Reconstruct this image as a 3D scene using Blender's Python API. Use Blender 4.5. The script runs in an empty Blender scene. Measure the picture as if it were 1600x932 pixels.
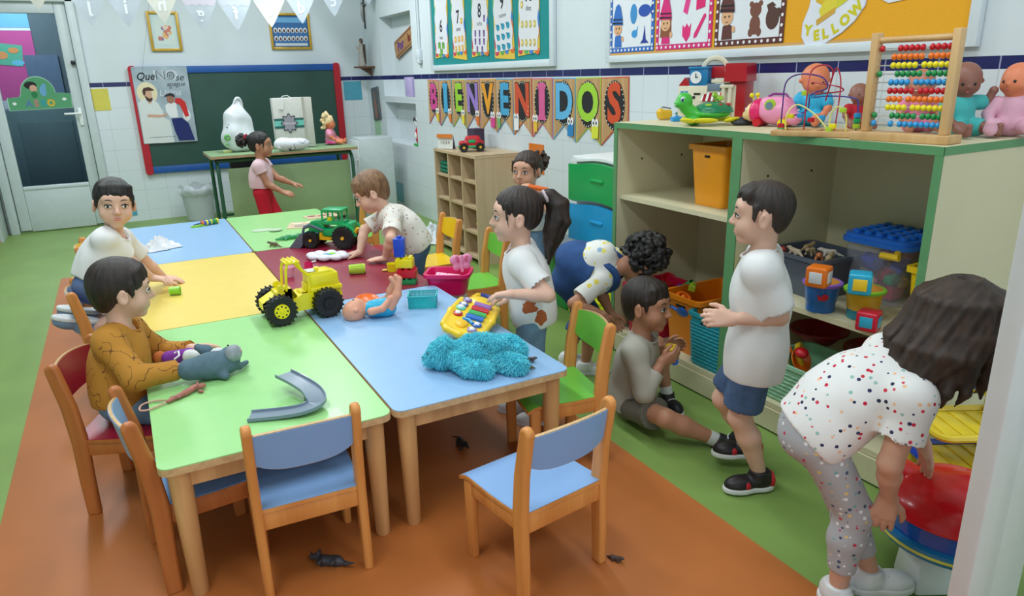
import bpy, bmesh, math, random
import numpy as np
from mathutils import Vector as V, Matrix as MX, Euler

SC = bpy.context.scene
COL = SC.collection
PI = math.pi
def R(d): return math.radians(d)

# ------------------------------------------------------------------ camera
FPX, CX, CY, CAMH = 1106.0, 800.0, 466.0, 1.32
_up = -np.array([90., -3494., -FPX]); _up /= np.linalg.norm(_up)
_yy = np.array([-630., 334., -FPX]); _yy /= np.linalg.norm(_yy)
_yy -= _up * (_yy @ _up); _yy /= np.linalg.norm(_yy)
_xx = np.cross(_yy, _up)
RW = np.array([_xx, _yy, _up])
cam = bpy.data.cameras.new('camera')
cam.sensor_width = 36.0
cam.lens = FPX / 1600.0 * 36.0
cam.clip_start = 0.05
camo = bpy.data.objects.new('camera', cam)
COL.objects.link(camo)
camo.matrix_world = MX.Translation((0, 0, CAMH)) @ MX([list(r) for r in RW]).to_4x4()
SC.camera = camo

# measured points: where a sight line meets a known surface of the room
def _ray(px, py): return RW @ np.array([px - CX, -(py - CY), -FPX])
def GZ(px, py, z=0.0):
    d = _ray(px, py); t = (z - CAMH) / d[2]; return V((d[0] * t, d[1] * t, z))
def GX(px, py, x):
    d = _ray(px, py); t = x / d[0]; return V((x, d[1] * t, CAMH + d[2] * t))
def GY(px, py, y):
    d = _ray(px, py); t = y / d[1]; return V((d[0] * t, y, CAMH + d[2] * t))

# ------------------------------------------------------------------ light
SC.view_settings.view_transform = 'Standard'
SC.view_settings.look = 'None'
SC.view_settings.gamma = 1.0
SC.view_settings.exposure = 0.32
SC.view_settings.use_curve_mapping = False
W = bpy.data.worlds.new('world'); SC.world = W; W.use_nodes = True
W.node_tree.nodes['Background'].inputs[0].default_value = (0.80, 0.90, 1.0, 1)
W.node_tree.nodes['Background'].inputs[1].default_value = 1.0
def area(name, loc, sx, sy, power, col=(0.88, 0.95, 1.0), rot=(0, 0, 0)):
    l = bpy.data.lights.new(name, 'AREA'); l.shape = 'RECTANGLE'; l.size = sx; l.size_y = sy
    l.energy = power; l.color = col
    o = bpy.data.objects.new(name, l); COL.objects.link(o); o.location = loc; o.rotation_euler = rot
    return o
area('corridor_fill_light', (-.75, 9.0, 2.5), .5, 1.0, 30)  # added fill, no known fixture: keeps the corridor behind the glass from going black
for lx, ly, lp in ((1.2, -0.6, 16), (-0.3, 1.3, 23), (1.4, 1.3, 12), (-0.3, 3.6, 24), (1.4, 3.6, 20), (-0.3, 6.2, 30), (1.4, 6.2, 30)):  # first entry is added fill behind the camera, the others are ceiling lamps
    area('ceiling_and_fill_light', (lx, ly, 2.78), 0.3, 1.25, lp)

# ------------------------------------------------------------------ materials
def lin(c):
    if max(c) > 1.0: c = [x / 255.0 for x in c]
    return tuple(((x / 12.92) if x <= 0.04045 else ((x + 0.055) / 1.055) ** 2.4) for x in c[:3]) + (1.0,)
_M = {}
def mat(name, rgb, rough=0.5, var=0.06, vs=18.0, bump=0.0, bs=120.0, metal=0.0, alpha=1.0, trans=0.0, sss=0.0, coat=0.0, stretch=None, ramp=None, emit=0.0):
    """one procedural Principled material: base colour varied a little by noise"""
    if name in _M: return _M[name]
    m = bpy.data.materials.new(name); m.use_nodes = True
    nt = m.node_tree; N = nt.nodes; L = nt.links
    b = N['Principled BSDF']
    b.inputs['Roughness'].default_value = rough
    b.inputs['Metallic'].default_value = metal
    b.inputs['Alpha'].default_value = alpha
    b.inputs['Transmission Weight'].default_value = trans
    b.inputs['Coat Weight'].default_value = coat
    if sss:
        b.inputs['Subsurface Weight'].default_value = sss
        b.inputs['Subsurface Radius'].default_value = (0.012, 0.005, 0.003)
        b.inputs['Subsurface Scale'].default_value = 1.0
    c = lin(rgb)
    tc = N.new('ShaderNodeTexCoord'); mp = N.new('ShaderNodeMapping')
    L.new(tc.outputs['Object'], mp.inputs[0])
    if stretch: mp.inputs['Scale'].default_value = stretch
    nz = N.new('ShaderNodeTexNoise'); nz.inputs['Scale'].default_value = vs; nz.inputs['Detail'].default_value = 3
    L.new(mp.outputs[0], nz.inputs[0])
    r = N.new('ShaderNodeValToRGB')
    r.color_ramp.elements[0].position = 0.3; r.color_ramp.elements[1].position = 0.7
    if ramp:
        r.color_ramp.elements[0].color = lin(ramp); r.color_ramp.elements[1].color = c
    else:
        r.color_ramp.elements[0].color = tuple(x * (1 - var) for x in c[:3]) + (1,)
        r.color_ramp.elements[1].color = tuple(min(1, x * (1 + var)) for x in c[:3]) + (1,)
    L.new(nz.outputs[0], r.inputs[0]); L.new(r.outputs[0], b.inputs['Base Color'])
    if emit:
        L.new(r.outputs[0], b.inputs['Emission Color']); b.inputs['Emission Strength'].default_value = emit
    if bump:
        n2 = N.new('ShaderNodeTexNoise'); n2.inputs['Scale'].default_value = bs
        L.new(mp.outputs[0], n2.inputs[0])
        bp = N.new('ShaderNodeBump'); bp.inputs['Strength'].default_value = bump; bp.inputs['Distance'].default_value = 0.002
        L.new(n2.outputs[0], bp.inputs['Height']); L.new(bp.outputs[0], b.inputs['Normal'])
    _M[name] = m
    return m
def wood(name, c1, c2, rough=0.42, axis=2, scale=1.0):
    """long grain along one axis"""
    st = [26 * scale] * 3; st[axis] = 1.6 * scale
    return mat(name, c1, rough, vs=1.0, ramp=c2, stretch=st, bump=0.08, bs=3.0)
def dots(name, base, cols, scale=30, size=0.28, rough=0.85, shape='F1', rnd=0.85):
    """cloth printed with small scattered spots of several colours"""
    if name in _M: return _M[name]
    m = bpy.data.materials.new(name); m.use_nodes = True
    nt = m.node_tree; N = nt.nodes; L = nt.links; b = N['Principled BSDF']
    b.inputs['Roughness'].default_value = rough
    tc = N.new('ShaderNodeTexCoord')
    vo = N.new('ShaderNodeTexVoronoi'); vo.inputs['Scale'].default_value = scale; vo.inputs['Randomness'].default_value = rnd
    L.new(tc.outputs['Object'], vo.inputs['Vector'])
    lt = N.new('ShaderNodeMath'); lt.operation = 'LESS_THAN'; lt.inputs[1].default_value = size
    L.new(vo.outputs['Distance'], lt.inputs[0])
    sp = N.new('ShaderNodeSeparateColor'); L.new(vo.outputs['Color'], sp.inputs[0])
    r = N.new('ShaderNodeValToRGB'); r.color_ramp.interpolation = 'CONSTANT'
    els = r.color_ramp.elements
    els[0].position = 0; els[0].color = lin(cols[0]); els[1].position = 1.0 / len(cols); els[1].color = lin(cols[1 % len(cols)])
    for i in range(2, len(cols)):
        e = els.new(i / len(cols)); e.color = lin(cols[i])
    L.new(sp.outputs[0], r.inputs[0])
    mx = N.new('ShaderNodeMix'); mx.data_type = 'RGBA'
    L.new(lt.outputs[0], mx.inputs[0]); mx.inputs[6].default_value = lin(base); L.new(r.outputs[0], mx.inputs[7])
    L.new(mx.outputs[2], b.inputs['Base Color'])
    _M[name] = m
    return m
def scribble(name, base, ink, scale=22, th=0.03, rough=0.85):
    """cloth printed with thin wandering lines"""
    if name in _M: return _M[name]
    m = bpy.data.materials.new(name); m.use_nodes = True
    nt = m.node_tree; N = nt.nodes; L = nt.links; b = N['Principled BSDF']
    b.inputs['Roughness'].default_value = rough
    tc = N.new('ShaderNodeTexCoord')
    n1 = N.new('ShaderNodeTexNoise'); n1.inputs['Scale'].default_value = scale; n1.inputs['Detail'].default_value = 0.5
    n2 = N.new('ShaderNodeTexNoise'); n2.inputs['Scale'].default_value = scale * 0.45
    L.new(tc.outputs['Object'], n1.inputs[0]); L.new(tc.outputs['Object'], n2.inputs[0])
    s1 = N.new('ShaderNodeMath'); s1.operation = 'SUBTRACT'; s1.inputs[1].default_value = 0.5; L.new(n1.outputs[0], s1.inputs[0])
    ab = N.new('ShaderNodeMath'); ab.operation = 'ABSOLUTE'; L.new(s1.outputs[0], ab.inputs[0])
    lt = N.new('ShaderNodeMath'); lt.operation = 'LESS_THAN'; lt.inputs[1].default_value = th; L.new(ab.outputs[0], lt.inputs[0])
    gt = N.new('ShaderNodeMath'); gt.operation = 'GREATER_THAN'; gt.inputs[1].default_value = 0.5; L.new(n2.outputs[0], gt.inputs[0])
    ml = N.new('ShaderNodeMath'); ml.operation = 'MULTIPLY'; L.new(lt.outputs[0], ml.inputs[0]); L.new(gt.outputs[0], ml.inputs[1])
    mx = N.new('ShaderNodeMix'); mx.data_type = 'RGBA'; L.new(ml.outputs[0], mx.inputs[0])
    mx.inputs[6].default_value = lin(base); mx.inputs[7].default_value = lin(ink)
    L.new(mx.outputs[2], b.inputs['Base Color'])
    _M[name] = m
    return m

# ------------------------------------------------------------------ mesh builder
def frame(z, x=None):
    z = V(z).normalized()
    a = V(x) if x is not None else (V((1, 0, 0)) if abs(z.x) < 0.9 else V((0, 1, 0)))
    y = z.cross(a).normalized(); xx = y.cross(z)
    return MX((xx, y, z)).transposed()
class MB:
    def __init__(s): s.v = []; s.f = []; s.m = []; s.cur = 0; s.T = MX.Identity(4)
    def use(s, i): s.cur = i; return s
    def at(s, loc=(0, 0, 0), rot=(0, 0, 0), sc=1.0):
        s.T = MX.Translation(V(loc)) @ Euler(rot).to_matrix().to_4x4() @ MX.Diagonal((sc, sc, sc, 1)); return s
    def add(s, vs, fs):
        b = len(s.v); s.v += [s.T @ V(p) for p in vs]
        s.f += [[b + i for i in f] for f in fs]; s.m += [s.cur] * len(fs); return s
    def box(s, c, d, rot=None, bev=0.0, seg=2, taper=1.0):
        bm = bmesh.new(); bmesh.ops.create_cube(bm, size=1.0)
        for v in bm.verts:
            k = taper if v.co.z < 0 else 1.0
            v.co = V((v.co.x * d[0] * k, v.co.y * d[1] * k, v.co.z * d[2]))
        if bev > 0:
            bmesh.ops.bevel(bm, geom=list(bm.edges), offset=min(bev, min(d) * 0.49), segments=seg, affect='EDGES', profile=0.5)
        m = MX.Translation(V(c)) @ (Euler(rot).to_matrix().to_4x4() if rot is not None and not isinstance(rot, MX) else (rot.to_4x4() if rot is not None else MX.Identity(4)))
        bm.verts.index_update()
        s.add([m @ v.co for v in bm.verts], [[v.index for v in f.verts] for f in bm.faces]); bm.free(); return s
    def cyl(s, a, b, r0, r1=None, n=16, cap=True):
        r1 = r0 if r1 is None else r1
        a, b = V(a), V(b); F = frame(b - a); vs = []
        for p, r in ((a, r0), (b, r1)):
            for i in range(n):
                t = 2 * PI * i / n; vs.append(p + F @ V((r * math.cos(t), r * math.sin(t), 0)))
        fs = [[i, (i + 1) % n, n + (i + 1) % n, n + i] for i in range(n)]
        if cap: fs += [list(range(n))[::-1], list(range(n, 2 * n))]
        return s.add(vs, fs)
    def tube(s, pts, r, n=8, closed=False, flat=1.0, up=None):
        pts = [V(p) for p in pts]; k = len(pts); vs = []; fs = []
        rr = r if isinstance(r, (list, tuple)) else [r] * k
        prev = None
        for i, p in enumerate(pts):
            if closed: d = pts[(i + 1) % k] - pts[i - 1]
            else: d = pts[min(i + 1, k - 1)] - pts[max(i - 1, 0)]
            d.normalize()
            if up is not None: F = frame(d, up)
            elif prev is None: F = frame(d)
            else: F = frame(d, prev)
            prev = F.col[0].copy()
            for j in range(n):
                t = 2 * PI * j / n; vs.append(p + F @ V((rr[i] * math.cos(t), rr[i] * flat * math.sin(t), 0)))
        for i in range(k if closed else k - 1):
            a, b = i * n, ((i + 1) % k) * n
            for j in range(n): fs.append([a + j, a + (j + 1) % n, b + (j + 1) % n, b + j])
        if not closed: fs += [list(range(n))[::-1], list(range((k - 1) * n, k * n))]
        return s.add(vs, fs)
    def ell(s, c, r, rot=None, n=16, m=10):
        r = (r, r, r) if not hasattr(r, '__len__') else r
        q = (Euler(rot).to_matrix() if rot is not None and not isinstance(rot, MX) else (rot if rot is not None else MX.Identity(3)))
        vs = [V(c) + q @ V((0, 0, r[2]))]
        for i in range(1, m):
            a = PI * i / m
            for j in range(n):
                t = 2 * PI * j / n
                vs.append(V(c) + q @ V((r[0] * math.sin(a) * math.cos(t), r[1] * math.sin(a) * math.sin(t), r[2] * math.cos(a))))
        vs.append(V(c) + q @ V((0, 0, -r[2]))); fs = []
        for j in range(n): fs.append([0, 1 + j, 1 + (j + 1) % n])
        for i in range(m - 2):
            for j in range(n):
                a = 1 + i * n; b = a + n; fs.append([a + j, b + j, b + (j + 1) % n, a + (j + 1) % n])
        e = len(vs) - 1; a = 1 + (m - 2) * n
        for j in range(n): fs.append([e, a + (j + 1) % n, a + j])
        return s.add(vs, fs)
    def lathe(s, prof, c=(0, 0, 0), ax=(0, 0, 1), n=24, sx=1.0, sy=1.0, cap=True, sq=0.0):
        F = frame(ax) if tuple(ax) != (0, 0, 1) else MX.Identity(3); vs = []; k = len(prof)
        for r, z in prof:
            for j in range(n):
                t = 2 * PI * j / n; q = 1.0
                if sq: q = 1.0 / (abs(math.cos(t)) ** sq + abs(math.sin(t)) ** sq) ** (1.0 / sq)
                vs.append(V(c) + F @ V((r * q * sx * math.cos(t), r * q * sy * math.sin(t), z)))
        fs = []
        for i in range(k - 1):
            for j in range(n): fs.append([i * n + j, i * n + (j + 1) % n, (i + 1) * n + (j + 1) % n, (i + 1) * n + j])
        if cap: fs += [list(range(n))[::-1], list(range((k - 1) * n, k * n))]
        return s.add(vs, fs)
    def prism(s, poly, th, m=None, z0=0.0):
        """polygon in local xy extruded along local z from z0 to z0+th; m places it"""
        m = m or MX.Identity(4); n = len(poly)
        vs = [m @ V((x, y, z0)) for x, y in poly] + [m @ V((x, y, z0 + th)) for x, y in poly]
        fs = [list(range(n))[::-1], list(range(n, 2 * n))] + [[i, (i + 1) % n, n + (i + 1) % n, n + i] for i in range(n)]
        return s.add(vs, fs)
    def sheet(s, fn, nu, nv, th=0.0):
        """a surface fn(u,v) for u,v in 0..1, optionally thickened along its normal"""
        P = [[V(fn(i / nu, j / nv)) for j in range(nv + 1)] for i in range(nu + 1)]
        k = nv + 1; idx = lambda i, j: i * k + j
        if th == 0: return s.add([p for r in P for p in r], [[idx(i, j), idx(i + 1, j), idx(i + 1, j + 1), idx(i, j + 1)] for i in range(nu) for j in range(nv)])
        Q = []
        for i in range(nu + 1):
            for j in range(nv + 1):
                du = P[min(i + 1, nu)][j] - P[max(i - 1, 0)][j]; dv = P[i][min(j + 1, nv)] - P[i][max(j - 1, 0)]
                Q.append(P[i][j] + du.cross(dv).normalized() * th)
        A = [p for r in P for p in r]; o = len(A); fs = []
        for i in range(nu):
            for j in range(nv):
                q = [idx(i, j), idx(i + 1, j), idx(i + 1, j + 1), idx(i, j + 1)]; fs.append(q[::-1]); fs.append([a + o for a in q])
        B = [idx(i, 0) for i in range(nu + 1)] + [idx(nu, j) for j in range(1, nv + 1)] + [idx(i, nv) for i in range(nu - 1, -1, -1)] + [idx(0, j) for j in range(nv - 1, 0, -1)]
        for a, b in zip(B, B[1:] + B[:1]): fs.append([a, b, b + o, a + o])
        return s.add(A + Q, fs)
    def build(s, name, mats, parent=None, smooth=35, loc=None, rot=None, fix=True):
        me = bpy.data.meshes.new(name); me.from_pydata([tuple(p) for p in s.v], [], s.f)
        mats = mats if isinstance(mats, (list, tuple)) else [mats]
        for m in mats: me.materials.append(m)
        if len(mats) > 1: me.polygons.foreach_set('material_index', s.m)
        if fix:
            bm = bmesh.new(); bm.from_mesh(me); bmesh.ops.recalc_face_normals(bm, faces=bm.faces); bm.to_mesh(me); bm.free()
        if smooth:
            me.polygons.foreach_set('use_smooth', [True] * len(me.polygons))
            me.set_sharp_from_angle(angle=R(smooth))
        me.update()
        o = bpy.data.objects.new(name, me); COL.objects.link(o)
        if parent is not None: o.parent = parent
        if loc is not None: o.location = loc
        if rot is not None: o.rotation_euler = rot
        return o
def tag(o, label=None, cat=None, group=None, kind=None):
    if label: o['label'] = label
    if cat: o['category'] = cat
    if group: o['group'] = group
    if kind: o['kind'] = kind
    return o
def thing(name, label, cat, loc=(0, 0, 0), rz=0.0, group=None, rot=None):
    o = bpy.data.objects.new(name, None); COL.objects.link(o); o.empty_display_size = 0.05
    o.location = loc; o.rotation_euler = rot if rot else (0, 0, rz)
    return tag(o, label, cat, group)
def copy_tree(o, parent=None):
    c = o.copy(); COL.objects.link(c)
    if parent is not None: c.parent = parent
    for ch in list(o.children): copy_tree(ch, c)
    return c
def structure(name, mb, m, smooth=0, **k): return tag(mb.build(name, m, None, smooth, **k), kind='structure')
def text(mb, s, size, m, depth=0.001, wx=1.0, align='CENTER', bold=0.0, mirror=False, shear=0.0):
    """solid letters in the local xy plane of matrix m"""
    cu = bpy.data.curves.new('lettering', 'FONT'); cu.body = s; cu.size = size; cu.extrude = depth / 2; cu.offset = bold
    cu.align_x = align; cu.align_y = 'CENTER'; cu.resolution_u = 3; cu.shear = shear
    o = bpy.data.objects.new('lettering', cu); COL.objects.link(o)
    dg = bpy.context.evaluated_depsgraph_get(); me = bpy.data.meshes.new_from_object(o.evaluated_get(dg))
    sx = -wx if mirror else wx
    mb.add([m @ V((v.co.x * sx, v.co.y, v.co.z)) for v in me.vertices], [list(p.vertices) for p in me.polygons])
    bpy.data.objects.remove(o); bpy.data.meshes.remove(me); bpy.data.curves.remove(cu)
def circ(r, n=20, cx=0, cy=0, ry=None): return [(cx + r * math.cos(2 * PI * i / n), cy + (ry or r) * math.sin(2 * PI * i / n)) for i in range(n)]
def rrect(w, h, r, n=4, cx=0, cy=0):
    p = []
    for sx, sy, a in ((1, 1, 0), (-1, 1, 90), (-1, -1, 180), (1, -1, 270)):
        for i in range(n + 1):
            t = R(a + 90 * i / n); p.append((cx + sx * (w / 2 - r) + r * math.cos(t), cy + sy * (h / 2 - r) + r * math.sin(t)))
    return p

# ------------------------------------------------------------------ smooth solids (distance fields turned into one mesh)
class Field:
    def __init__(s, h=0.004): s.p = []; s.h = h
    def cone(s, a, b, ra, rb=None, k=0.01, op='u', flat=None):
        s.p.append(('c', np.array(a, float), np.array(b, float), ra, ra if rb is None else rb, k, op, flat)); return s
    def path(s, pts, rr, k=0.008, op='u'):
        for i in range(len(pts) - 1):
            r0, r1 = (rr[i], rr[i + 1]) if hasattr(rr, '__len__') else (rr, rr)
            s.cone(pts[i], pts[i + 1], r0, r1, k, op)
        return s
    def ell(s, c, r, M=None, k=0.01, op='u'):
        r = np.array([r] * 3 if not hasattr(r, '__len__') else r, float)
        s.p.append(('e', np.array(c, float), r, np.array(M if M is not None else np.eye(3), float), k, op)); return s
    def box(s, c, r, M=None, rd=0.004, k=0.004, op='u'):
        s.p.append(('b', np.array(c, float), np.array(r, float), np.array(M if M is not None else np.eye(3), float), rd, k, op)); return s
    def cut(s, n, p, k=0.002, near=None, rad=None):
        """remove everything on the side n points to (only within rad of near)"""
        n = np.array(n, float); s.p.append(('h', n / np.linalg.norm(n), np.array(p, float), k, None if near is None else np.array(near, float), rad)); return s
    def mesh(s):
        h = s.h; lo = np.full(3, 1e9); hi = -lo
        def bb(q):
            if q[0] == 'c':
                r = max(q[3], q[4]); return np.minimum(q[1], q[2]) - r, np.maximum(q[1], q[2]) + r
            if q[0] == 'e':
                e = np.abs(q[3]) @ q[2]; return q[1] - e, q[1] + e
            e = np.abs(q[3]) @ q[2] + q[4]; return q[1] - e, q[1] + e
        for q in s.p:
            if q[0] != 'h' and q[{'c': 6, 'e': 5, 'b': 6}[q[0]]] == 'u':
                a, b = bb(q); lo = np.minimum(lo, a); hi = np.maximum(hi, b)
        lo -= 4 * h; hi += 4 * h
        n = np.ceil((hi - lo) / h).astype(int) + 1
        ax = [(lo[i] + h * np.arange(n[i])).astype(np.float32) for i in range(3)]
        D = np.full(n, 0.5, np.float32)
        for q in s.p:
            if q[0] == 'h':
                _, nn, pp, k, near, rad = q
                if near is None: sl = (slice(None),) * 3
                else:
                    i0 = np.clip(((near - rad - lo) / h).astype(int), 0, n); i1 = np.clip(((near + rad - lo) / h).astype(int) + 2, 0, n)
                    sl = tuple(slice(i0[i], i1[i]) for i in range(3))
            else:
                k = q[{'c': 5, 'e': 4, 'b': 5}[q[0]]]
                a, b = bb(q); mg = k + 3 * h
                i0 = np.clip(((a - mg - lo) / h).astype(int), 0, n); i1 = np.clip(((b + mg - lo) / h).astype(int) + 2, 0, n)
                sl = tuple(slice(i0[i], i1[i]) for i in range(3))
            X = ax[0][sl[0]][:, None, None]; Y = ax[1][sl[1]][None, :, None]; Z = ax[2][sl[2]][None, None, :]
            if X.size == 0 or Y.size == 0 or Z.size == 0: continue
            cur = D[sl]
            if q[0] == 'h':
                d = nn[0] * (X - pp[0]) + nn[1] * (Y - pp[1]) + nn[2] * (Z - pp[2])
                if near is not None:
                    far = np.sqrt((X - near[0]) ** 2 + (Y - near[1]) ** 2 + (Z - near[2]) ** 2) > rad
                    d = np.where(far, -1.0, d)
                D[sl] = np.maximum(cur, d); continue
            if q[0] == 'c':
                A, B, ra, rb = q[1], q[2], q[3], q[4]; v = B - A; L = v @ v + 1e-12
                t = ((X - A[0]) * v[0] + (Y - A[1]) * v[1] + (Z - A[2]) * v[2]) / L; t = np.clip(t, 0, 1)
                d = np.sqrt((X - A[0] - t * v[0]) ** 2 + (Y - A[1] - t * v[1]) ** 2 + (Z - A[2] - t * v[2]) ** 2) - (ra + (rb - ra) * t)
            else:
                M = q[3]; C = q[1]; x, y, z = X - C[0], Y - C[1], Z - C[2]
                u = [x * M[0][i] + y * M[1][i] + z * M[2][i] for i in range(3)]
                if q[0] == 'e':
                    r = q[2]; k0 = np.sqrt((u[0] / r[0]) ** 2 + (u[1] / r[1]) ** 2 + (u[2] / r[2]) ** 2)
                    k1 = np.sqrt((u[0] / r[0] ** 2) ** 2 + (u[1] / r[1] ** 2) ** 2 + (u[2] / r[2] ** 2) ** 2) + 1e-9
                    d = k0 * (k0 - 1) / k1
                else:
                    r = q[2] - q[4]; w = [np.abs(u[i]) - r[i] for i in range(3)]
                    d = np.sqrt(sum(np.maximum(wi, 0) ** 2 for wi in w)) + np.minimum(np.maximum(np.maximum(w[0], w[1]), w[2]), 0) - q[4]
            op = q[{'c': 6, 'e': 5, 'b': 6}[q[0]]]
            if op == 'u':
                hh = np.maximum(k - np.abs(cur - d), 0) / k; D[sl] = np.minimum(cur, d) - hh * hh * k * 0.25
            else:
                d = -d; hh = np.maximum(k - np.abs(cur - d), 0) / k; D[sl] = np.maximum(cur, d) + hh * hh * k * 0.25
        S = D < 0
        S[0] = S[-1] = False; S[:, 0] = S[:, -1] = False; S[:, :, 0] = S[:, :, -1] = False
        cnt = np.zeros(n - 1, np.int8)
        for i in (0, 1):
            for j in (0, 1):
                for k in (0, 1): cnt += S[i:n[0] - 1 + i, j:n[1] - 1 + j, k:n[2] - 1 + k]
        act = (cnt > 0) & (cnt < 8); cells = np.argwhere(act)
        idx = np.full(n - 1, -1, np.int32); idx[act] = np.arange(len(cells))
        pos = np.zeros((len(cells), 3)); c = np.zeros(len(cells))
        E = [((i, j, 0), (i, j, 1)) for i in (0, 1) for j in (0, 1)] + [((i, 0, j), (i, 1, j)) for i in (0, 1) for j in (0, 1)] + [((0, i, j), (1, i, j)) for i in (0, 1) for j in (0, 1)]
        for a, b in E:
            ia = cells + a; ib = cells + b
            da = D[ia[:, 0], ia[:, 1], ia[:, 2]].astype(float); db = D[ib[:, 0], ib[:, 1], ib[:, 2]].astype(float)
            m = (da < 0) != (db < 0); t = np.zeros(len(cells)); t[m] = da[m] / (da[m] - db[m])
            pos[m] += (np.array(a) + t[:, None] * (np.array(b) - np.array(a)))[m]; c += m
        vv = lo + h * (cells + pos / np.maximum(c, 1)[:, None]); F = []
        for axx in range(3):
            o1, o2 = (axx + 1) % 3, (axx + 2) % 3
            s0 = [slice(1, -1)] * 3; s0[axx] = slice(0, -1); s1 = [slice(1, -1)] * 3; s1[axx] = slice(1, None)
            a, b = S[tuple(s0)], S[tuple(s1)]; g = np.argwhere(a != b)
            if len(g) == 0: continue
            inv = a[g[:, 0], g[:, 1], g[:, 2]]
            base = g + 1; base[:, axx] -= 1
            q = []
            for d1, d2 in ((-1, -1), (0, -1), (0, 0), (-1, 0)):
                w = base.copy(); w[:, o1] += d1; w[:, o2] += d2; q.append(idx[w[:, 0], w[:, 1], w[:, 2]])
            q = np.stack(q, 1); q[~inv] = q[~inv][:, ::-1]; F.append(q)
        F = np.concatenate(F); F = F[(F >= 0).all(1)]
        return vv, F
def vnormals(v, f):
    a = v[f[:, 2]] - v[f[:, 0]]; b = v[f[:, 3]] - v[f[:, 1]]; n = np.cross(a, b); o = np.zeros_like(v)
    for i in range(4): np.add.at(o, f[:, i], n)
    return o / (np.linalg.norm(o, axis=1)[:, None] + 1e-12)
def relax(v, f, it=2, lam=0.5):
    for _ in range(it):
        s = np.zeros_like(v); c = np.zeros(len(v))
        for i in range(4):
            for j in (1, 3): np.add.at(s, f[:, i], v[f[:, (i + j) % 4]]); np.add.at(c, f[:, i], 1)
        v = v + lam * (s / c[:, None] - v)
    return v
def fmesh(name, F, m, parent=None, sm=2, disp=None, org=None):
    """field -> object; origin at org (parts of a moved parent share its local space)"""
    v, f = F.mesh(); v = relax(v, f, sm)
    if disp is not None: v = relax(v + relax(vnormals(v, f), f, 2) * disp(v)[:, None], f, 1)
    o0 = np.array(org if org is not None else (0, 0, 0), float)
    me = bpy.data.meshes.new(name)
    me.vertices.add(len(v)); me.vertices.foreach_set('co', (v - o0).ravel().astype(np.float32))
    me.loops.add(len(f) * 4); me.loops.foreach_set('vertex_index', f.ravel().astype(np.int32))
    me.polygons.add(len(f)); me.polygons.foreach_set('loop_start', np.arange(0, len(f) * 4, 4, dtype=np.int32))
    me.polygons.foreach_set('loop_total', np.full(len(f), 4, dtype=np.int32)) if bpy.app.version < (4, 0) else None
    me.update(calc_edges=True); me.validate()
    me.polygons.foreach_set('use_smooth', [True] * len(me.polygons)); me.materials.append(m)
    o = bpy.data.objects.new(name, me); COL.objects.link(o)
    if parent is not None: o.parent = parent
    elif org is not None: o.location = org
    return o
def wrinkle(amp=0.002, fr=40.0, seed=0, d=(0.3, 0.2, 1.0)):
    rs = np.random.RandomState(seed); ks = rs.normal(size=(5, 3)) * fr * np.array([1, 1, 0.45]); ph = rs.rand(5) * 6
    def f(v):
        w = v + 0.012 * np.sin(v[:, [1, 2, 0]] * fr * 0.55 + ph[:3])
        s = sum(np.sin(w @ ks[i] + ph[i]) for i in range(5)) / 5
        return amp * (s * 1.2)
    return f
# ================================================================== the room
XR, YB, XL = 2.52, 8.0, -3.2          # right wall, back wall, left wall
# --- materials of the shell
def tile_mat(name, axis):
    """painted plaster above 1.34 m, a navy tile course, glazed white tiles below"""
    m = bpy.data.materials.new(name); m.use_nodes = True; N = m.node_tree.nodes; L = m.node_tree.links; b = N['Principled BSDF']
    g = N.new('ShaderNodeNewGeometry'); sp = N.new('ShaderNodeSeparateXYZ'); L.new(g.outputs['Position'], sp.inputs[0])
    def mth(op, a, bb=None):
        n = N.new('ShaderNodeMath'); n.operation = op
        for i, x in enumerate((a, bb)):
            if x is None: continue
            if isinstance(x, (int, float)): n.inputs[i].default_value = x
            else: L.new(x, n.inputs[i])
        return n.outputs[0]
    h = sp.outputs['X' if axis == 0 else 'Y']; z = sp.outputs['Z']
    def joint(c, size, off, w):
        fr = mth('FRACT', mth('DIVIDE', mth('ADD', c, off), size)); return mth('GREATER_THAN', mth('ABSOLUTE', mth('SUBTRACT', fr, 0.5)), 0.5 - w / size)
    jt = mth('MAXIMUM', joint(h, 0.2, 10.05, 0.002), joint(z, 0.2, 0.095, 0.002))
    jb = joint(h, 0.2, 10.05, 0.0025)
    band = mth('MULTIPLY', mth('GREATER_THAN', z, 1.297), mth('LESS_THAN', z, 1.338))
    low = mth('LESS_THAN', z, 1.338)
    def mix(f, a, c):
        n = N.new('ShaderNodeMix'); n.data_type = 'RGBA'; L.new(f, n.inputs[0])
        for i, x in ((6, a), (7, c)):
            if isinstance(x, tuple): n.inputs[i].default_value = x
            else: L.new(x, n.inputs[i])
        return n.outputs[2]
    nz = N.new('ShaderNodeTexNoise'); nz.inputs['Scale'].default_value = 2.5
    rp = N.new('ShaderNodeValToRGB'); rp.color_ramp.elements[0].color = lin((205, 214, 218)); rp.color_ramp.elements[1].color = lin((216, 224, 228))
    L.new(g.outputs['Position'], nz.inputs[0]); L.new(nz.outputs[0], rp.inputs[0])
    tile = mix(jt, lin((214, 222, 226)), lin((193, 200, 203)))
    bnd = mix(jb, lin((30, 34, 92)), lin((150, 155, 185)))
    col = mix(low, rp.outputs[0], mix(band, tile, bnd)); L.new(col, b.inputs['Base Color'])
    ro = N.new('ShaderNodeMix'); L.new(low, ro.inputs[0]); ro.inputs[2].default_value = 0.85; ro.inputs[3].default_value = 0.28
    L.new(ro.outputs[0], b.inputs['Roughness'])
    return m
M_wallR, M_wallB = tile_mat('tiled_wall_side', 1), tile_mat('tiled_wall_back', 0)
M_plaster = mat('white_plaster', (212, 220, 224), 0.8, 0.02)
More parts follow.
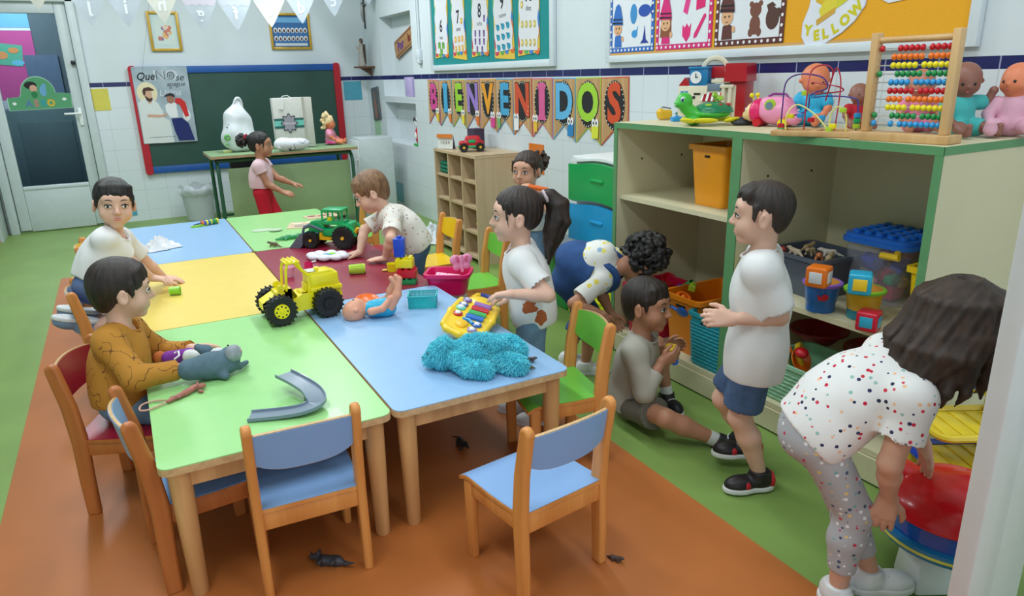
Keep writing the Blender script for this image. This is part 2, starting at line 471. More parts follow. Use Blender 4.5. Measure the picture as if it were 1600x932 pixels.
M_floorG = mat('green_linoleum', (126, 156, 80), 0.42, 0.09, 3.0, bump=0.05, bs=300, ramp=None)
M_floorO = mat('orange_linoleum', (178, 104, 50), 0.42, 0.10, 2.5, bump=0.05, bs=300)
M_alu = mat('white_lacquered_aluminium', (196, 206, 208), 0.4, 0.03)
M_white = mat('white_plastic', (232, 235, 236), 0.4, 0.03)
M_black = mat('black_plastic', (22, 22, 24), 0.45, 0.1)

b = MB(); b.box(((XL + 3.2) / 2, 3.25, -0.05), (8.0, 11.5, 0.1)); structure('floor', b, M_floorG)
b = MB(); b.box((0.45, 2.12, 0.001), (1.96, 7.44, 0.004)); structure('floor_inlay', b, M_floorO)
b = MB(); b.box((0, 3.25, 2.95), (8.0, 11.5, 0.1)); structure('ceiling', b, M_plaster)
# back wall with door opening x -1.02..-0.17
DX0, DX1, DZ = -1.02, -0.165, 2.10
b = MB(); b.box(((DX1 + XR + 0.5) / 2, YB + 0.06, 1.45), (XR + 0.5 - DX1, 0.12, 2.9)).box(((DX0 + XL) / 2, YB + 0.06, 1.45), (DX0 - XL, 0.12, 2.9)).box(((DX0 + DX1) / 2, YB + 0.06, (DZ + 2.9) / 2), (DX1 - DX0, 0.12, 2.9 - DZ))
structure('wall_back', b, M_wallB)
b = MB(); b.box((XL - 0.06, 3.25, 1.45), (0.12, 11.5, 2.9)); structure('wall_left', b, M_wallR)
# right wall with two niches between y 6.38 and 7.55
NY0, NY1 = 6.54, 7.42
b = MB()
def rw(y0, y1, z0, z1, x0=XR, x1=XR + 0.5): b.box(((x0 + x1) / 2, (y0 + y1) / 2, (z0 + z1) / 2), (x1 - x0, y1 - y0, z1 - z0))
rw(-2.5, NY0, 0, 2.9); rw(NY1, YB + .12, 0, 2.9); rw(NY0, NY1, 0, 0.67); rw(NY0, NY1, 1.075, 1.135); rw(NY0, NY1, 1.90, 2.9)
rw(NY0, NY1, 0.67, 1.90, XR + 0.13, XR + 0.5)
structure('wall_right', b, M_wallR)
# doorway: white frame, glazed door leaf, dim corridor behind
b = MB(); b.box((DX0 + .03, YB - .01, DZ / 2), (.07, .16, DZ), bev=.006).box((DX1 - .03, YB - .01, DZ / 2), (.07, .16, DZ), bev=.006).box(((DX0 + DX1) / 2, YB - .01, DZ - .03), (DX1 - DX0, .16, .07), bev=.006)
structure('trim_1', b, M_alu, 30)
door = thing('door_1', 'white glazed classroom door with a grey lower glass and white kick panel', 'door', ((DX0 + DX1) / 2, YB - .02, 0)); door['kind'] = 'structure'
del door['category']; del door['label']
w = (DX1 - DX0 - .14) / 2; b = MB()
b.box((-w + .045, 0, 1.03), (.09, .05, 2.02), bev=.008).box((w - .045, 0, 1.03), (.09, .05, 2.02), bev=.008)
b.box((0, 0, 1.99), (2 * w - .18, .05, .1), bev=.008).box((0, 0, .22), (2 * w - .18, .045, .42), bev=.006).box((0, -.004, .41), (2 * w - .18, .05, .03), bev=.006)
b.build('door_leaf', M_alu, door)
M_glass = mat('door_glass', (200, 215, 220), 0.03, 0.0, trans=1.0); M_glass.node_tree.nodes['Principled BSDF'].inputs['IOR'].default_value = 1.05
b = MB(); b.box((0, 0, 1.18), (2 * w - .18, .008, 1.53)); b.build('door_glass', M_glass, door)
b = MB(); b.box((w - .045, -.035, 1.04), (.03, .012, .16), bev=.004).tube([(w - .045, -.03, 1.07), (w - .045, -.07, 1.07), (w - .08, -.075, 1.07), (w - .17, -.075, 1.07)], .009)
b.build('door_handle', M_white, door)
b = MB(); b.box((w - .02, -.045, 1.52), (.035, .04, .035), bev=.006); b.build('door_catch', M_black, door)
# corridor beyond the glass
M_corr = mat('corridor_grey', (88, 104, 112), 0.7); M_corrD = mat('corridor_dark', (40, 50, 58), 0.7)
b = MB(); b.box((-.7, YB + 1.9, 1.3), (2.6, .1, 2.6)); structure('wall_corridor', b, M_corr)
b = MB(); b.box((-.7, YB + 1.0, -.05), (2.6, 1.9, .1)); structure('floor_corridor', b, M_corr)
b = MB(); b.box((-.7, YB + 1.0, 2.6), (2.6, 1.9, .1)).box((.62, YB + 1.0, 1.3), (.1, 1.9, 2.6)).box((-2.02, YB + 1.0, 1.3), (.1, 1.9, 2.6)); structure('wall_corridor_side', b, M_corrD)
# tall white built-in at the far left edge
b = MB(); b.box((-1.12, YB - .2, 1.45), (.14, .4, 2.9), bev=.004); structure('trim_2', b, M_alu, 30)
# white door post close to the camera at the right
# ================================================================== furniture
W_chair = wood('beech_chair', (226, 156, 84), (204, 128, 60))
W_chairD = wood('beech_chair_dark', (196, 120, 62), (172, 98, 44))
W_table = wood('beech_table', (222, 176, 118), (198, 146, 92))
W_edge = mat('table_edge', (206, 170, 122), 0.5, 0.15, 60)
W_shelf = wood('birch_shelf', (206, 182, 148), (190, 164, 128), axis=2)
LAM = {k: mat('laminate_' + k, c, 0.33, 0.02, coat=0.05) for k, c in dict(green=(158, 216, 138), blue=(146, 186, 226), yellow=(236, 208, 102), red=(146, 32, 58), chair_blue=(132, 172, 222), chair_green=(112, 196, 70), chair_red=(158, 16, 48), chair_yellow=(240, 200, 30)).items()}
# --- six tables, 0.6 x 1.2 m
TH = 0.41
def table(x0, x1, y0, y1, colr, label, rz=0.0):
    w, d = x1 - x0, y1 - y0
    t = thing('children_table', label, 'table', ((x0 + x1) / 2, (y0 + y1) / 2, 0), R(rz), 'classroom tables pushed together')
    g = 0.004; b = MB()
    b.prism(rrect(w - g, d - g, .03), .003, z0=TH - .003); b.build('laminate_surface', LAM[colr], t, 0)
    b = MB(); b.prism(rrect(w - g + .001, d - g + .001, .03), .019, z0=TH - .022); b.build('tabletop_edge', W_edge, t, 0)
    b = MB()
    for sx in (-1, 1): b.box((sx * (w / 2 - .045), 0, TH - .05), (.018, d - .12, .055))
    for sy in (-1, 1): b.box((0, sy * (d / 2 - .045), TH - .05), (w - .12, .018, .055))
    b.build('apron', W_table, t)
    for sx in (-1, 1):
        for sy in (-1, 1):
            b = MB(); b.lathe([(.018, 0.001), (.021, .006), (.027, TH - .15), (.029, TH - .0225)], (sx * (w / 2 - .048), sy * (d / 2 - .048), 0), n=18)
            b.build('leg', W_table, t, 40)
XT = (-.055, .555, 1.165); YT = (1.765, 2.91, 4.07, 5.25)
table(XT[0], XT[1], YT[0], YT[1], 'green', 'pale green table at the front left with the hand puppet on it')
table(XT[1] + .004, XT[2] - .01, YT[0], YT[1], 'blue', 'light blue table at the front with the turquoise plush on it')
table(XT[0] + .005, XT[1], YT[1] + .002, YT[2], 'yellow', 'yellow table between the blue and the pale green tables')
table(XT[1] + .004, XT[2], YT[1] + .002, YT[2], 'red', 'dark red table with the green tractor on it')
table(XT[0] + .005, XT[1], YT[2] + .002, YT[3], 'blue', 'light blue table at the back with a crumpled white cloth')
table(XT[1] + .004, XT[2] + .03, YT[2] + .002, YT[3], 'green', 'pale green table at the back with puzzle boards on it')
# --- child chair: seat 0.27 m, faces local +y
def chair(label, x, y, rz, colr, wd=W_chair, group='wooden child chairs'):
    """x, y: midpoint between the rear posts"""
    t = thing('child_chair', label, 'chair', (x, y, 0), R(rz), group); c = LAM['chair_' + colr]; SH = .27; hw = .134; D = .27
    for s in (-1, 1):
        pts = [(.0, .0), (.0, .12), (.004, .26), (-.006, .38), (-.03, .505)]
        b = MB(); out = []
        wv = [.040, .044, .048, .045, .040]
        prof = [(p[0] - w_ / 2, p[1]) for p, w_ in zip(pts, wv)]
        prof2 = [(p[0] + w_ / 2, p[1]) for p, w_ in zip(pts, wv)]
        tip = [(-.046, .514), (-.038, .521), (-.030, .5235), (-.022, .521), (-.014, .514)]
        poly = prof + tip + prof2[::-1]
        m = MX.Translation((s * hw + .0125, 0, 0)) @ MX(((0, 0, -1, 0), (1, 0, 0, 0), (0, 1, 0, 0), (0, 0, 0, 1)))
        b.prism(poly, .025, m)
        o = b.build('leg', wd, t, 50)
        bv = o.modifiers.new('round', 'BEVEL'); bv.width = .009; bv.segments = 3; bv.limit_method = 'ANGLE'
        b = MB(); b.box((s * (hw - .004), D - .03, .127), (.026, .04, .254), bev=.007, taper=.85); b.build('leg', wd, t, 50)
    b = MB()
    for s in (-1, 1): b.box((s * (hw - .003), D / 2 - .01, .235), (.018, D - .05, .048), bev=.003)
    b.box((0, .0, .232), (2 * hw - .02, .018, .05), bev=.003).box((0, D - .035, .228), (2 * hw - .03, .016, .04), bev=.003)
    b.build('seat_rail', wd, t)
    def top(u, v, dz=0):
        x_ = (u - .5) * 2 * (hw + (.012 if True else 0)); y_ = -.012 + v * (D + .012)
        z_ = SH - .006 * math.sin(PI * min(1, v * 1.1)) - (max(0, v - .82) ** 2) * .5
        return (x_ * (1 - .03 * (1 - v)), y_, z_ + dz)
    b = MB(); b.sheet(lambda u, v: top(u, v, -.011), 6, 14, .0105); b.build('seat', wd, t)
    b = MB(); b.sheet(lambda u, v: top(u * .985 + .0075, v * .985 + .0075, 0), 6, 14, .0015); b.build('seat_surface', c, t)
    def bk(u, v, off):
        a = (u - .5) * 2; x_ = a * (hw - .008)
        hi = .505 - .012 * a * a; lo = .385 + .022 * a ** 4 - .0 * a
        z_ = lo + (hi - lo) * v
        return (x_, -.012 - (z_ - .38) * .18 - .022 * (1 - a * a) + off, z_)
    b = MB(); b.sheet(lambda u, v: bk(u, v, -.004), 14, 6, -.008); b.build('backrest', W_edge, t)
    b = MB(); b.sheet(lambda u, v: bk(u, v * .96 + .02, .0045), 14, 6, -.0015).sheet(lambda u, v: bk(u, v * .96 + .02, -.0045), 14, 6, .0015); b.build('backrest_surface', c, t)
    return t
chair('blue child chair at the front edge of the pale green table, seen from behind', .287, 1.695, -3, 'blue')
chair('blue child chair standing apart at the front edge of the blue table', .862, 1.36, 8, 'blue')
chair('red child chair the boy in the mustard shirt sits on', -.215, 2.51, -112, 'red', W_chairD)
chair('blue child chair tucked in at the left corner of the pale green table', -.082, 1.985, -84, 'blue', W_chairD)
chair('green child chair pulled up to the right side of the blue table', 1.325, 1.935, 80, 'green')
chair('green child chair behind the girl with the ponytail, by the cubby shelf', 1.66, 3.30, 84, 'green')
chair('yellow child chair at the right side of the dark red table', 1.635, 3.86, 88, 'yellow')
chair('red child chair behind the boy leaning over the dark red table', 1.50, 4.28, 80, 'red')
chair('wooden child chair the boy in the plain white T-shirt kneels on', -.245, 3.40, -90, 'blue')
chair('wooden child chair at the left side of the far light blue table', -.245, 4.36, -92, 'yellow')
chair('wooden child chair beside the boy in the patterned white shirt, at the table corner', 1.46, 4.86, 92, 'green')
# --- tall open cabinets (cream board, green edging)
M_cream = mat('cream_melamine', (214, 207, 172), 0.5, 0.03, 4)
M_gedge = mat('green_edging', (92, 148, 98), 0.45, 0.04)
M_hole = mat('dark_hole', (60, 50, 40), 0.8)
def cabinet(y0, y1, shelf, label):
    D = XR - .012 - 1.98; w = y1 - y0; T = .024; H = 1.10
    t = thing('open_cabinet', label, 'cabinet', (1.98 + D / 2, (y0 + y1) / 2, 0), 0, 'cream cabinets along the right wall')
    for s, n in ((-1, 'side_panel'), (1, 'side_panel')):
        b = MB(); b.box((.002, s * (w / 2 - T / 2), H / 2), (D - .004, T - .001, H)); o = b.build(n, M_cream, t, 0)
        b = MB(); b.box((-D / 2, s * (w / 2 - T / 2), H / 2), (.004, T, H)); b.build('edge_strip', M_gedge, o, 0)
    b = MB(); b.box((.002, 0, H - T / 2 + .0005), (D - .004, w - .001, T)); o = b.build('top_panel', M_cream, t, 0)
    b = MB(); b.box((-D / 2 - .0005, 0, H - T / 2 + .0005), (.004, w, T)).box((0, -w / 2 - .0005, H - T / 2 + .0005), (D, .0015, T)); b.build('edge_strip', M_gedge, o, 0)
    b = MB(); b.box((D / 2 - .006, 0, H / 2), (.01, w - 2 * T, H - .03)); b.build('back_panel', M_cream, t, 0)
    b = MB(); b.box((.002, 0, .105), (D - .02, w - 2 * T, .02)); b.build('bottom_shelf', M_cream, t, 0)
    b = MB(); b.box((-D / 2 + .012, 0, .05), (.018, w - 2 * T, .085)); b.build('plinth', M_cream, t, 0)
    b = MB(); b.box((.005, 0, shelf), (D - .03, w - 2 * T, .02)); b.build('shelf', M_cream, t, 0)
    b = MB()
    for s in (-1, 1):
        for hx in (-.12, .12):
            for hz in (.93, .30): b = MB(); b.cyl((hx, s * (w / 2 - T - .0008), hz), (hx, s * (w / 2 - T + .003), hz), .005, n=10); b.build('screw_hole', M_hole, t, 0)
    return t
CY0, CYM, CY1 = 1.165, 1.922, 2.672
cabinet(CYM, CY1, .765, 'tall cream open cabinet with green edging, the farther one, holding the orange bin')
cabinet(CY0, CYM, .503, 'tall cream open cabinet with green edging, the nearer one, under the bead abacus')
# --- cubby shelf: 3 x 4 cells open towards -x
def cubby():
    y0, y1, x0, x1, H = 4.46, 5.20, 2.13, XR - .01, .785; T = .018
    t = thing('cubby_shelf', 'birch cubby shelf of twelve pigeonholes against the right wall', 'shelf', ((x0 + x1) / 2, (y0 + y1) / 2, 0))
    D = x1 - x0; w = y1 - y0
    b = MB(); b.box((0, -w / 2 + T / 2, H / 2), (D, T, H)); b.build('side_panel', W_shelf, t, 0)
    b = MB(); b.box((0, w / 2 - T / 2, H / 2), (D, T, H)); b.build('side_panel', W_shelf, t, 0)
    b = MB(); b.box((0, 0, H - T / 2), (D + .004, w + .004, T)); b.build('top_panel', W_shelf, t, 0)
    b = MB(); b.box((D / 2 - .004, 0, H / 2), (.006, w - .03, H - .03)); b.build('back_panel', W_shelf, t, 0)
    for i in (1, 2):
        b = MB(); b.box((0, -w / 2 + T / 2 + i * (w - T) / 3, H / 2), (D - .01, T, H - .04)); b.build('divider', W_shelf, t, 0)
    for i in range(4):
        b = MB(); b.box((.002, 0, .05 + i * (H - .05 - T / 2) / 4), (D - .014, w - .03, T)); b.build('shelf', W_shelf, t, 0)
    return t
cubby()
# --- colourful plastic drawer tower beside the cabinet, opening towards -x
def drawers():
    y0, y1, x0, x1 = 2.80, 3.10, 2.13, XR - .015; D = x1 - x0; w = y1 - y0
    a = GX(893, 238, x0); bb = GX(955, 250, x0)
    y1 = a.y; y0 = 2.69; w = y1 - y0
    t = thing('drawer_tower', 'white plastic drawer tower with green, blue, magenta and lime drawers', 'drawer unit', ((x0 + x1) / 2, (y0 + y1) / 2, 0))
    H = .895; b = MB(); b.box((.01, 0, H / 2), (D - .03, w - .012, H - .02), bev=.01)
    dh = .215
    for i in range(5):
        z = H - .008 - i * dh
        b.sheet(lambda u, v, z=z: (-D / 2 - .004 - .0 * v + v * .03 , (u - .5) * w, z - .012 * math.cos(2 * PI * u) * .9), 20, 2, .012)
    b.box((0, 0, H - .01), (D - .01, w, .016), bev=.006)
    b.build('frame', M_white, t)
    for i, (n, c) in enumerate((('green', (20, 165, 84)), ('blue', (28, 160, 220)), ('magenta', (158, 18, 118)), ('lime', (216, 220, 20)))):
        z = H - .02 - dh / 2 - i * dh; m = mat('drawer_' + n, c, .35, .03, coat=.1); b = MB()
        b.sheet(lambda u, v, z=z: (-D / 2 - .006 - .006 * math.cos(PI * (u - .5)), (u - .5) * (w - .02), z + (v - .5) * (dh - .022) - .011 * math.cos(2 * PI * u)), 20, 3, -.02)
        o = b.build('drawer', m, t); o['label'] = n + ' drawer'
        b = MB(); b.box((-D / 2 - .024, 0, z + .02), (.03, .11, .018), bev=.006).box((-D / 2 - .02, 0, z + .034), (.02, .09, .012), bev=.004); b.build('handle', m, o)
    return t
drawers()
# --- teacher's desk in front of the blackboard
M_dgreen = mat('dark_green_tube', (38, 88, 66), .35, .04)
M_dpanel = mat('sage_panel', (146, 172, 128), .5, .03)
W_desk = mat('desk_top_board', (168, 168, 138), .4, .05)
def desk():
    x0, x1, y0, y1, H = .63, 1.87, 6.34, 6.9, .735
    t = thing('teacher_desk', "teacher's desk with a sage green modesty panel and dark green tube legs", 'desk', ((x0 + x1) / 2, (y0 + y1) / 2, 0))
    w, d = x1 - x0, y1 - y0
    b = MB(); b.prism(rrect(w, d, .02), .004, z0=H - .004); b.build('desk_surface', mat('desk_green_top', (142, 172, 128), .35), t, 0)
    b = MB(); b.prism(rrect(w, d, .02), .02, z0=H - .024); b.build('desktop', mat('desk_edge', (176, 146, 112), .5, .1), t, 0)
    for s in (-1, 1):
        X = s * (w / 2 - .05); b = MB(); r = .1; z1 = H - .045
        pts = [(X, -d / 2 + .04, .014)] + [(X, -d / 2 + .04 + r - r * math.cos(R(a)), z1 - r + r * math.sin(R(a))) for a in range(0, 91, 15)] + [(X, d / 2 - .04 - r + r * math.sin(R(a)), z1 - r + r * math.cos(R(a))) for a in range(0, 91, 15)] + [(X, d / 2 - .04, .014)]
        b.tube(pts, .016, 10); b.build('leg', M_dgreen, t, 60)
    b = MB(); b.tube([(-w / 2 + .05, -d / 2 + .06, H - .05), (w / 2 - .05, -d / 2 + .06, H - .05)], .013).tube([(-w / 2 + .05, 0, H - .05), (w / 2 - .05, 0, H - .05)], .013).tube([(-w / 2 + .05, 0, .2), (w / 2 - .05, 0, .2)], .013); b.build('cross_bar', M_dgreen, t, 60)
    b = MB(); b.box((0.03, -d / 2 + .075, .37), (w - .2, .014, .5), bev=.003); b.build('modesty_panel', M_dpanel, t)
desk()
# black chair behind the desk: only its seat back and seat show
t = thing('office_chair', 'black chair standing behind the teacher desk', 'chair', (1.08, 7.15, 0))
b = MB(); b.box((0, 0, .44), (.42, .40, .05), bev=.02); b.build('seat', M_black, t)
b = MB(); b.box((0, -.0 + .19, .68), (.38, .03, .34), bev=.012); b.build('backrest', M_black, t)
for sx in (-1, 1):
    for sy in (-1, 1):
        b = MB(); b.cyl((sx * .19, sy * .18, 0), (sx * .17, sy * .16, .42), .011); b.build('leg', M_black, t)
# small white cupboard beside the desk
p = GZ(553, 222, .75)
t = thing('small_cupboard', 'small white cupboard between the teacher desk and the right wall', 'cupboard', (2.20, 7.0, 0))
b = MB(); b.box((0, 0, .38), (.34, .30, .76), bev=.004); b.build('body', M_alu, t)
b = MB(); b.box((-.173, 0, .4), (.01, .27, .68), bev=.003); o = b.build('door', M_white, t)
b = MB(); b.ell((-.185, -.10, .55), .01); b.build('knob', M_alu, o)
# rubbish bin with a clear liner in front of the back wall
t = thing('waste_bin', 'translucent white waste bin with a plastic liner by the back wall', 'bin', (.60, 7.72, 0))
M_bin = mat('milky_plastic', (205, 212, 216), .4, .03, alpha=.75)
b = MB(); b.lathe([(.0, .004), (.125, .004), (.155, .30), (.162, .30), (.162, .31), (.148, .31), (.118, .012), (0, .012)], n=28, cap=False); b.build('bucket', M_bin, t)
M_film = mat('clear_film', (225, 232, 235), .25, .02, alpha=.45)
rnd = random.Random(4); b = MB()
b.sheet(lambda u, v: ((.15 + .03 * math.sin(v * 3) + .012 * math.sin(u * 2 * PI * 9 + v * 4) * v) * math.cos(2 * PI * u), (.15 + .03 * math.sin(v * 3) + .012 * math.sin(u * 2 * PI * 9)) * math.sin(2 * PI * u), .30 - .06 + v * .10 + .02 * math.sin(u * 2 * PI * 5) * v), 72, 6)
b.build('liner', M_film, t)
# tall white cupboard edge close to the camera on the right
b = MB(); b.box((1.335 + .04, .62, 1.1), (.08, .04, 2.2), bev=.006).box((1.44, .632, 1.1), (.05, .03, 2.2), bev=.004).box((1.54, .65, 1.1), (.18, .03, 2.2), bev=.002)
structure('door_2', b, mat('white_lacquer', (214, 216, 218), .35, .02), 30)
b = MB(); b.box((1.419, .632, 1.1), (.006, .02, 2.2)); structure('trim_3', b, mat('grey_seal', (130, 134, 138), .5), 0)
# backpack hanging at the far left edge
# ================================================================== things on the walls
def WR(y, z, off=0.0, roll=0.0):   # local xy lies on the right wall, local z points into the room
    return MX.Translation((XR - off, y, z)) @ MX(((0, 0, -1, 0), (-1, 0, 0, 0), (0, 1, 0, 0), (0, 0, 0, 1))) @ MX.Rotation(R(roll), 4, 'Z')
def WB(x, z, off=0.0, roll=0.0, y=None):   # same on the back wall
    return MX.Translation((x, (YB if y is None else y) - off, z)) @ MX(((1, 0, 0, 0), (0, 0, -1, 0), (0, 1, 0, 0), (0, 0, 0, 1))) @ MX.Rotation(R(roll), 4, 'Z')
def wall_thing(name, label, cat, m, group=None):
    t = bpy.data.objects.new(name, None); COL.objects.link(t); t.matrix_world = m; t.empty_display_size = .05
    return tag(t, label, cat, group)
def card(c, **k): return mat('paper_%02x%02x%02x' % tuple(int(x) for x in c), c, .75, .02)
I4 = MX.Identity(4)
def T4(x=0, y=0, z=0, r=0): return MX.Translation((x, y, z)) @ MX.Rotation(R(r), 4, 'Z')
_lc = [0]
def layer(name, polys, c, parent, z, th=.0012, m=None):
    _lc[0] = (_lc[0] + 1) % 24; z = z + _lc[0] * .00003
    if name in ('figure', 'portrait', 'colour_patch', 'yellow_shape', 'picture') and len(polys) > 1:
        for k, p in enumerate(polys): o = layer(name, [p], c, parent, z + k * .00007, th, m)
        return o
    b = MB()
    for k, p in enumerate(polys): b.prism(p, th, m, z0=z + k * .00007)
    return b.build(name, card(c) if not hasattr(c, 'name') else c, parent, 0)
WHITE, BLACK = (232, 234, 236), (28, 28, 32)
# --- blackboard
t = wall_thing('blackboard', 'green blackboard with blue rails and red side posts on the back wall', 'blackboard', WB(1.20, .967, .004))
b = MB(); b.box((0, 0, .012), (1.98, 1.0, .02)); b.build('board_surface', mat('board_green', (40, 76, 66), .45, .08, 4), t)
for s in (1, -1):
    b = MB(); b.box((0, s * .475, .018), (1.93, .066, .034), bev=.004); b.build('rail', mat('board_blue', (24, 84, 158), .4), t)
    b = MB(); b.prism(rrect(.07, 1.035, .03), .04, MX.Translation((s * .985, 0, 0))); b.build('side_post', mat('board_red', (178, 22, 40), .4), t, 30)
# poster of the candle campaign
t = wall_thing('poster', 'poster with a bearded man in white passing a flame to a boy, on the blackboard', 'poster', WB(.452, 1.113, .048))
layer('sheet', [rrect(.49, .72, .002)], mat('poster_sky', (178, 192, 200), .6, 0, 4, ramp=(140, 156, 168)), t, 0)
def blob(x, y, rx, ry, n=18, r=0): return [(x + rx * math.cos(2 * PI * i / n) * math.cos(R(r)) - ry * math.sin(2 * PI * i / n) * math.sin(R(r)), y + rx * math.cos(2 * PI * i / n) * math.sin(R(r)) + ry * math.sin(2 * PI * i / n) * math.cos(R(r))) for i in range(n)]
layer('halo', [blob(-.14, .12, .09, .10)], (226, 214, 178), t, .0012)
layer('figure', [[(-.24, -.355), (-.235, .03), (-.20, .055), (-.165, .065), (-.10, .06), (-.06, .02), (-.03, -.06), (0, -.36)], [(.03, -.33), (.03, -.36), (-.1, -.36), (-.05, -.1), (.02, -.15)]], (214, 218, 216), t, .0024)
layer('boy_figure', [[(.0, .0), (.05, .03), (.1, .02), (.10, -.12), (.03, -.12), (.0, -.06)], blob(.18, -.10, .035, .06)], (228, 228, 230), t, .003)
layer('skin', [blob(-.135, .10, .034, .05), [(-.17, -.08), (-.04, -.09), (.0, -.075), (.0, -.1), (-.06, -.115), (-.17, -.105)], blob(-.13, .05, .02, .03)], (206, 162, 138), t, .0042)
layer('skin', [blob(.055, .055, .033, .042)], (160, 112, 92), t, .0042)
layer('hair', [[(-.175, .10), (-.18, .14), (-.165, .165), (-.12, .175), (-.085, .155), (-.075, .145), (-.10, .14), (-.15, .14), (-.16, .10)], [(-.165, .10), (-.155, .05), (-.13, .035), (-.105, .05), (-.10, .075), (-.13, .068), (-.15, .085)]], (74, 50, 44), t, .0054)
layer('cap', [[(.0, .08), (.02, .10), (.06, .115), (.095, .10), (.10, .07), (.06, .085)]], (50, 46, 50), t, .0054)
layer('cape', [[(.10, .065), (.15, .06), (.185, .02), (.20, -.11), (.165, -.12), (.13, .0), (.09, .02)]], (206, 42, 42), t, .0054)
layer('skirt', [[(.035, -.13), (.13, -.125), (.185, -.18), (.22, -.345), (.075, -.345), (.05, -.25)]], (28, 40, 104), t, .0054)
b = MB()
text(b, 'Que', .10, T4(-.135, .27, .0016), .001, .9, shear=.3, bold=.001); text(b, 'se', .09, T4(.165, .255, .0016), .001, 1, shear=.3)
text(b, 'apague', .06, T4(.125, .195, .0016), .001, 1, shear=.3); text(b, 'LA', .024, T4(.075, .16, .0016), .001)
text(b, 'que nadie apague la luz del amor de cada dia', .013, T4(-.07, -.30, .0044), .001)
b.build('lettering', card(BLACK), t, 0)
b = MB(); text(b, 'NO', .14, T4(.045, .275, .0016), .001); text(b, 'Llama', .085, T4(.06, .115, .0016), .001, shear=.25); b.build('lettering', card((204, 208, 214)), t, 0)
b = MB(); text(b, 'N', .125, T4(.0, .275, .0032), .001, bold=-.003); b.build('lettering', card((80, 84, 92)), t, 0)
b = MB(); b.tube([(.09 + .030 * math.cos(a / 12 * 2 * PI), .275 + .034 * math.sin(a / 12 * 2 * PI), .0035) for a in range(12)], .003, 5, True).tube([(.09 + .012 * math.cos(a / 12 * 2 * PI), .275 + .014 * math.sin(a / 12 * 2 * PI), .0035) for a in range(12)], .002, 5, True); b.build('compass_mark', card((50, 52, 60)), t)
# framed pictures
def picture(name, label, x, z, w, h, fr, c_in, c_pic, inner, items, glass=None):
    t = wall_thing(name, label, 'picture', WB(x, z, .003), 'framed pictures high on the back wall'); b = MB(); g = .024
    for s in (-1, 1):
        b.box((s * (w - g) / 2, 0, .012), (g, h, .024), bev=.004); b.box((0, s * (h - g) / 2, .012), (w - 2 * g, g, .022), bev=.004)
    b.build('frame', mat('gilt_frame', (196, 156, 52), .35, .1, metal=.2), t)
    layer('mount', [rrect(w - 1.8 * g, h - 1.8 * g, .001)], c_in, t, .004)
    layer('print', [rrect(*inner, .001)], c_pic, t, .0056)
    for n, c, ps in items: layer(n, ps, c, t, .007)
    return t
rnd = random.Random(2)
picture('framed_print', 'small gilt-framed print of children playing, left of the other frame', .555, 1.795, .275, .36, 0, (196, 214, 214), (206, 218, 212), (.17, .24), [
    ('figure', c, [blob(rnd.uniform(-.055, .055), rnd.uniform(-.07, .04), .014, .018) for _ in range(5)]) for c in ((206, 120, 100), (222, 180, 120), (150, 120, 150), (226, 200, 190))])
picture('class_photo', 'gilt-framed class photograph with two rows of round portraits', 1.747, 1.80, .415, .355, 0, (30, 60, 92), (58, 108, 164), (.36, .30), [
    ('portrait_border', (230, 230, 228), [blob(-.15 + .043 * i, y, .019, .026) for i in range(8) for y in (.01, -.07)]),
    ('banner_strip', (206, 214, 220), [rrect(.33, .025, .004, cy=-.128)])] + [('sky_strip', (110, 170, 214), [rrect(.34, .05, .004, cy=.11)])])
tt = [o for o in bpy.data.objects if o.name == 'class_photo'][0]
layer('portrait', [blob(-.15 + .043 * i, y - .004, .010, .017) for i in range(8) for y in (.01, -.07)], (96, 62, 58), tt, .0085)
# coloured tiles let into the white tiling
def ctile(label, m, w, h, c):
    t = tag(MB().prism(rrect(w, h, .002), .004, None).build('coloured_tile', mat('glaze_%d_%d_%d' % c, c, .25, .04), None, 0), label, 'tile', 'coloured tiles set in the white tiling'); t.matrix_world = m
ctile('yellow square tile beside the glass door', WB(-.11, 1.185, 0), .185, .2, (208, 196, 78))
ctile('turquoise square tile right of the blackboard, under the navy band', WB(2.355, 1.19, 0), .2, .2, (84, 162, 184))
p = GY(201, 322, YB); ctile('turquoise tile low on the back wall behind the boy in the plain white shirt', WB(p.x - .03, p.z, 0), .19, .2, (84, 162, 184))
ctile('orange tile on the right wall between cubby shelf and drawer tower', WR(4.29, .757, 0), .2, .2, (222, 120, 40))
ctile('turquoise tile low on the right wall below the wall niche', WR(7.15, .16, 0), .2, .2, (92, 166, 194))
ctile('light green tile below the dark religious picture', WR(7.72, .77, 0), .2, .2, (152, 196, 150))
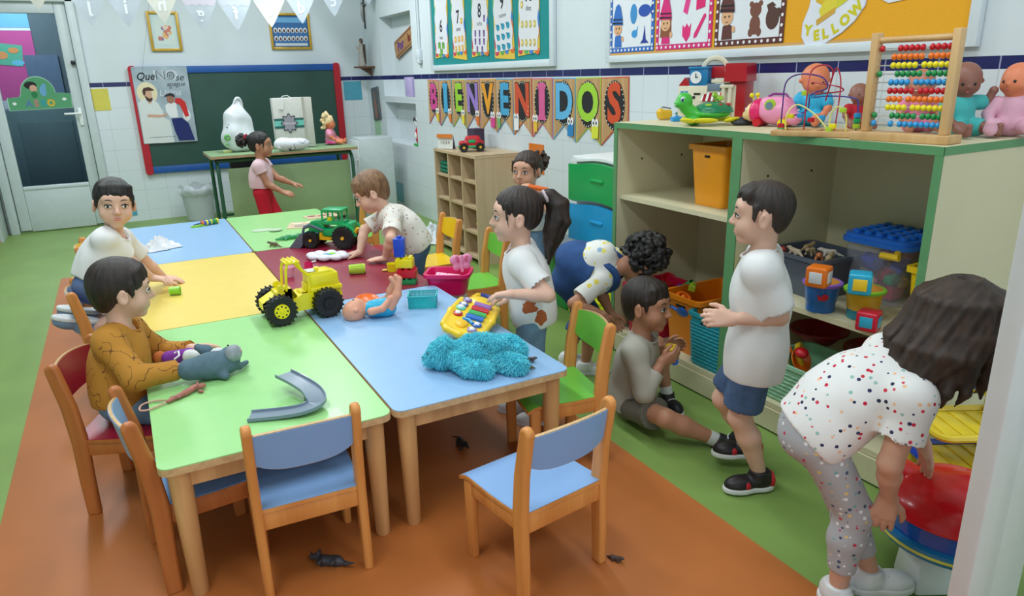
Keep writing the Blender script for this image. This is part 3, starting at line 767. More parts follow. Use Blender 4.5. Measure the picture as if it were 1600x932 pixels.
# --- welcome banner flags
M_kraft = wood('kraft_board', (200, 162, 112), (176, 134, 88), .7, axis=1, scale=.8)
FL = [('B', (204, 70, 140)), ('I', (70, 160, 204)), ('E', (150, 200, 50)), ('N', (150, 120, 196)), ('V', (232, 156, 32)), ('E', (70, 160, 204)), ('N', (206, 78, 44)), ('I', (214, 92, 148)), ('D', (96, 176, 220)), ('O', (160, 208, 56)), ('S', (208, 76, 34))]
ITEM = [(230, 200, 50), (226, 120, 40), (226, 210, 50), (226, 110, 40), (214, 70, 140), (110, 180, 110), (232, 232, 232), (236, 190, 60), (40, 130, 190), (216, 220, 60), None]
for i, (ch, c) in enumerate(FL):
    yy = 6.205 - .2675 * (i + .5); w = .262; h = .39
    t = wall_thing('banner_flag', 'kraft banner flag with the letter %s in %s' % (ch, ('pink, the first of the row', 'blue, second from the left', 'lime green, third from the left', 'purple, fourth from the left', 'yellow-orange with a pink eraser character', 'blue, sixth from the left', 'red-orange, seventh from the left', 'pink, beside the light blue D', 'light blue, with a blue glue bottle', 'lime green, beside the S', 'red-orange, the last of the row')[i]), 'banner flag', WR(yy, 1.10, .003, (-1.2, .8, -.5, .6, 0, -.6, .5, 0, -.5, .4, 1)[i]), 'letter flags of the welcome banner')
    out = [(-w / 2, .19), (w / 2, .19), (w / 2, -.20), (.0, -.105), (-w / 2, -.20)]
    inn = [(-w / 2 + .006, .184), (w / 2 - .006, .184), (w / 2 - .006, -.19), (.0, -.097), (-w / 2 + .006, -.19)]
    layer('flag_border', [out], c, t, 0); layer('flag', [inn], M_kraft, t, .0012)
    layer('oval', [blob(0, .035, .098, .138, 28)], BLACK, t, .0024)
    layer('bead_dots', [blob(.091 * math.cos(a / 26 * 2 * PI), .035 + .130 * math.sin(a / 26 * 2 * PI), .0042, .0042, 8) for a in range(26)], (228, 224, 210), t, .0036)
    b = MB(); text(b, ch, .30, T4(-.0, .035, .0042), .001, .92 if ch != 'I' else 1.5, bold=.017)
    b.build('letter_outline', card(BLACK), t, 0)
    b = MB(); text(b, ch, .30, T4(-.0, .035, .0056), .0012, .92 if ch != 'I' else 1.5, bold=.011); b.build('letter', card(c), t, 0)
    if ch == 'I':
        layer('letter', [rrect(.10, .03, .002, cx=0, cy=.137), rrect(.10, .03, .002, cx=0, cy=-.065)], c, t, .0056)
    if ITEM[i]:
        sx = 1 if i not in (5, 6, 7) else -1; cx = sx * .085
        shp = [(cx - .02, -.16), (cx + .02, -.16), (cx + .024, -.08), (cx, -.05), (cx - .024, -.08)] if i in (0, 1, 2, 3, 5, 7) else [(cx - .036, -.165), (cx + .03, -.16), (cx + .036, -.07), (cx - .036, -.075)]
        layer('supply_figure', [shp], ITEM[i], t, .007)
        layer('eye', [blob(cx - .018, -.07, .017, .024), blob(cx + .018, -.07, .017, .024)], (236, 236, 236), t, .0083)
        layer('pupil', [blob(cx - .014, -.072, .006, .009), blob(cx + .014, -.072, .006, .009)], BLACK, t, .0096)
# --- teal notice board with number cards
M_teal = mat('teal_felt', (22, 138, 138), .9, .05, 200)
M_wframe = mat('white_frame', (214, 224, 230), .4, .02)
def board(label, y0, y1, z0, z1, m, fw, sub=None):
    t = wall_thing('notice_board', label, 'notice board', WR((y0 + y1) / 2, (z0 + z1) / 2, .002), 'notice boards on the right wall'); w, h = y0 - y1, z1 - z0
    b = MB(); b.box((0, 0, .008), (w - .02, h - .02, .012)); b.build('felt_surface', m, t)
    b = MB()
    for s in (-1, 1): b.box((s * (w - fw) / 2, 0, .014), (fw, h, .028), bev=.003); b.box((0, s * (h - fw) / 2, .014), (w - 2 * fw, fw, .028), bev=.003)
    b.build('frame', M_wframe, t); return t
board('teal notice board with number cards 6 to 10', 6.04, 4.02, 1.362, 2.3, M_teal, .045)
words = {6: 'seis', 7: 'siete', 8: 'ocho', 9: 'nueve', 10: 'diez'}
for n, yc, zb, w, rl, ci in ((6, 5.79, 1.455, .28, 7, (110, 170, 70)), (7, 5.45, 1.46, .255, -3, (226, 164, 50)), (8, 5.065, 1.445, .29, 5, (126, 96, 160)), (9, 4.70, 1.44, .30, -6, (40, 150, 180)), (10, 4.335, 1.43, .29, 4, (196, 176, 90))):
    h = .55
    t = wall_thing('number_card', 'wavy white number card showing %d, %s' % (n, {6: 'with green pictures', 7: 'with orange pictures', 8: 'with purple pictures', 9: 'with blue bird pictures', 10: 'with yellow pictures'}[n]), 'number card', WR(yc, zb + h / 2, .018, -rl * .5), 'number cards on the teal board')
    W2 = w * .5; N_ = 14
    out = [(-W2, -h / 2 + .0), (W2, -h / 2 + .03 * (1 if rl > 0 else -1)), (W2 * .94, 0), (W2, h / 2), (-W2, h / 2), (-W2 * .94, 0)]
    layer('rainbow_backing', [out], (226, 190, 70), t, 0)
    for k, (cc, q) in enumerate((((206, 60, 90), -.75), ((60, 130, 200), .25), ((90, 170, 90), -.2), ((228, 110, 40), .8))):
        layer('colour_patch', [blob(q * W2, -h / 2 + .035, .028, .022), blob(-q * W2, h / 2 - .04, .03, .03), blob(W2 * .88 * (1 if k % 2 else -1), (-.16, -.05, .08, -.1)[k], .012, .06)], cc, t, .0012)
    wav = [(x_ * (W2 * .86 + .010 * math.sin(y_ * 40)), y_) for x_, ys in ((1, np.linspace(-h / 2 + .04, h / 2 - .02, 16)), (-1, np.linspace(h / 2 - .02, -h / 2 + .04, 16))) for y_ in ys]
    layer('card_face', [wav], (222, 222, 228), t, .0026)
    zt = {6: -.02, 7: .02, 8: .05, 9: .085, 10: .11}[n]
    b = MB(); text(b, str(n), .135, T4(0, zt, .0042), .001, .85, bold=.003); text(b, words[n], .045, T4(0, zt - .085, .0042), .001); b.build('lettering', card((40, 36, 52)), t, 0)
    rows = {6: [2, 1], 7: [3, 3], 8: [3, 3, 2], 9: [3, 3, 3], 10: [4, 4]}[n]; shp = []; z_ = zt - .125
    step = (z_ + h / 2 - .03) / len(rows)
    for rr in rows:
        z_ -= step * .5
        for q in range(rr): shp.append((((q - (rr - 1) / 2) * W2 * 1.5 / max(rr, 2.6)), z_))
        z_ -= step * .5
    if n == 7: shp.append((W2 * .5, zt - .03))
    if n == 8: shp.append((W2 * .55, zt - .05))
    if n == 10: shp += [(-W2 * .6, zt - .06), (W2 * .6, zt)]
    for (sx, sz) in shp:
        rr = .016; b = MB()
        if n == 6: b.prism(rrect(.052, .044, .008, cx=sx, cy=sz), .001, z0=.0042).prism(blob(sx - .014, sz + .023, .009, .009, 8), .001, z0=.0042).prism(blob(sx + .014, sz + .023, .009, .009, 8), .001, z0=.0042)
        elif n == 8: b.prism(rrect(.026, .048, .006, cx=sx, cy=sz), .001, z0=.0042).prism([(sx - .016, sz + .02), (sx, sz + .008), (sx + .016, sz + .02), (sx, sz)], .001, z0=.0042)
        elif n == 9: b.prism(blob(sx, sz, .025, .022, 12), .001, z0=.0042).prism([(sx - .018, sz), (sx - .034, sz + .026), (sx - .008, sz + .020)], .001, z0=.0042)
        else: b.prism(blob(sx, sz, .0175 if n == 10 else .021, .025, 12), .001, z0=.0042)
        b.build('counting_picture', card(ci), t, 0)
    if n in (7, 10): layer('face_patch', [blob(sx, sz, .010, .012, 10) for sx, sz in shp], (240, 220, 150), t, .0056)
# --- ochre notice board with colour posters
M_ochre = mat('ochre_felt', (232, 166, 34), .9, .04, 150)
ob = board('ochre notice board with crayon colour posters above the cabinets', 3.46, 1.42, 1.368, 2.3, M_ochre, .036)
layer('wood_trim', [[(-.984, -.43), (-.967, -.43), (-.967, .43), (-.984, .43)], [(-.984, -.43), (.984, -.43), (.984, -.418), (-.984, -.418)]], (206, 160, 96), ob, .014)
def cposter(label, y0, y1, c, dark, word, girl, items):
    w = y0 - y1; h = .48; t = wall_thing('colour_poster', label, 'poster', WR((y0 + y1) / 2, 1.418 + h / 2, .018), 'crayon colour posters on the ochre board')
    layer('border', [rrect(w, h, .004)], c, t, 0); layer('sheet', [rrect(w - .05, h - .05, .003)], (226, 230, 236), t, .0012)
    N_ = 11
    layer('border_dots', [blob(-w / 2 + .012 + k * (w - .024) / N_, s * (h / 2 - .012), .007, .007, 8) for k in range(N_ + 1) for s in (-1, 1)] + [blob(s * (w / 2 - .012), -h / 2 + .03 + k * .04, .007, .007, 8) for k in range(11) for s in (-1, 1)], (236, 232, 236), t, .0013)
    x = -w / 2 + .075; y = -h / 2
    layer('dungarees', [[(x - .03, y + .028), (x + .035, y + .028), (x + .03, y + .085), (x + .005, y + .095), (x - .025, y + .085)]], c, t, .0026)
    if girl: layer('hair', [[(x - .04, y + .06), (x + .045, y + .06), (x + .04, y + .15), (x - .035, y + .15)]], (140, 80, 50), t, .0030)
    layer('face', [blob(x, y + .122, .036, .034), blob(x + .042, y + .07, .01, .014)], (222, 172, 130), t, .0038)
    layer('crayon_hat', [[(x - .044, y + .145), (x + .044, y + .14), (x + .04, y + .175), (x + .022, y + .235), (x + .004, y + .25), (x - .018, y + .238), (x - .04, y + .175)]], c, t, .005)
    layer('hat_band', [[(x - .044, y + .150), (x + .044, y + .146), (x + .043, y + .153), (x - .043, y + .158)], [(x - .042, y + .17), (x + .041, y + .166), (x + .04, y + .172), (x - .041, y + .176)]], BLACK, t, .0062)
    layer('face_line', [blob(x - .012, y + .125, .004, .005, 8), blob(x + .014, y + .125, .004, .005, 8), [(x - .01, y + .105), (x, y + .101), (x + .012, y + .106), (x, y + .099)]], BLACK, t, .0052)
    b = MB(); text(b, word, .06, T4(.07, .075, .0026), .001); b.build('lettering', card(dark), t, 0)
    for n_, cc, ps in items: layer(n_, [[(px_ , py_ ) for px_, py_ in p_] for p_ in ps], cc, t, .0026)
    return t
y = -.24
cposter('blue crayon poster with a boy in a blue hat', 3.43, 3.05, (50, 110, 190), (40, 90, 180), 'AZUL', 0, [
    ('mitten', (60, 140, 200), [blob(.02, y + .19, .028, .05)]), ('fish', (40, 80, 170), [blob(.11, y + .2, .05, .03), [(.15, y + .2), (.175, y + .235), (.17, y + .17)]]),
    ('bird', (60, 150, 210), [blob(.03, y + .09, .025, .02), [(.03, y + .09), (.06, y + .13), (.05, y + .08)]]), ('wizard_hat', (44, 60, 150), [[(.08, y + .04), (.15, y + .04), (.125, y + .06), (.115, y + .13), (.10, y + .06)]])])
cposter('pink crayon poster with a girl in a pink hat', 3.035, 2.635, (214, 40, 120), (200, 40, 110), 'ROSA', 1, [
    ('candle', (226, 60, 140), [[(.0, y + .17), (.03, y + .155), (.06, y + .26), (.03, y + .27)]]), ('notebook', (220, 30, 110), [[(.09, y + .17), (.15, y + .18), (.15, y + .27), (.09, y + .26)]]),
    ('tulip', (224, 40, 120), [[(.0, y + .11), (.0, y + .06), (.03, y + .03), (.055, y + .06), (.06, y + .115), (.045, y + .095), (.03, y + .115), (.015, y + .095)]]), ('pencil', (220, 40, 116), [[(.08, y + .045), (.10, y + .05), (.16, y + .14), (.155, y + .15), (.145, y + .15), (.083, y + .065)]])])
cposter('brown crayon poster with a boy in a brown hat, a bear and a pitcher', 2.615, 2.215, (94, 50, 46), (90, 50, 40), 'MARRÓN', 0, [
    ('chair_picture', (110, 62, 46), [[(.0, y + .20), (.008, y + .20), (.008, y + .26), (.05, y + .26), (.05, y + .2), (.058, y + .2), (.058, y + .3), (.0, y + .3)]]), ('bear', (120, 74, 58), [blob(.04, y + .14, .032, .03), blob(.015, y + .165, .012, .012), blob(.066, y + .165, .012, .012), blob(.04, y + .08, .03, .04), blob(.018, y + .05, .014, .018), blob(.064, y + .05, .014, .018)]),
    ('pitcher', (84, 54, 48), [blob(.135, y + .10, .036, .045), [(.11, y + .13), (.10, y + .155), (.13, y + .165), (.15, y + .15)], blob(.165, y + .12, .014, .02)]), ('basket', (150, 96, 80), [blob(.13, y + .23, .04, .025)])])
def cutout(label, yc, zc, sc, word, c, extra, wall_off=.018):
    t = wall_thing('word_cutout', label, 'cut-out', WR(yc, zc, wall_off) @ MX.Diagonal((.84, .84, 1, 1)), 'colour word cut-outs on the ochre board')
    out = [(-.155, -.13), (-.13, -.165), (-.08, -.175), (-.02, -.165), (.06, -.125), (.12, -.08), (.165, -.02), (.17, .02), (.14, .07), (.13, .12), (.15, .2), (-.12, .2), (-.115, .08), (-.125, .0), (-.155, -.07)]
    layer('outline', [[(x * 1.03, y_ * 1.03 + .002) for x, y_ in out]], (200, 206, 226), t, 0)
    layer('backing', [out], (222, 226, 236), t, .0012)
    for n_, cc, ps in extra: layer(n_, ps, cc, t, .0026)
    b = MB(); xs = [-.122, -.072, -.024, .026, .076, .128][:len(word)]; ys = [-.105, -.13, -.125, -.105, -.072, -.03]; rs = [-5, 8, 14, 26, 38, 45]
    for k, ch in enumerate(word): text(b, ch, .062, T4(xs[k], ys[k], .0028, rs[k]), .001, bold=.0035)
    b.build('lettering', card(c), t, 0)
cutout('white cut-out reading YELLOW with yellow shapes', 1.99, 1.545, 1, 'YELLOW', (206, 196, 30), [
    ('yellow_shape', (216, 176, 40), [[(-.09, .02), (-.05, -.0), (-.035, .03), (-.035, .09), (-.06, .11), (-.10, .08)]]), ('yellow_shape', (220, 204, 60), [[(-.035, .03), (.03, .08), (.02, -.02), (-.05, -.06), (-.07, -.02)]]),
    ('yellow_shape', (206, 200, 50), [[(.03, .10), (.10, .12), (.105, .03), (.06, .0), (.02, -.02)]]), ('gold_base', (206, 160, 60), [[(-.08, -.06), (.02, -.01), (.02, -.035), (-.075, -.085)]])])
t = wall_thing('word_cutout', 'white cut-out reading BLUE at the top of the ochre board', 'cut-out', WR(1.705, 1.665, .018), 'colour word cut-outs on the ochre board')
layer('backing', [[(-.12, -.10), (-.05, -.135), (.0, -.13), (.09, -.12), (.11, -.06), (.10, .15), (-.1, .15), (-.13, -.02)]], (222, 226, 236), t, 0)
b = MB(); text(b, 'BLUE', .085, T4(0, -.078, .0014), .001, bold=.004); b.build('lettering', card((50, 130, 200)), t, 0)
# --- pennant string crossing the room in front of the back wall
tips = [(62, 16, 4), (145, 40, 1), (202, 42, 1), (258, 37, 2), (318, 49, 1), (372, 48, 1), (425, 43, 2), (473, 37, 1), (523, 26, 1), (576, 8, 1)]
letters = ['k', 'j', 'i', 'h', 'g', 'f', 'e', 'd', 'c', 'b']
M_penn = mat('pennant_paper', (206, 216, 226), .8, .02, alpha=.8); M_penn2 = mat('pennant_paper_cream', (222, 222, 212), .8, .02); M_pl = mat('pennant_letter', (240, 244, 248), .8, .01)
M_scal = mat('pennant_scallop', (200, 206, 218), .8, .02)
M_scalp = mat('pennant_scallop_pink', (212, 206, 220), .8, .02)
tops = []
for k, (px, py, st) in enumerate(tips):
    Y = 6.0 + .16 * k; p = GY(px, py, Y); w = .27; h = .34
    m = MX.Translation(p) @ WB(0, 0, 0, 0, 0) @ MX.Rotation(R(-8), 4, 'Y')
    t = wall_thing('pennant', 'white paper pennant with a mirrored letter %s on the overhead string' % letters[k], 'pennant', m, 'paper pennants on the overhead string')
    prof = [(0, 0), (.03, .04), (w / 2 - .01, .21), (w / 2, .24), (w / 2, h), (-w / 2, h), (-w / 2, .24), (-w / 2 + .01, .21), (-.03, .04)]
    layer('pennant_sheet', [prof], M_penn if st == 1 else M_penn2, t, 0, .0015)
    sc = [(-w / 2, h), (-w / 2, .25)] + [(-w / 2 + w * i / 24, .21 - .018 * abs(math.sin(PI * i / 6))) for i in range(25)] + [(w / 2, .25), (w / 2, h)]
    sc = [(x_ * (1 if y_ > .24 else .86), y_) for x_, y_ in sc]
    layer('scalloped_top', [sc[::-1]], M_scal if st != 1 or k % 2 else M_scalp, t, .0016, .001)
    b = MB(); text(b, letters[k], .14, T4(0, .135, .0035), .001, .95, mirror=True, bold=.003); b.build('letter', M_pl, t, 0)
    tops.append(p + V((0, 0, h)))
b = MB(); A = tops[0] + V((-2.6, -2.2, .35)); Z = V((XR - .012, 7.85, tops[-1].z + .15)); b.tube([V((XL + .012, 5.2, 2.4))] + [q + V((0, -.003, -.01)) for q in tops] + [Z], .003, 6)
tag(b.build('pennant_string', M_white), 'thin white string the paper pennants hang from', 'string')
# --- niche, corner and cable
t = wall_thing('wooden_sign', 'long wooden name board leaning inside the upper wall niche', 'sign', MX.Translation(GX(632, 72, XR + .115) + V((0, -.12, .06))) @ MX(((0, 0, -1, 0), (-1, 0, 0, 0), (0, 1, 0, 0), (0, 0, 0, 1))) @ MX.Rotation(R(15), 4, 'Z'))
b = MB(); b.prism(rrect(.76, .17, .03), .012); b.build('board', wood('sign_wood', (190, 140, 84), (160, 110, 60), axis=0), t, 30)
layer('border_line', [[(-.35, .07), (.35, .07), (.35, .063), (-.35, .063)], [(-.35, -.07), (.35, -.07), (.35, -.063), (-.35, -.063)]], (90, 50, 40), t, .0122)
b = MB(); text(b, 'Por', .12, T4(-.2, 0, .0135), .001, bold=.004); b.build('lettering', card((96, 60, 140)), t, 0)
b = MB(); text(b, 'la paz', .11, T4(.14, 0, .0135), .001, bold=.004); b.build('lettering', card((120, 50, 50)), t, 0)
t = tag(MB().box((0, 0, .09), (.09, .2, .18), bev=.004).build('lilac_box', mat('lilac_card', (186, 170, 214), .6)), 'lilac box on the shelf of the wall niche', 'box'); t.location = (XR + .06, 6.74, 1.1365)
t = thing('apple_toy', 'red and white apple figure with a green foot in the lower wall niche', 'toy', (XR + .06, 6.64, .672))
b = MB(); b.ell((0, 0, .10), (.045, .05, .09)); b.build('body', mat('toy_red', (198, 20, 36), .35), t); b = MB(); b.ell((0, 0, .22), (.04, .045, .06)).ell((-.02, -.0, .10), (.03, .03, .05)); b.build('head', M_white, t)
b = MB(); b.tube([(-.04, .03, .24), (-.045, 0, .27), (-.04, -.03, .24)], .006); b.build('eyebrow', M_black, t); b = MB(); b.box((0, 0, .012), (.10, .11, .022), bev=.008); b.build('foot', mat('toy_green', (40, 170, 60), .35), t)
t = wall_thing('religious_picture', 'dark framed religious picture on the narrow wall before the niche', 'picture', WR(7.69, 1.05, .004, 6))
b = MB(); b.box((0, 0, .008), (.22, .34, .016), bev=.003); b.build('panel', mat('dark_print', (86, 92, 96), .5, .25, 12), t); layer('figure', [[(-.03, -.15), (.05, -.15), (.04, .02), (.0, .08), (-.03, .02)], blob(.0, .1, .022, .03)], (150, 110, 96), t, .0165)
t = wall_thing('crucifix', 'small dark metal crucifix high in the room corner', 'crucifix', WR(7.86, 1.97, .003))
b = MB(); b.box((0, 0, .008), (.018, .30, .012), bev=.002).box((0, .085, .008), (.13, .018, .012), bev=.002); b.build('cross', mat('bronze', (84, 84, 82), .45, metal=.6), t)
b = MB(); b.tube([(0, .09, .022), (0, .0, .03), (0, -.08, .022)], [.012, .016, .007]).ell((0, .105, .026), .012).tube([(-.055, .09, .018), (0, .075, .024), (.055, .09, .018)], .005); b.build('figure', mat('pewter', (150, 150, 148), .4, metal=.5), t)
t = thing('statue_bracket', 'small wooden bracket in the corner holding a statuette', 'bracket', (XR - .09, 7.75, 1.43))
b = MB(); b.box((0, 0, 0), (.18, .18, .018), bev=.003); b.build('shelf', wood('bracket_wood', (120, 80, 56), (90, 58, 40), axis=0), t); b = MB(); b.prism([(0, 0), (.15, 0), (0, -.001), (0, -.0)], .001)
b = MB(); b.prism([(.08, -.01), (-.05, -.01), (.08, -.09)], .016, MX(((1, 0, 0, 0), (0, 0, 1, -.008), (0, 1, 0, 0), (0, 0, 0, 1)))); b.build('brace', _M['bracket_wood'], t)
t = thing('statuette', 'small robed statuette with raised hands standing on the corner bracket', 'statuette', (XR - .11, 7.75, 1.441))
b = MB(); b.lathe([(.038, 0), (.04, .02), (.028, .10), (.024, .17), (.028, .2), (.012, .225)], n=16); b.build('robe', mat('pale_plaster', (170, 166, 160), .6, .1, 30), t)
b = MB(); b.ell((0, 0, .245), (.018, .02, .024)).tube([(-.01, -.0, .2), (-.04, 0, .17), (-.05, 0, .2)], .007); b.build('head', mat('plaster_face', (196, 170, 150), .6), t)
b = MB(); b.ell((.006, 0, .25), (.022, .025, .03)).sheet(lambda u, v: (.03 + .01 * math.sin(u * 6), -.035 + .07 * u, .02 + .2 * v), 6, 6, .004); b.build('cloak', mat('brown_cloak', (96, 78, 66), .6), t)
b = MB()
for y_ in (6.36, 6.32): b.tube([(XR - .012, y_, 2.9), (XR - .012, y_, 1.9), (XR - .012, y_ + .0, 1.56)], .008, 6)
b.box((XR - .016, 6.34, 1.505), (.032, .09, .10), bev=.004).box((XR - .02, 6.33, 1.45), (.03, .06, .035), bev=.006)
structure('trim_4', b, M_wframe, 30)
# --- door decorations and the corridor
t = wall_thing('door_sign', 'green arched children sign reading ASRO fixed on the door glass', 'sign', MX.Translation(GY(61, 151, YB - .03)) @ WB(0, 0, 0, 0, 0) @ MX.Diagonal((.88, .95, 1, 1)))
arch = [(-.275, -.12), (.275, -.11), (.285, .02), (.17, .03)] + [(.15 * math.cos(R(a)), .03 + .15 * math.sin(R(a))) for a in range(0, 181, 15)] + [(-.17, .0), (-.275, -.005)]
layer('panel_rim', [[(x * 1.03, y_ * 1.04) for x, y_ in arch]], (170, 206, 190), t, -.001); layer('panel', [arch], (84, 152, 108), t, .0006)
layer('hair', [blob(-.055, .105, .055, .035)], BLACK, t, .002); layer('face', [blob(-.035, .075, .032, .034)], (206, 160, 136), t, .0032); layer('pullover', [blob(-.035, .02, .026, .032)], (40, 120, 70), t, .0032)
layer('star', [blob(.045, .05, .03, .05), blob(.06, .09, .02, .03)], (104, 160, 200), t, .002)
for ch, x_, c_ in (('A', -.10, (80, 120, 160)), ('S', -.035, (180, 120, 120)), ('R', .03, (50, 150, 160)), ('O', .095, (214, 170, 50))):
    b = MB(); text(b, ch, .085, T4(x_, -.065, .002), .001, bold=.004); b.build('letter', card(c_), t, 0)
layer('flower', [blob(-.225, -.06, .018, .014), blob(.22, -.03, .02, .014)], (226, 230, 228), t, .002)
cy = YB + 1.84
def CB(px, py, off=0.0): p = GY(px, py, cy); return MX.Translation(p + V((0, -off, 0))) @ WB(0, 0, 0, 0, 0)
t = wall_thing('pink_display', 'pink display panel with a sky blue top strip seen through the door glass', 'display panel', CB(14, 95))
layer('panel', [rrect(.72, .92, .003, cx=-.1)], (200, 84, 150), t, 0); layer('top_strip', [rrect(.72, .16, .003, cx=-.1, cy=.42)], (120, 186, 224), t, .0015); layer('white_strip', [rrect(.72, .025, .002, cx=-.1, cy=.325)], (220, 226, 232), t, .0016)
t = wall_thing('picture_card', 'small green and blue picture card on the pink display panel', 'picture card', CB(12, 85, .004))
layer('card', [[(-.16, -.1), (.12, -.13), (.15, .09), (-.16, .13)]], (96, 180, 150), t, 0); layer('picture', [blob(-.05, -.01, .05, .04), blob(.06, .04, .05, .03)], (226, 150, 90), t, .0015); layer('picture', [blob(.08, -.09, .06, .03)], (110, 190, 220), t, .0015)
t = wall_thing('corridor_door', 'blue-grey door in the corridor behind the glass', 'door', CB(75, 140)); 
b = MB(); b.box((0, -.28, .01), (.32, 1.3, .03)); b.build('leaf', mat('blue_grey_door', (92, 112, 138), .6), t); b = MB(); b.ell((-.02, .05, .04), (.035, .035, .02)); b.build('porthole', mat('porthole', (66, 78, 98), .4), t)
t = wall_thing('corridor_notice', 'white papers pinned under the pink panel in the corridor', 'notice', CB(38, 178, .002))
layer('paper', [rrect(.62, .30, .002, cx=-.02)], (196, 204, 214), t, 0); layer('paper_print', [rrect(.06, .24, .002, cx=.2), rrect(.04, .2, .002, cx=-.25)], (110, 130, 150), t, .0014)
t = wall_thing('corridor_cupboard', 'low grey cupboard in the corridor behind the glass door', 'cupboard', MX.Translation((-.85, cy - .25, .55)) @ WB(0, 0, 0, 0, 0))
b = MB(); b.box((0, 0, 0), (.984, 1.08, .4), bev=.005); b.build('body', mat('cupboard_grey', (96, 120, 124), .5), t); b = MB(); b.box((.18, -.05, .205), (.5, .9, .012), bev=.003); b.build('door', mat('cupboard_grey2', (88, 110, 114), .5), t)
# backpack by the left door post
p = GZ(5, 385, 0)
t = thing('backpack', 'blue backpack with a red strap at the left edge by the door post', 'backpack', (-1.18, 7.62, 0))
F = Field(.008); F.box((0, 0, .30), (.12, .09, .17), rd=.06); fmesh('body', F, mat('pack_blue', (30, 56, 150), .7), t)
F = Field(.008); F.box((0, -.08, .23), (.10, .05, .09), rd=.04); fmesh('pocket', F, mat('pack_blue2', (40, 80, 190), .7), t)
b = MB(); b.tube([(.06, -.10, .42), (.09, -.13, .25), (.10, -.12, .12), (.11, -.13, .02)], .01, 8); b.build('strap', mat('toy_red', (198, 20, 36), .35), t)
b = MB(); b.cyl((0, -.02, 0.0), (0, -.02, .14), .05, .06); b.build('base', mat('dark_purple', (60, 30, 60), .7), t)
from mathutils import noise as NZ
# ================================================================== toys: helpers
FWD = V((.473, .881, 0)).normalized(); RGT = V((.881, -.473, 0)).normalized(); UP = V((0, 0, 1))
def PL(n, c, rough=.32, **k): return mat('toy_' + n, c, rough, .03, coat=.15, **k)
PY, PR, PG, PBl, PBk, PPk, PMg, POr, PW = PL('yellow', (240, 222, 16)), PL('red', (204, 16, 34)), PL('emerald', (10, 168, 98)), PL('blue', (24, 70, 196)), mat('rubber_tyre', (20, 21, 24), .6, .1), PL('pink', (240, 150, 190)), PL('magenta', (226, 24, 104)), PL('orange', (240, 110, 22)), PL('ivory', (232, 226, 206))
PT, PCy, PLg, PGr, PWh = PL('teal', (22, 176, 178)), PL('sky', (40, 150, 214)), PL('lime', (176, 212, 50)), PL('grey', (96, 102, 112)), PL('white', (232, 234, 238))
def loft(b, loops, cap0=True, cap1=True):
    n = len(loops[0]); vs = [p for l in loops for p in l]; fs = []
    for i in range(len(loops) - 1):
        for j in range(n): fs.append([i * n + j, i * n + (j + 1) % n, (i + 1) * n + (j + 1) % n, (i + 1) * n + j])
    if cap0: fs.append(list(range(n))[::-1])
    if cap1: fs.append(list(range((len(loops) - 1) * n, len(loops) * n)))
    b.add(vs, fs)
def tubm(b, w, d, h, t=.004, k=.85, rim=.01, r=.02, z0=0.0):
    """open tapered tub: w, d at the mouth, k the bottom scale"""
    L = lambda s, z, g=0: [(x, y, z0 + z) for x, y in rrect(w * s + g, d * s + g, r)]
    ks = lambda z: k + (1 - k) * z / h
    loft(b, [L(k, 0), L(ks(h * .5), h * .5), L(ks(h - rim), h - rim), L(1, h - rim, rim), L(1, h, rim), L(1, h, -2 * t), L(ks(h * .5), h * .5, -2 * t), L(k, t, -2 * t)], True, True)
def toyE(name, label, cat, loc, rz=0, group=None): return thing(name, label, cat, loc, R(rz), group)
def wheel(name, parent, x, y, r, w, hub, hubc, lugs=20, side=1):
    b = MB(); c = V((x, y, r)); ax = V((1, 0, 0))
    b.lathe([(r * .45, -w / 2 * .7), (r * .7, -w / 2), (r * .93, -w / 2 * .95), (r * .96, -w / 2 * .6), (r * .96, w / 2 * .6), (r * .93, w / 2 * .95), (r * .7, w / 2), (r * .45, w / 2 * .7)], c, (1, 0, 0), 32)
    for i in range(lugs):
        a = 2 * PI * i / lugs
        for s_ in (-1, 1):
            aa = a + s_ * .5 * PI / lugs; b.box(c + V((s_ * w * .25, r * .97 * math.cos(aa), r * .97 * math.sin(aa))), (w * .5, r * .09, r * .14), (aa + PI / 2, 0, 0))
    o = b.build(name, PBk, parent, 40)
    b = MB(); s = side
    b.cyl(c + ax * (w / 2 * .55 * s), c + ax * (w / 2 * .98 * s), r * hub, r * hub * .92, 24)
    if hub > .3:
        b.use(1)
        for i in range(8): a = 2 * PI * i / 8; q = c + ax * (w / 2 * .97 * s) + V((0, math.cos(a), math.sin(a))) * r * hub * .68; b.cyl(q, q + ax * .0015 * s, r * .06, r * .06, 8)
        b.use(0); b.cyl(c + ax * (w / 2 * .97 * s), c + ax * (w / 2 * 1.1 * s), r * .14, r * .1, 12)
        b.build('hub', [hubc, PBk], o)
    else: b.build('hub', hubc, o)
    return o
def side(b, poly, w, x=0): b.prism([(y, z) for y, z in poly], w, MX(((0, 0, 1, x - w / 2), (1, 0, 0, 0), (0, 1, 0, 0), (0, 0, 0, 1))))   # (y,z) outline extruded across x
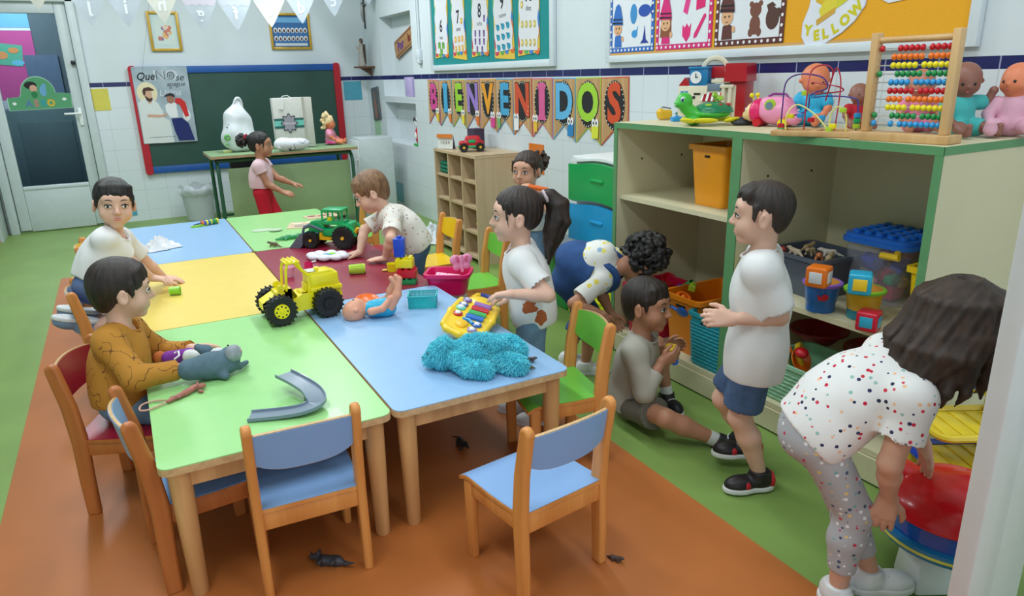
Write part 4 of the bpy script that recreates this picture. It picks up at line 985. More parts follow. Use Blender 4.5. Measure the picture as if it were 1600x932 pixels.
# ================================================================== on the tables
# yellow tractor
fw = GZ(442, 508, TH); rw_ = GZ(515, 494, TH); dr = (fw - rw_).normalized(); mid_ = (fw + rw_) / 2; pr = V((-dr.y, dr.x, 0)); pr = pr if pr.y > 0 else -pr
t = toyE('toy_tractor', 'yellow toy tractor with black tyres where the four front tables meet', 'toy tractor', mid_ + pr * .075 + V((0, 0, .0005)), math.degrees(math.atan2(dr.y, dr.x)) - 90)
b = MB(); side(b, [(.150, .055), (.150, .085), (.07, .128), (.035, .128), (.035, .075), (.0, .045), (-.03, .042), (-.03, .095), (-.035, .06), (-.165, .06), (-.165, .075), (-.158, .12), (-.145, .168), (-.125, .178), (-.045, .176), (-.032, .172), (-.032, .14), (-.028, .10), (-.005, .10), (-.005, .06), (.03, .06), (.05, .04), (.13, .045)], .075)
b.box((0, -.10, .108), (.10, .13, .018), bev=.004).box((0, -.098, .14), (.088, .115, .06), bev=.01); side(b, [(.04, .035), (-.06, .035), (-.045, .10), (.0, .10), (.04, .08)], .10)
b.box((0, .08, .10), (.085, .04, .05), bev=.01).box((0, 0, .045), (.07, .25, .03), bev=.006)
b.build('body', PY, t)
b = MB()
for sx in (-1, 1): b.tube([(sx * .036, .055, .12), (sx * .036, .048, .2), (sx * .034, .04, .226)], .0055, 8).tube([(sx * .036, -.033, .17), (sx * .036, -.01, .20), (sx * .034, -.0, .226)], .0055, 8)
b.box((0, .02, .229), (.082, .058, .012), bev=.005)
for k in range(3): b.tube([(-.036, .003 + .017 * k, .236), (.036, .003 + .017 * k, .236)], .004, 6)
b.build('roll_cage', PY, t); b = MB(); b.box((0, -.012, .09), (.05, .03, .035), bev=.006).box((0, -.026, .115), (.05, .012, .04), bev=.004); b.build('seat', PY, t)
for sx in (-1, 1): b = MB(); b.cyl((sx * .03, .075, .135), (sx * .042, .075, .135), .014, .014, 14).cyl((sx * .034, .075, .118), (sx * .038, .075, .135), .006); b.build('lamp', PY, t)
b = MB(); b.cyl((-.018, -.075, .17), (-.018, -.075, .19), .007).cyl((-.018, -.082, .188), (-.018, -.065, .188), .008); b.build('exhaust', PY, t)
b = MB(); b.box((0, -.055, .1795), (.055, .035, .001)); b.build('sticker', card((206, 214, 200)), t, 0)
for sx in (-1, 1):
    wheel('front_wheel', t, sx * .075, .093, .059, .048, .52, PY, side=sx); wheel('rear_wheel', t, sx * .075, -.093, .057, .048, .40 if sx > 0 else .40, PBk, side=sx)
b = MB(); b.cyl((-.07, .093, .059), (.07, .093, .059), .008).cyl((-.07, -.093, .057), (.07, -.093, .057), .008); b.build('axle', PBk, t)
# green tractor with loader
fw = GZ(489, 388, TH); rw_ = GZ(540, 389, TH); dr = (fw - rw_).normalized(); pr = V((-dr.y, dr.x, 0)); pr = pr if pr.y > 0 else -pr
t = toyE('toy_tractor', 'green toy tractor with a grey front loader on the dark red table', 'toy tractor', (fw + rw_) / 2 + pr * .06 + V((0, 0, .0005)), math.degrees(math.atan2(dr.y, dr.x)) - 90)
b = MB(); side(b, [(.125, .085), (.125, .12), (.11, .145), (.035, .155), (.03, .10), (.04, .05), (.12, .06)], .062); b.box((0, -.03, .085), (.066, .16, .05), bev=.01)
b.box((0, -.12, .12), (.09, .05, .05), bev=.015)
for sx in (-1, 1): side(b, [(-.09 + .075 * math.cos(R(a)), .062 + .078 * math.sin(R(a))) for a in range(5, 176, 17)] + [(-.09 + .058 * math.cos(R(a)), .062 + .064 * math.sin(R(a))) for a in range(175, 4, -17)], .03, sx * .05)
b.build('body', PG, t)
b = MB(); w = .076
for y0, y1 in ((.035, .032), (-.03, -.03), (-.095, -.075)):
    for sx in (-1, 1): b.box((sx * w / 2, (y0 + y1) / 2, .172), (.007, .010, .075), bev=.002)
b.box((0, -.03, .212), (w + .02, .125, .014), bev=.006).box((0, -.03, .14), (w + .008, .13, .02), bev=.004)
b.build('cab', PG, t); b = MB(); b.box((0, .0, .155), (.045, .03, .03), bev=.008); b.build('seat', PY, t)
b = MB(); side(b, [(.06, .045), (-.02, .04), (-.02, .055), (.04, .062), (.045, .085), (.055, .085), (.06, .06)], .09); b.box((.035, -.16, .095), (.035, .014, .045), (.5, 0, 0), bev=.003).box((-.035, -.16, .095), (.035, .014, .045), (.5, 0, 0), bev=.003); b.build('chassis', PL('amber', (240, 184, 20)), t)
b = MB()
for sx in (-1, 1): b.tube([(sx * .05, .03, .10), (sx * .052, .10, .128), (sx * .05, .145, .112), (sx * .048, .165, .05)], .0075, 6); b.tube([(sx * .044, .06, .085), (sx * .044, .15, .07)], .004, 6)
b.box((0, .142, .115), (.1, .012, .02), bev=.003)
side(b, [(.15, .085), (.155, .03), (.17, .008), (.235, .003), (.235, .0), (.165, .002), (.148, .028), (.144, .085)], .15)
for sx in (-1, 1): side(b, [(.144, .085), (.15, .02), (.17, .0), (.235, .0), (.16, .085)], .004, sx * .074)
b.build('loader', PL('steel_grey', (92, 102, 118)), t)
for sx in (-1, 1): wheel('front_wheel', t, sx * .058, .103, .045, .04, .18, PL('amber', 0), side=sx); wheel('rear_wheel', t, sx * .064, -.095, .063, .05, .16, PL('amber', 0), side=sx)
# block tower
p = (GZ(620, 446, TH) + GZ(652, 446, TH)) / 2 + FWD * .03; t = None
def brick(label, x, y, z, w, d, h, m, nx, ny, rz, grp='bricks of the small tower'):
    o = MB(); o.box((0, 0, h / 2), (w, d, h), bev=.0025)
    for i in range(nx):
        for j in range(ny): q = ((i - (nx - 1) / 2) * w / nx, (j - (ny - 1) / 2) * d / ny); o.lathe([(.0105, h), (.0105, h + .009), (.008, h + .0105), (0, h + .0105)], (q[0], q[1], 0), n=16, cap=False)
    ob = o.build('toy_brick', m, None, 40); ob.location = (x, y, z); ob.rotation_euler = (0, 0, R(rz)); tag(ob, label, 'toy brick', grp); return ob
brick('green toy brick at the bottom of the small tower', p.x, p.y, TH, .085, .055, .022, PL('green2', (30, 140, 80)), 3, 2, -33)
brick('red toy brick, second from the bottom of the small tower', p.x, p.y, TH + .0325, .088, .058, .036, PR, 3, 2, -33)
brick('yellow toy brick under the tall blue brick', p.x - .006, p.y + .004, TH + .0325 + .0465, .078, .056, .040, PY, 3, 2, -33)
brick('tall blue toy brick on top of the small tower', p.x - .022, p.y + .014, TH + .0325 + .0465 + .0505, .048, .048, .085, PBl, 1, 1, -33)
# cups, spoon, plates
def cup(label, p, r0, r1, h, m, lying=None, ribs=0):
    b = MB(); n = 32; prof = [(0, 0), (r0, 0), (r0 + (r1 - r0) * .9, h * .9), (r1, h), (r1 * .93, h), (r0 * .9, .003), (0, .003)]
    b.lathe(prof, n=n, cap=False)
    if ribs:
        for i in range(ribs): a = 2 * PI * i / ribs; b.tube([(r0 * 1.01 * math.cos(a), r0 * 1.01 * math.sin(a), h * .08), (r1 * 1.0 * math.cos(a), r1 * 1.0 * math.sin(a), h * .9)], .0018, 5)
    o = b.build('toy_cup', m, None, 50); o.location = p; tag(o, label, 'toy cup', None)
    if lying is not None: o.rotation_euler = (0, R(90), R(lying)); o.location = V(p) + V((0, 0, r1))
    return o
cup('lime green ribbed cup lying on the dark red table', GZ(546, 429, TH), .022, .024, .078, PLg, -16, 16)
cup('green cup lying on the yellow table under the hand of the boy in white', GZ(266, 462, TH), .018, .02, .045, PL('leaf', (140, 206, 44)), -12)
cup('pale pink cup on the dark red table behind the yellow tractor', GZ(452, 433, TH), .018, .030, .05, PL('rose', (234, 176, 196)))
o = cup('magenta cup standing between the yellow tractor and the white toy', GZ(483, 424, TH), .022, .02, .045, PMg)
cup('small yellow cup behind the blue brick', GZ(613, 424, TH), .022, .025, .04, PY)
b = MB(); b.ell((0, 0, .006), (.016, .011, .005)).tube([(.012, 0, .006), (.04, 0, .010), (.065, 0, .008)], .0035, 6)
o = b.build('toy_spoon', PL('butter', (236, 206, 90)), None, 50); o.location = GZ(602, 424, TH); o.rotation_euler = (0, 0, R(-25)); tag(o, 'small yellow toy spoon beside the brick tower', 'toy spoon')
b = MB(); b.lathe([(0, .002), (.03, .002), (.048, .014), (.05, .016), (.046, .017), (.03, .005), (0, .005)], n=32, cap=False)
o = b.build('toy_plate', POr, None, 50); o.location = GZ(574, 474, TH) + V((0, 0, .004)); o.rotation_euler = (R(12), 0, 0); tag(o, 'orange toy plate behind the baby doll on the blue table', 'toy plate')
# white electronic toy
t = toyE('electronic_toy', 'white electronic toy with a blue and green centre under the boy\'s hand', 'toy', (GZ(478, 408, TH) + GZ(540, 410, TH)) / 2 + FWD * .055, -36)
F = Field(.003)
for i in range(8):
    a = 2 * PI * i / 8; F.ell((.085 * math.cos(a), .05 * math.sin(a), .019), (.034, .03, .018), k=.006)
F.ell((0, 0, .015), (.08, .05, .014), k=.01); F.ell((.01, 0, .045), (.058, .034, .02), k=.005, op='s'); F.cut((0, 0, -1), (0, 0, .001))
fmesh('body', F, PL('pearl', (226, 228, 240)), t)
b = MB(); b.ell((.01, 0, .022), (.056, .032, .007)); b.build('screen', PCy, t); b = MB(); b.ell((.025, .0, .030), (.02, .014, .006)); b.build('button', PL('leaf', 0), t)
b = MB(); b.tube([(-.04, -.07, .006), (-.055, -.095, .006)], .005, 6); b.build('handle', PWh, t)
# pink doll basket with butterfly
t = toyE('doll_basket', 'pink doll basket with a butterfly headrest at the corner of the blue table', 'doll basket', (1.235, 2.92, 0), -35)
z0 = GZ(690, 445, .45).z; b = MB(); b.at((0, 0, .36)); tubm(b, .20, .145, .10, .004, .80, .016, .03); b.build('tub', PMg, t)
b = MB(); b.at((.0, .0, .0)); b.box((.03, 0, .18), (.09, .08, .36), bev=.015, taper=1.2); b.build('stand', PWh, t)
b = MB(); b.at((-.01, 0, .425)); b.box((0, 0, 0), (.12, .09, .02), (.1, .1, 0), bev=.008); b.build('cushion', dots('pink_print', (244, 196, 216), [(226, 90, 150), (240, 150, 190)], 60, .34), t)
F = Field(.003)
for (x, z, rx, rz_) in ((-.028, .045, .028, .024), (.028, .045, .028, .024), (-.024, .012, .02, .018), (.024, .012, .02, .018)): F.ell((x, 0, z), (rx, .010, rz_), k=.006)
F.cone((0, -.004, -.01), (0, -.004, .06), .008, .006, k=.006)
o = fmesh('butterfly', F, PPk, t); o.location = (.06, .02, .465); o.rotation_euler = (R(-10), 0, R(30)); 
b = MB(); b.tube([(-.022, -.0115, .045), (-.03, -.0115, .055), (-.02, -.0115, .06), (-.014, -.0115, .045), (-.022, -.0115, .030)], .0018, 5, True).tube([(.022, -.0115, .045), (.03, -.0115, .055), (.02, -.0115, .06), (.014, -.0115, .045), (.022, -.0115, .030)], .0018, 5, True); b.build('wing_line', PMg, o)
# teal basket
t = toyE('toy_basket', 'small turquoise mesh basket behind the baby doll', 'basket', GZ(660, 482, TH) + FWD * .035, -26)
b = MB(); w, d, h = .115, .09, .052
for sx in (-1, 1):
    for k in range(17): y = -d / 2 + d * k / 16; b.box((sx * (w / 2 - .003), y * .97, h / 2), (.0025, .0035, h), (0, sx * .08, 0))
    for k in range(21): x = -w / 2 + w * k / 20; b.box((x * .97, sx * (d / 2 - .003), h / 2), (.0035, .0025, h), (-sx * .08, 0, 0))
for z in (.012, .022, .032, .042):
    for sx in (-1, 1): b.box((sx * (w / 2 - .004 + z * .06), 0, z), (.0022, d - .004, .0022)).box((0, sx * (d / 2 - .004 + z * .06), z), (w - .004, .0022, .0022))
b.prism(rrect(w - .008, d - .008, .006), .003)
for sx in (-1, 1): b.box((sx * w / 2, 0, h), (.007, d + .006, .005), bev=.001).box((0, sx * d / 2, h), (w + .006, .007, .005), bev=.001)
b.build('basket_wall', PL('turquoise', (28, 180, 184)), t)
# piano toy
t = toyE('toy_piano', 'yellow baby keyboard with coloured keys and round buttons held by the ponytail girl', 'toy keyboard', GZ(735, 503, TH + .03) , 47)
t.rotation_euler = (R(14), R(-6), R(47)); F = Field(.003)
F.box((0, 0, .012), (.135, .072, .016), rd=.014, k=.01); F.path([(-.135, -.05, .02), (-.15, 0, .02), (-.135, .05, .02)], .012, k=.012); F.path([(-.11, .075, .022), (.0, .082, .024), (.11, .075, .022)], .011, k=.012); F.path([(-.11, -.075, .022), (.0, -.082, .024), (.11, -.075, .022)], .011, k=.012); F.ell((.135, 0, .02), (.035, .05, .018), k=.02)
fmesh('body', F, PL('warm_yellow', (244, 204, 44)), t)
for i, (x, c) in enumerate(((.085, (150, 110, 190)), (.048, (204, 30, 44)), (.012, (60, 180, 90)), (-.022, (40, 110, 200)))):
    b = MB(); b.cyl((x, -.052, .030), (x, .014, .030), .0135, .0135, 14); b.build('key', PL('key%d' % i, c), t)
for x, y, c in ((.10, .048, (120, 90, 150)), (.058, .050, (70, 90, 160)), (.03, .052, (90, 200, 190)), (-.02, .048, (190, 30, 40)), (-.065, -.040, (40, 100, 200)), (-.11, -.035, (140, 120, 170))):
    b = MB(); b.lathe([(.018, 0), (.018, .006), (.013, .008)], (x, y, .028), n=18); o = b.build('button', PL('btn%d%d%d' % c, c), t, 40)
    b = MB(); b.ell((x, y, .036), (.0115, .0115, .006)); b.build('button_dome', PWh if x < .09 else PL('lilac', (190, 180, 220)), o)
b = MB(); b.ell((-.085, .012, .030), (.028, .024, .010)); b.build('face_disc', PL('sun', (246, 190, 30)), t); b = MB(); b.tube([(-.07, -.025, .033), (-.052, -.005, .034), (-.05, .018, .033)], .007, 8); b.build('slider', PCy, t)
b = MB(); b.tube([(.15, -.04, .02), (.185, -.03, .02), (.19, 0, .02), (.185, .03, .02), (.15, .04, .02)], .011, 8); b.build('handle', PL('warm_yellow', 0), t); b = MB(); b.tube([(.186, -.02, .02), (.191, 0, .02), (.186, .02, .02)], .0135, 8); b.build('grip', PL('navy', (40, 60, 150)), t)
# plush toy
C0 = GZ(742, 590, TH) + FWD * .075
def LP(r, f, u): return C0 + RGT * r + FWD * f + UP * u
t = bpy.data.objects.new('plush_toy', None); COL.objects.link(t); t.location = C0; tag(t, 'fluffy turquoise plush toy lying on its side on the blue table', 'plush toy')
def fur(name, F, m, fm, parent, org, n, ln, rad, seed=1, droop=.5):
    body = fmesh(name, F, m, parent, 1, org=org); v, f = F.mesh(); nn = vnormals(v, f); rs = np.random.RandomState(seed); idx = rs.choice(len(v), n)
    b = MB()
    for i in idx:
        p0 = V(v[i] - np.array(org)); d = (V(nn[i]) + V(rs.normal(size=3) * .35) - UP * droop * .4).normalized(); L = ln * rs.uniform(.6, 1.3)
        F_ = frame(d); e = p0 + d * L - UP * droop * L * .5; r = rad * rs.uniform(.7, 1.3)
        b.v += [p0 - d * .002 + F_ @ V((r * math.cos(a), r * math.sin(a), 0)) for a in (0, 2.1, 4.2)] + [p0 + d * L * .6 + F_ @ V((r * .6 * math.cos(a), r * .6 * math.sin(a), 0)) for a in (0, 2.1, 4.2)] + [e]
        k = len(b.v) - 7; b.f += [[k, k + 1, k + 4, k + 3], [k + 1, k + 2, k + 5, k + 4], [k + 2, k, k + 3, k + 5], [k + 3, k + 4, k + 6], [k + 4, k + 5, k + 6], [k + 5, k + 3, k + 6]]; b.m += [0] * 6
    o = b.build('fur', fm, body, 60, fix=False); o['kind'] = 'stuff'; return body
F = Field(.004)
F.ell(LP(.0, 0.01, .045), (.075, .055, .045), k=.01)
F.ell(LP(.055, .015, .04), .046, k=.015).ell(LP(-.045, .01, .045), .044, k=.015)
F.ell(LP(-.105, .01, .048), (.046, .046, .044), k=.012); F.ell(LP(-.105, .045, .075), .018, k=.008); F.ell(LP(-.095, -.01, .090), .017, k=.008); F.ell(LP(-.148, .0, .035), (.018, .02, .018), k=.01)
F.path([LP(-.06, -.035, .05), LP(-.02, -.075, .03), LP(.03, -.082, .026)], [.024, .022, .026], k=.006)
F.path([LP(.075, -.02, .035), LP(.115, -.05, .032), LP(.135, -.055, .030)], [.030, .028, .03], k=.006)
F.path([LP(.07, .04, .06), LP(.11, .04, .062), LP(.135, .02, .05)], [.032, .030, .030], k=.006); F.path([LP(-.02, .03, .08), LP(.03, .01, .09), LP(.07, -.01, .085)], [.022, .021, .024], k=.005)
F.cut((0, 0, -1), (0, 0, TH + .003))
PLU = mat('plush_turquoise', (80, 198, 216), .9, .2, 30); PLF = mat('plush_fur', (116, 222, 236), .85, .2, 20, ramp=(78, 200, 220))
bd = fur('body', F, PLU, PLF, t, tuple(C0), 11000, .013, .0021)
b = MB(); b.ell(LP(-.150, -.012, .058) - C0, .006).ell(LP(-.140, .022, .066) - C0, .006); b.build('eye', M_black, t); b = MB(); b.ell(LP(-.168, .0, .042) - C0, (.006, .008, .006)); b.build('nose', mat('dark_felt', (60, 50, 60), .8), t)
# small animals
def critter(name, label, px, py, z, rz, L, m, kind='dino', tilt=0.0, m2=None):
    o0 = GZ(px, py, z); t = toyE(name, label, 'toy animal', o0, rz); F = Field(.0022 if L < .12 else .003); s = L / .10
    P_ = lambda x, y, zz: (x * s, y * s, zz * s)
    F.path([P_(-.02, 0, .022), P_(.015, 0, .024)], [.014 * s, .013 * s], k=.01); F.path([P_(.015, 0, .026), P_(.035, .0, .034), P_(.048, 0, .034)], [.010 * s, .008 * s, .006 * s], k=.006)
    F.path([P_(-.02, 0, .022), P_(-.045, .004, .012), P_(-.066, .012, .008)], [.010 * s, .005 * s, .0022 * s], k=.006)
    for x in (-.018, .016):
        for y in (-1, 1): F.path([P_(x, y * .008, .018), P_(x + .004, y * .014, .010), P_(x + .006, y * .016, .003)], [.006 * s, .0045 * s, .0038 * s], k=.004)
    if kind == 'horn': F.cone(P_(.046, 0, .040), P_(.056, 0, .052), .003 * s, .001 * s, k=.002); F.ell(P_(.03, 0, .042), (.004 * s, .014 * s, .012 * s), k=.004)
    if kind == 'lizard':
        F.path([P_(-.04, .003, .012), P_(-.075, .02, .006), P_(-.10, .0, .004)], [.006 * s, .003 * s, .0015 * s], k=.004)
    F.cut((0, 0, -1), (0, 0, .0006)); fmesh('body', F, m, t)
    b = MB()
    for y in (-1, 1): b.ell(P_(.046, y * .0055, .037), .0014 * s, n=8, m=6)
    b.build('eye', M_black, t); t.rotation_euler = (R(tilt), 0, R(rz)); 
    if tilt: t.location.z += .006 * s
    return t
mDk = mat('dark_rubber', (56, 58, 64), .45, .25, 60); mBr = mat('brown_rubber', (104, 88, 62), .5, .25, 60); mOl = mat('olive_rubber', (96, 92, 52), .5, .3, 60)
critter('toy_dinosaur', 'grey toy rhinoceros lying on its side on the orange floor by the blue chair', 512, 893, 0, 150, .115, mDk, 'horn', 70)
critter('toy_animal', 'small dark toy animal on the orange floor right of the standalone blue chair', 962, 878, 0, -60, .05, mat('dark_brown_rubber', (70, 54, 50), .5), 'dino')
critter('toy_dinosaur', 'small black toy dinosaur on the floor under the blue table', 722, 700, 0, -90, .095, mat('black_rubber', (30, 28, 28), .5), 'lizard')
critter('toy_animal', 'grey-brown toy animal at the right edge of the blue table behind the plush', 829, 566, TH, -40, .045, mat('grey_brown_rubber', (84, 74, 66), .5, .2))
critter('toy_animal', 'olive brown toy animal next to the plush at the right edge of the blue table', 824, 578, TH, 160, .045, mOl)
critter('toy_lizard', 'brown toy lizard standing on the far pale green table', 428, 386, TH, 140, .075, mBr, 'lizard')
# green toy crocodile
t = toyE('toy_crocodile', 'flat green toy crocodile on the far pale green table beside the loader', 'toy animal', GZ(455, 374, TH), 5)
F = Field(.003); F.path([(-.09, 0, .010), (-.02, 0, .014), (.05, 0, .014), (.10, 0, .010)], [.006, .014, .014, .005], k=.01)
for x in (-.03, .04):
    for y in (-1, 1): F.cone((x, y * .01, .010), (x - .012, y * .03, .005), .005, .004, k=.004)
for k in range(9): F.cone((-.06 + .014 * k, 0, .02), (-.062 + .014 * k, 0, .029), .003, .001, k=.002)
F.cut((0, 0, -1), (0, 0, .001)); fmesh('body', F, PL('croc', (50, 150, 90)), t); b = MB(); b.ell((-.05, .008, .021), .003).ell((-.05, -.008, .021), .003); b.build('eye', M_black, t)
# puzzle boards and discs
t = toyE('puzzle_board', 'light wooden puzzle board with lifted picture pieces on the far pale green table', 'puzzle', GZ(484, 352, TH), -18)
b = MB(); b.prism(rrect(.27, .20, .008), .006); b.build('board', wood('puzzle_wood', (226, 204, 170), (212, 186, 150), axis=0), t, 0)
for k, (x, y, rx, ry, c) in enumerate(((-.08, .03, .04, .03, (226, 210, 184)), (.0, .05, .035, .028, (232, 214, 190)), (.08, .03, .03, .035, (214, 176, 150)), (.06, -.05, .05, .025, (150, 110, 100)), (-.05, -.045, .045, .025, (170, 160, 150)))):
    b = MB(); b.prism(blob(x, y, rx, ry, 20), .004, z0=.006); b.build('puzzle_piece', card(c), t, 0)
t = toyE('puzzle_board', 'second light puzzle board behind the green tractor', 'puzzle', GZ(500, 341, TH) + V((.02, .05, 0)), 6)
b = MB(); b.prism(rrect(.22, .13, .008), .006); b.build('board', _M['puzzle_wood'], t, 0); layer('picture', [blob(.02, .0, .05, .02), blob(-.06, .02, .03, .02)], (150, 96, 84), t, .006)
for lab, px, py, rx, ry in (('pale green foam disc on the far pale green table, the left one', 410, 361, .065, .04), ('pale foam disc with dark edge right beside the other disc', 431, 360, .04, .03)):
    b = MB(); b.prism(blob(0, 0, rx, ry, 24), .006); o = b.build('foam_disc', mat('foam_disc', (190, 206, 180), .7), None, 0); o.location = GZ(px, py, TH + (.0 if rx > .05 else .006)); tag(o, lab, 'disc', 'foam discs')
# caterpillar
t = toyE('toy_caterpillar', 'row of coloured rings with a green leaf base on the far light blue table', 'toy', GZ(326, 352, TH), 20)
for k, c in enumerate(((226, 110, 60), (60, 90, 190), (240, 220, 60), (40, 120, 170), (200, 210, 60), (30, 130, 90), (60, 160, 60), (230, 200, 60))):
    b = MB(); b.lathe([(.010, -.007), (.017, -.006), (.0185, 0), (.017, .006), (.010, .007)], (-.04 + .0145 * k, 0, .019), (1, 0, 0), 18); b.build('ring', PL('ring%d' % k, c), t)
b = MB(); b.prism(blob(-.06, .01, .055, .028, 20), .008); b.tube([(-.10, .0, .01), (-.06, -.02, .012), (-.02, -.0, .012)], .005, 6); b.build('base', PL('leaf', 0), t); b = MB(); b.tube([(-.09, .02, .012), (-.05, .032, .014), (-.01, .028, .012)], .004, 6); b.build('trim', PL('navy', 0), t)
# crumpled white cloth
def crumple(name, label, c, rx, ry, h, m, seed=0, cat='cloth', n=60):
    rs = random.Random(seed); ph = [rs.uniform(0, 6) for _ in range(8)]
    def fn(u, v):
        r = math.sqrt(v) ; a = 2 * PI * u; er = 1 + .16 * math.sin(3 * a + ph[0]) + .10 * math.sin(7 * a + ph[1])
        x, y = rx * r * er * math.cos(a), ry * r * er * math.sin(a)
        w_ = V((x * 16, y * 16, seed)); z = h * (1 - r * r) * (.55 + .9 * abs(NZ.noise(w_))) + (1.1 - r) * (.05 * abs(NZ.noise(w_ * 2.1)) + .022 * abs(NZ.noise(w_ * 4.7))) * h / .055 + .0015; x += .02 * NZ.noise(w_ * 1.7) * (1 - r); y += .02 * NZ.noise(w_ * 1.9) * (1 - r)
        return (x, y, max(z, .001))
    b = MB(); b.sheet(fn, n, 26, .0012); o = b.build(name, m, None, 80); o.location = c; tag(o, label, cat); return o
crumple('cloth_napkin', 'crumpled white cloth on the far light blue table', GZ(250, 389, TH + .001), .10, .075, .055, mat('thin_white_cloth', (226, 226, 228), .8), 3)
# curved grey track
t = toyE('toy_track', 'curved grey toy slide track on the front pale green table', 'toy track', (0, 0, 0))
pts = [GZ(443, 586, TH + .045), GZ(467, 598, TH + .042), GZ(488, 613, TH + .032), GZ(494, 629, TH + .020), GZ(476, 641, TH + .011), GZ(440, 648, TH + .005), GZ(390, 653, TH + .003)]
def crom(P_, n=6):
    out = []
    for i in range(len(P_) - 1):
        a, b_, c, d = P_[max(i - 1, 0)], P_[i], P_[i + 1], P_[min(i + 2, len(P_) - 1)]
        for k in range(n): u = k / n; out.append(.5 * ((2 * b_) + (c - a) * u + (2 * a - 5 * b_ + 4 * c - d) * u * u + (3 * b_ - a - 3 * c + d) * u ** 3))
    return out + [P_[-1]]
cp = crom(pts); Lc = len(cp); b = MB(); hw = .029; prof = [(-hw, .010), (-hw, .0), (-hw + .003, -.001), (hw - .003, -.001), (hw, 0), (hw, .010), (hw - .003, .010), (hw - .004, .003), (-hw + .004, .003), (-hw + .003, .010)]
vs = []; fs = []
for i, p in enumerate(cp):
    d = (cp[min(i + 1, Lc - 1)] - cp[max(i - 1, 0)]); d.z = 0; d.normalize(); s_ = V((d.y, -d.x, 0)); ban = .0
    for x, z in prof: vs.append(p + s_ * x + UP * z)
n = len(prof)
for i in range(Lc - 1):
    for j in range(n): fs.append([i * n + j, i * n + (j + 1) % n, (i + 1) * n + (j + 1) % n, (i + 1) * n + j])
fs += [list(range(n))[::-1], list(range((Lc - 1) * n, Lc * n))]; b.add(vs, fs); b.build('channel', PL('track_grey', (126, 142, 158)), t, 40)
b = MB(); q = cp[8]; b.cyl((q.x, q.y, TH + .0006), (q.x, q.y, q.z), .004, .004, 8); b.build('leg', PL('track_grey', 0), t)
# long pinkish toy with a loop
t = toyE('toy_giraffe', 'thin pinkish brown toy with a long loop, lying on the front pale green table', 'toy animal', (0, 0, 0)); F = Field(.0028)
G = lambda px, py, dz: GZ(px, py, TH + dz)
F.path([G(262, 628, .008), G(290, 614, .011), G(304, 606, .013)], [.006, .009, .010], k=.006); F.path([G(304, 606, .013), G(317, 603, .013)], [.008, .009], k=.006); F.cone(G(306, 604, .02), G(309, 597, .026), .003, .0025, k=.003); F.cone(G(312, 612, .006), G(318, 612, .006), .006, .004, k=.004)
F.path([G(282, 622, .008), G(272, 620, .012), G(264, 621, .014)], [.003, .0025, .002], k=.003)
fmesh('body', F, mat('pink_brown_rubber', (172, 104, 92), .45, .25, 40), t)
b = MB(); b.tube(crom([G(264, 627, .007), G(245, 636, .006), G(228, 642, .006), G(218, 641, .006), G(222, 633, .006), G(240, 627, .006), G(258, 626, .008)], 5), .0028, 8); b.build('loop', mat('pale_cord', (206, 160, 140), .5), t)
# hand puppet on the boy's arm
t = toyE('hand_puppet', 'grey plush hand puppet with a round head worn on the boy\'s hand', 'hand puppet', (0, 0, 0)); F = Field(.0035)
GG = lambda px, py, h: GZ(px, py, TH + h)
F.path([GG(296, 578, .045), GG(330, 572, .042), GG(356, 565, .045)], [.036, .040, .036], k=.02); F.path([GG(330, 556, .05), GG(322, 548, .075), GG(309, 543, .085)], [.022, .018, .012], k=.01)
F.ell(GG(360, 556, .055), .032, k=.015); F.path([GG(352, 575, .03), GG(374, 573, .018), GG(386, 566, .012)], [.02, .010, .006], k=.01); F.cone(GG(345, 583, .02), GG(352, 588, .015), .02, .014, k=.01)
F.cut((0, 0, -1), (0, 0, TH + .002)); pm = fmesh('puppet_body', F, mat('puppet_grey', (88, 112, 126), .95, .12, 40, bump=.6, bs=300), t, 1, wrinkle(.003, 50, 3))
F = Field(.003); F.ell(GG(365, 552, .078), (.026, .024, .028), k=.01); fmesh('puppet_head', F, mat('puppet_face', (150, 156, 164), .95, .15, 60, bump=.5, bs=300), t)
F = Field(.003); F.ell(GG(340, 552, .070), (.024, .018, .018)); fmesh('puppet_chest', F, mat('puppet_white', (214, 216, 216), .95, bump=.4, bs=300), t)
p = GG(368, 541, .10); b = MB(); b.ell(p, .004).ell(GG(356, 540, .092), .003); b.build('eye', M_black, t)
b = MB(); b.ell(GG(374, 548, .085), (.008, .008, .006)); b.build('nose', mat('puppet_pink', (206, 150, 150), .9), t)
t = toyE('finger_puppet', 'purple and orange soft toy lying behind the boy\'s arm on the pale green table', 'soft toy', (0, 0, 0))
F = Field(.0035); F.path([GG(264, 560, .025), GG(296, 556, .03)], [.024, .026], k=.01); F.cut((0, 0, -1), (0, 0, TH + .002)); fmesh('body', F, mat('puppet_purple', (122, 44, 150), .8, .1, 40), t)
F = Field(.0035); F.ell(GG(250, 560, .024), (.026, .022, .024)); F.cut((0, 0, -1), (0, 0, TH + .002)); fmesh('end_cap', F, mat('puppet_orange', (180, 96, 40), .85, .1, 40), t)
F = Field(.0035); F.path([GG(296, 557, .03), GG(308, 557, .032)], [.025, .02], k=.01); fmesh('cuff', F, mat('puppet_white', 0), t)
b = MB(); b.tube([GG(272, 552, .056), GG(279, 549, .058), GG(280, 556, .056), GG(272, 562, .05)], .003, 6); b.build('emblem', card((236, 226, 236)), t)
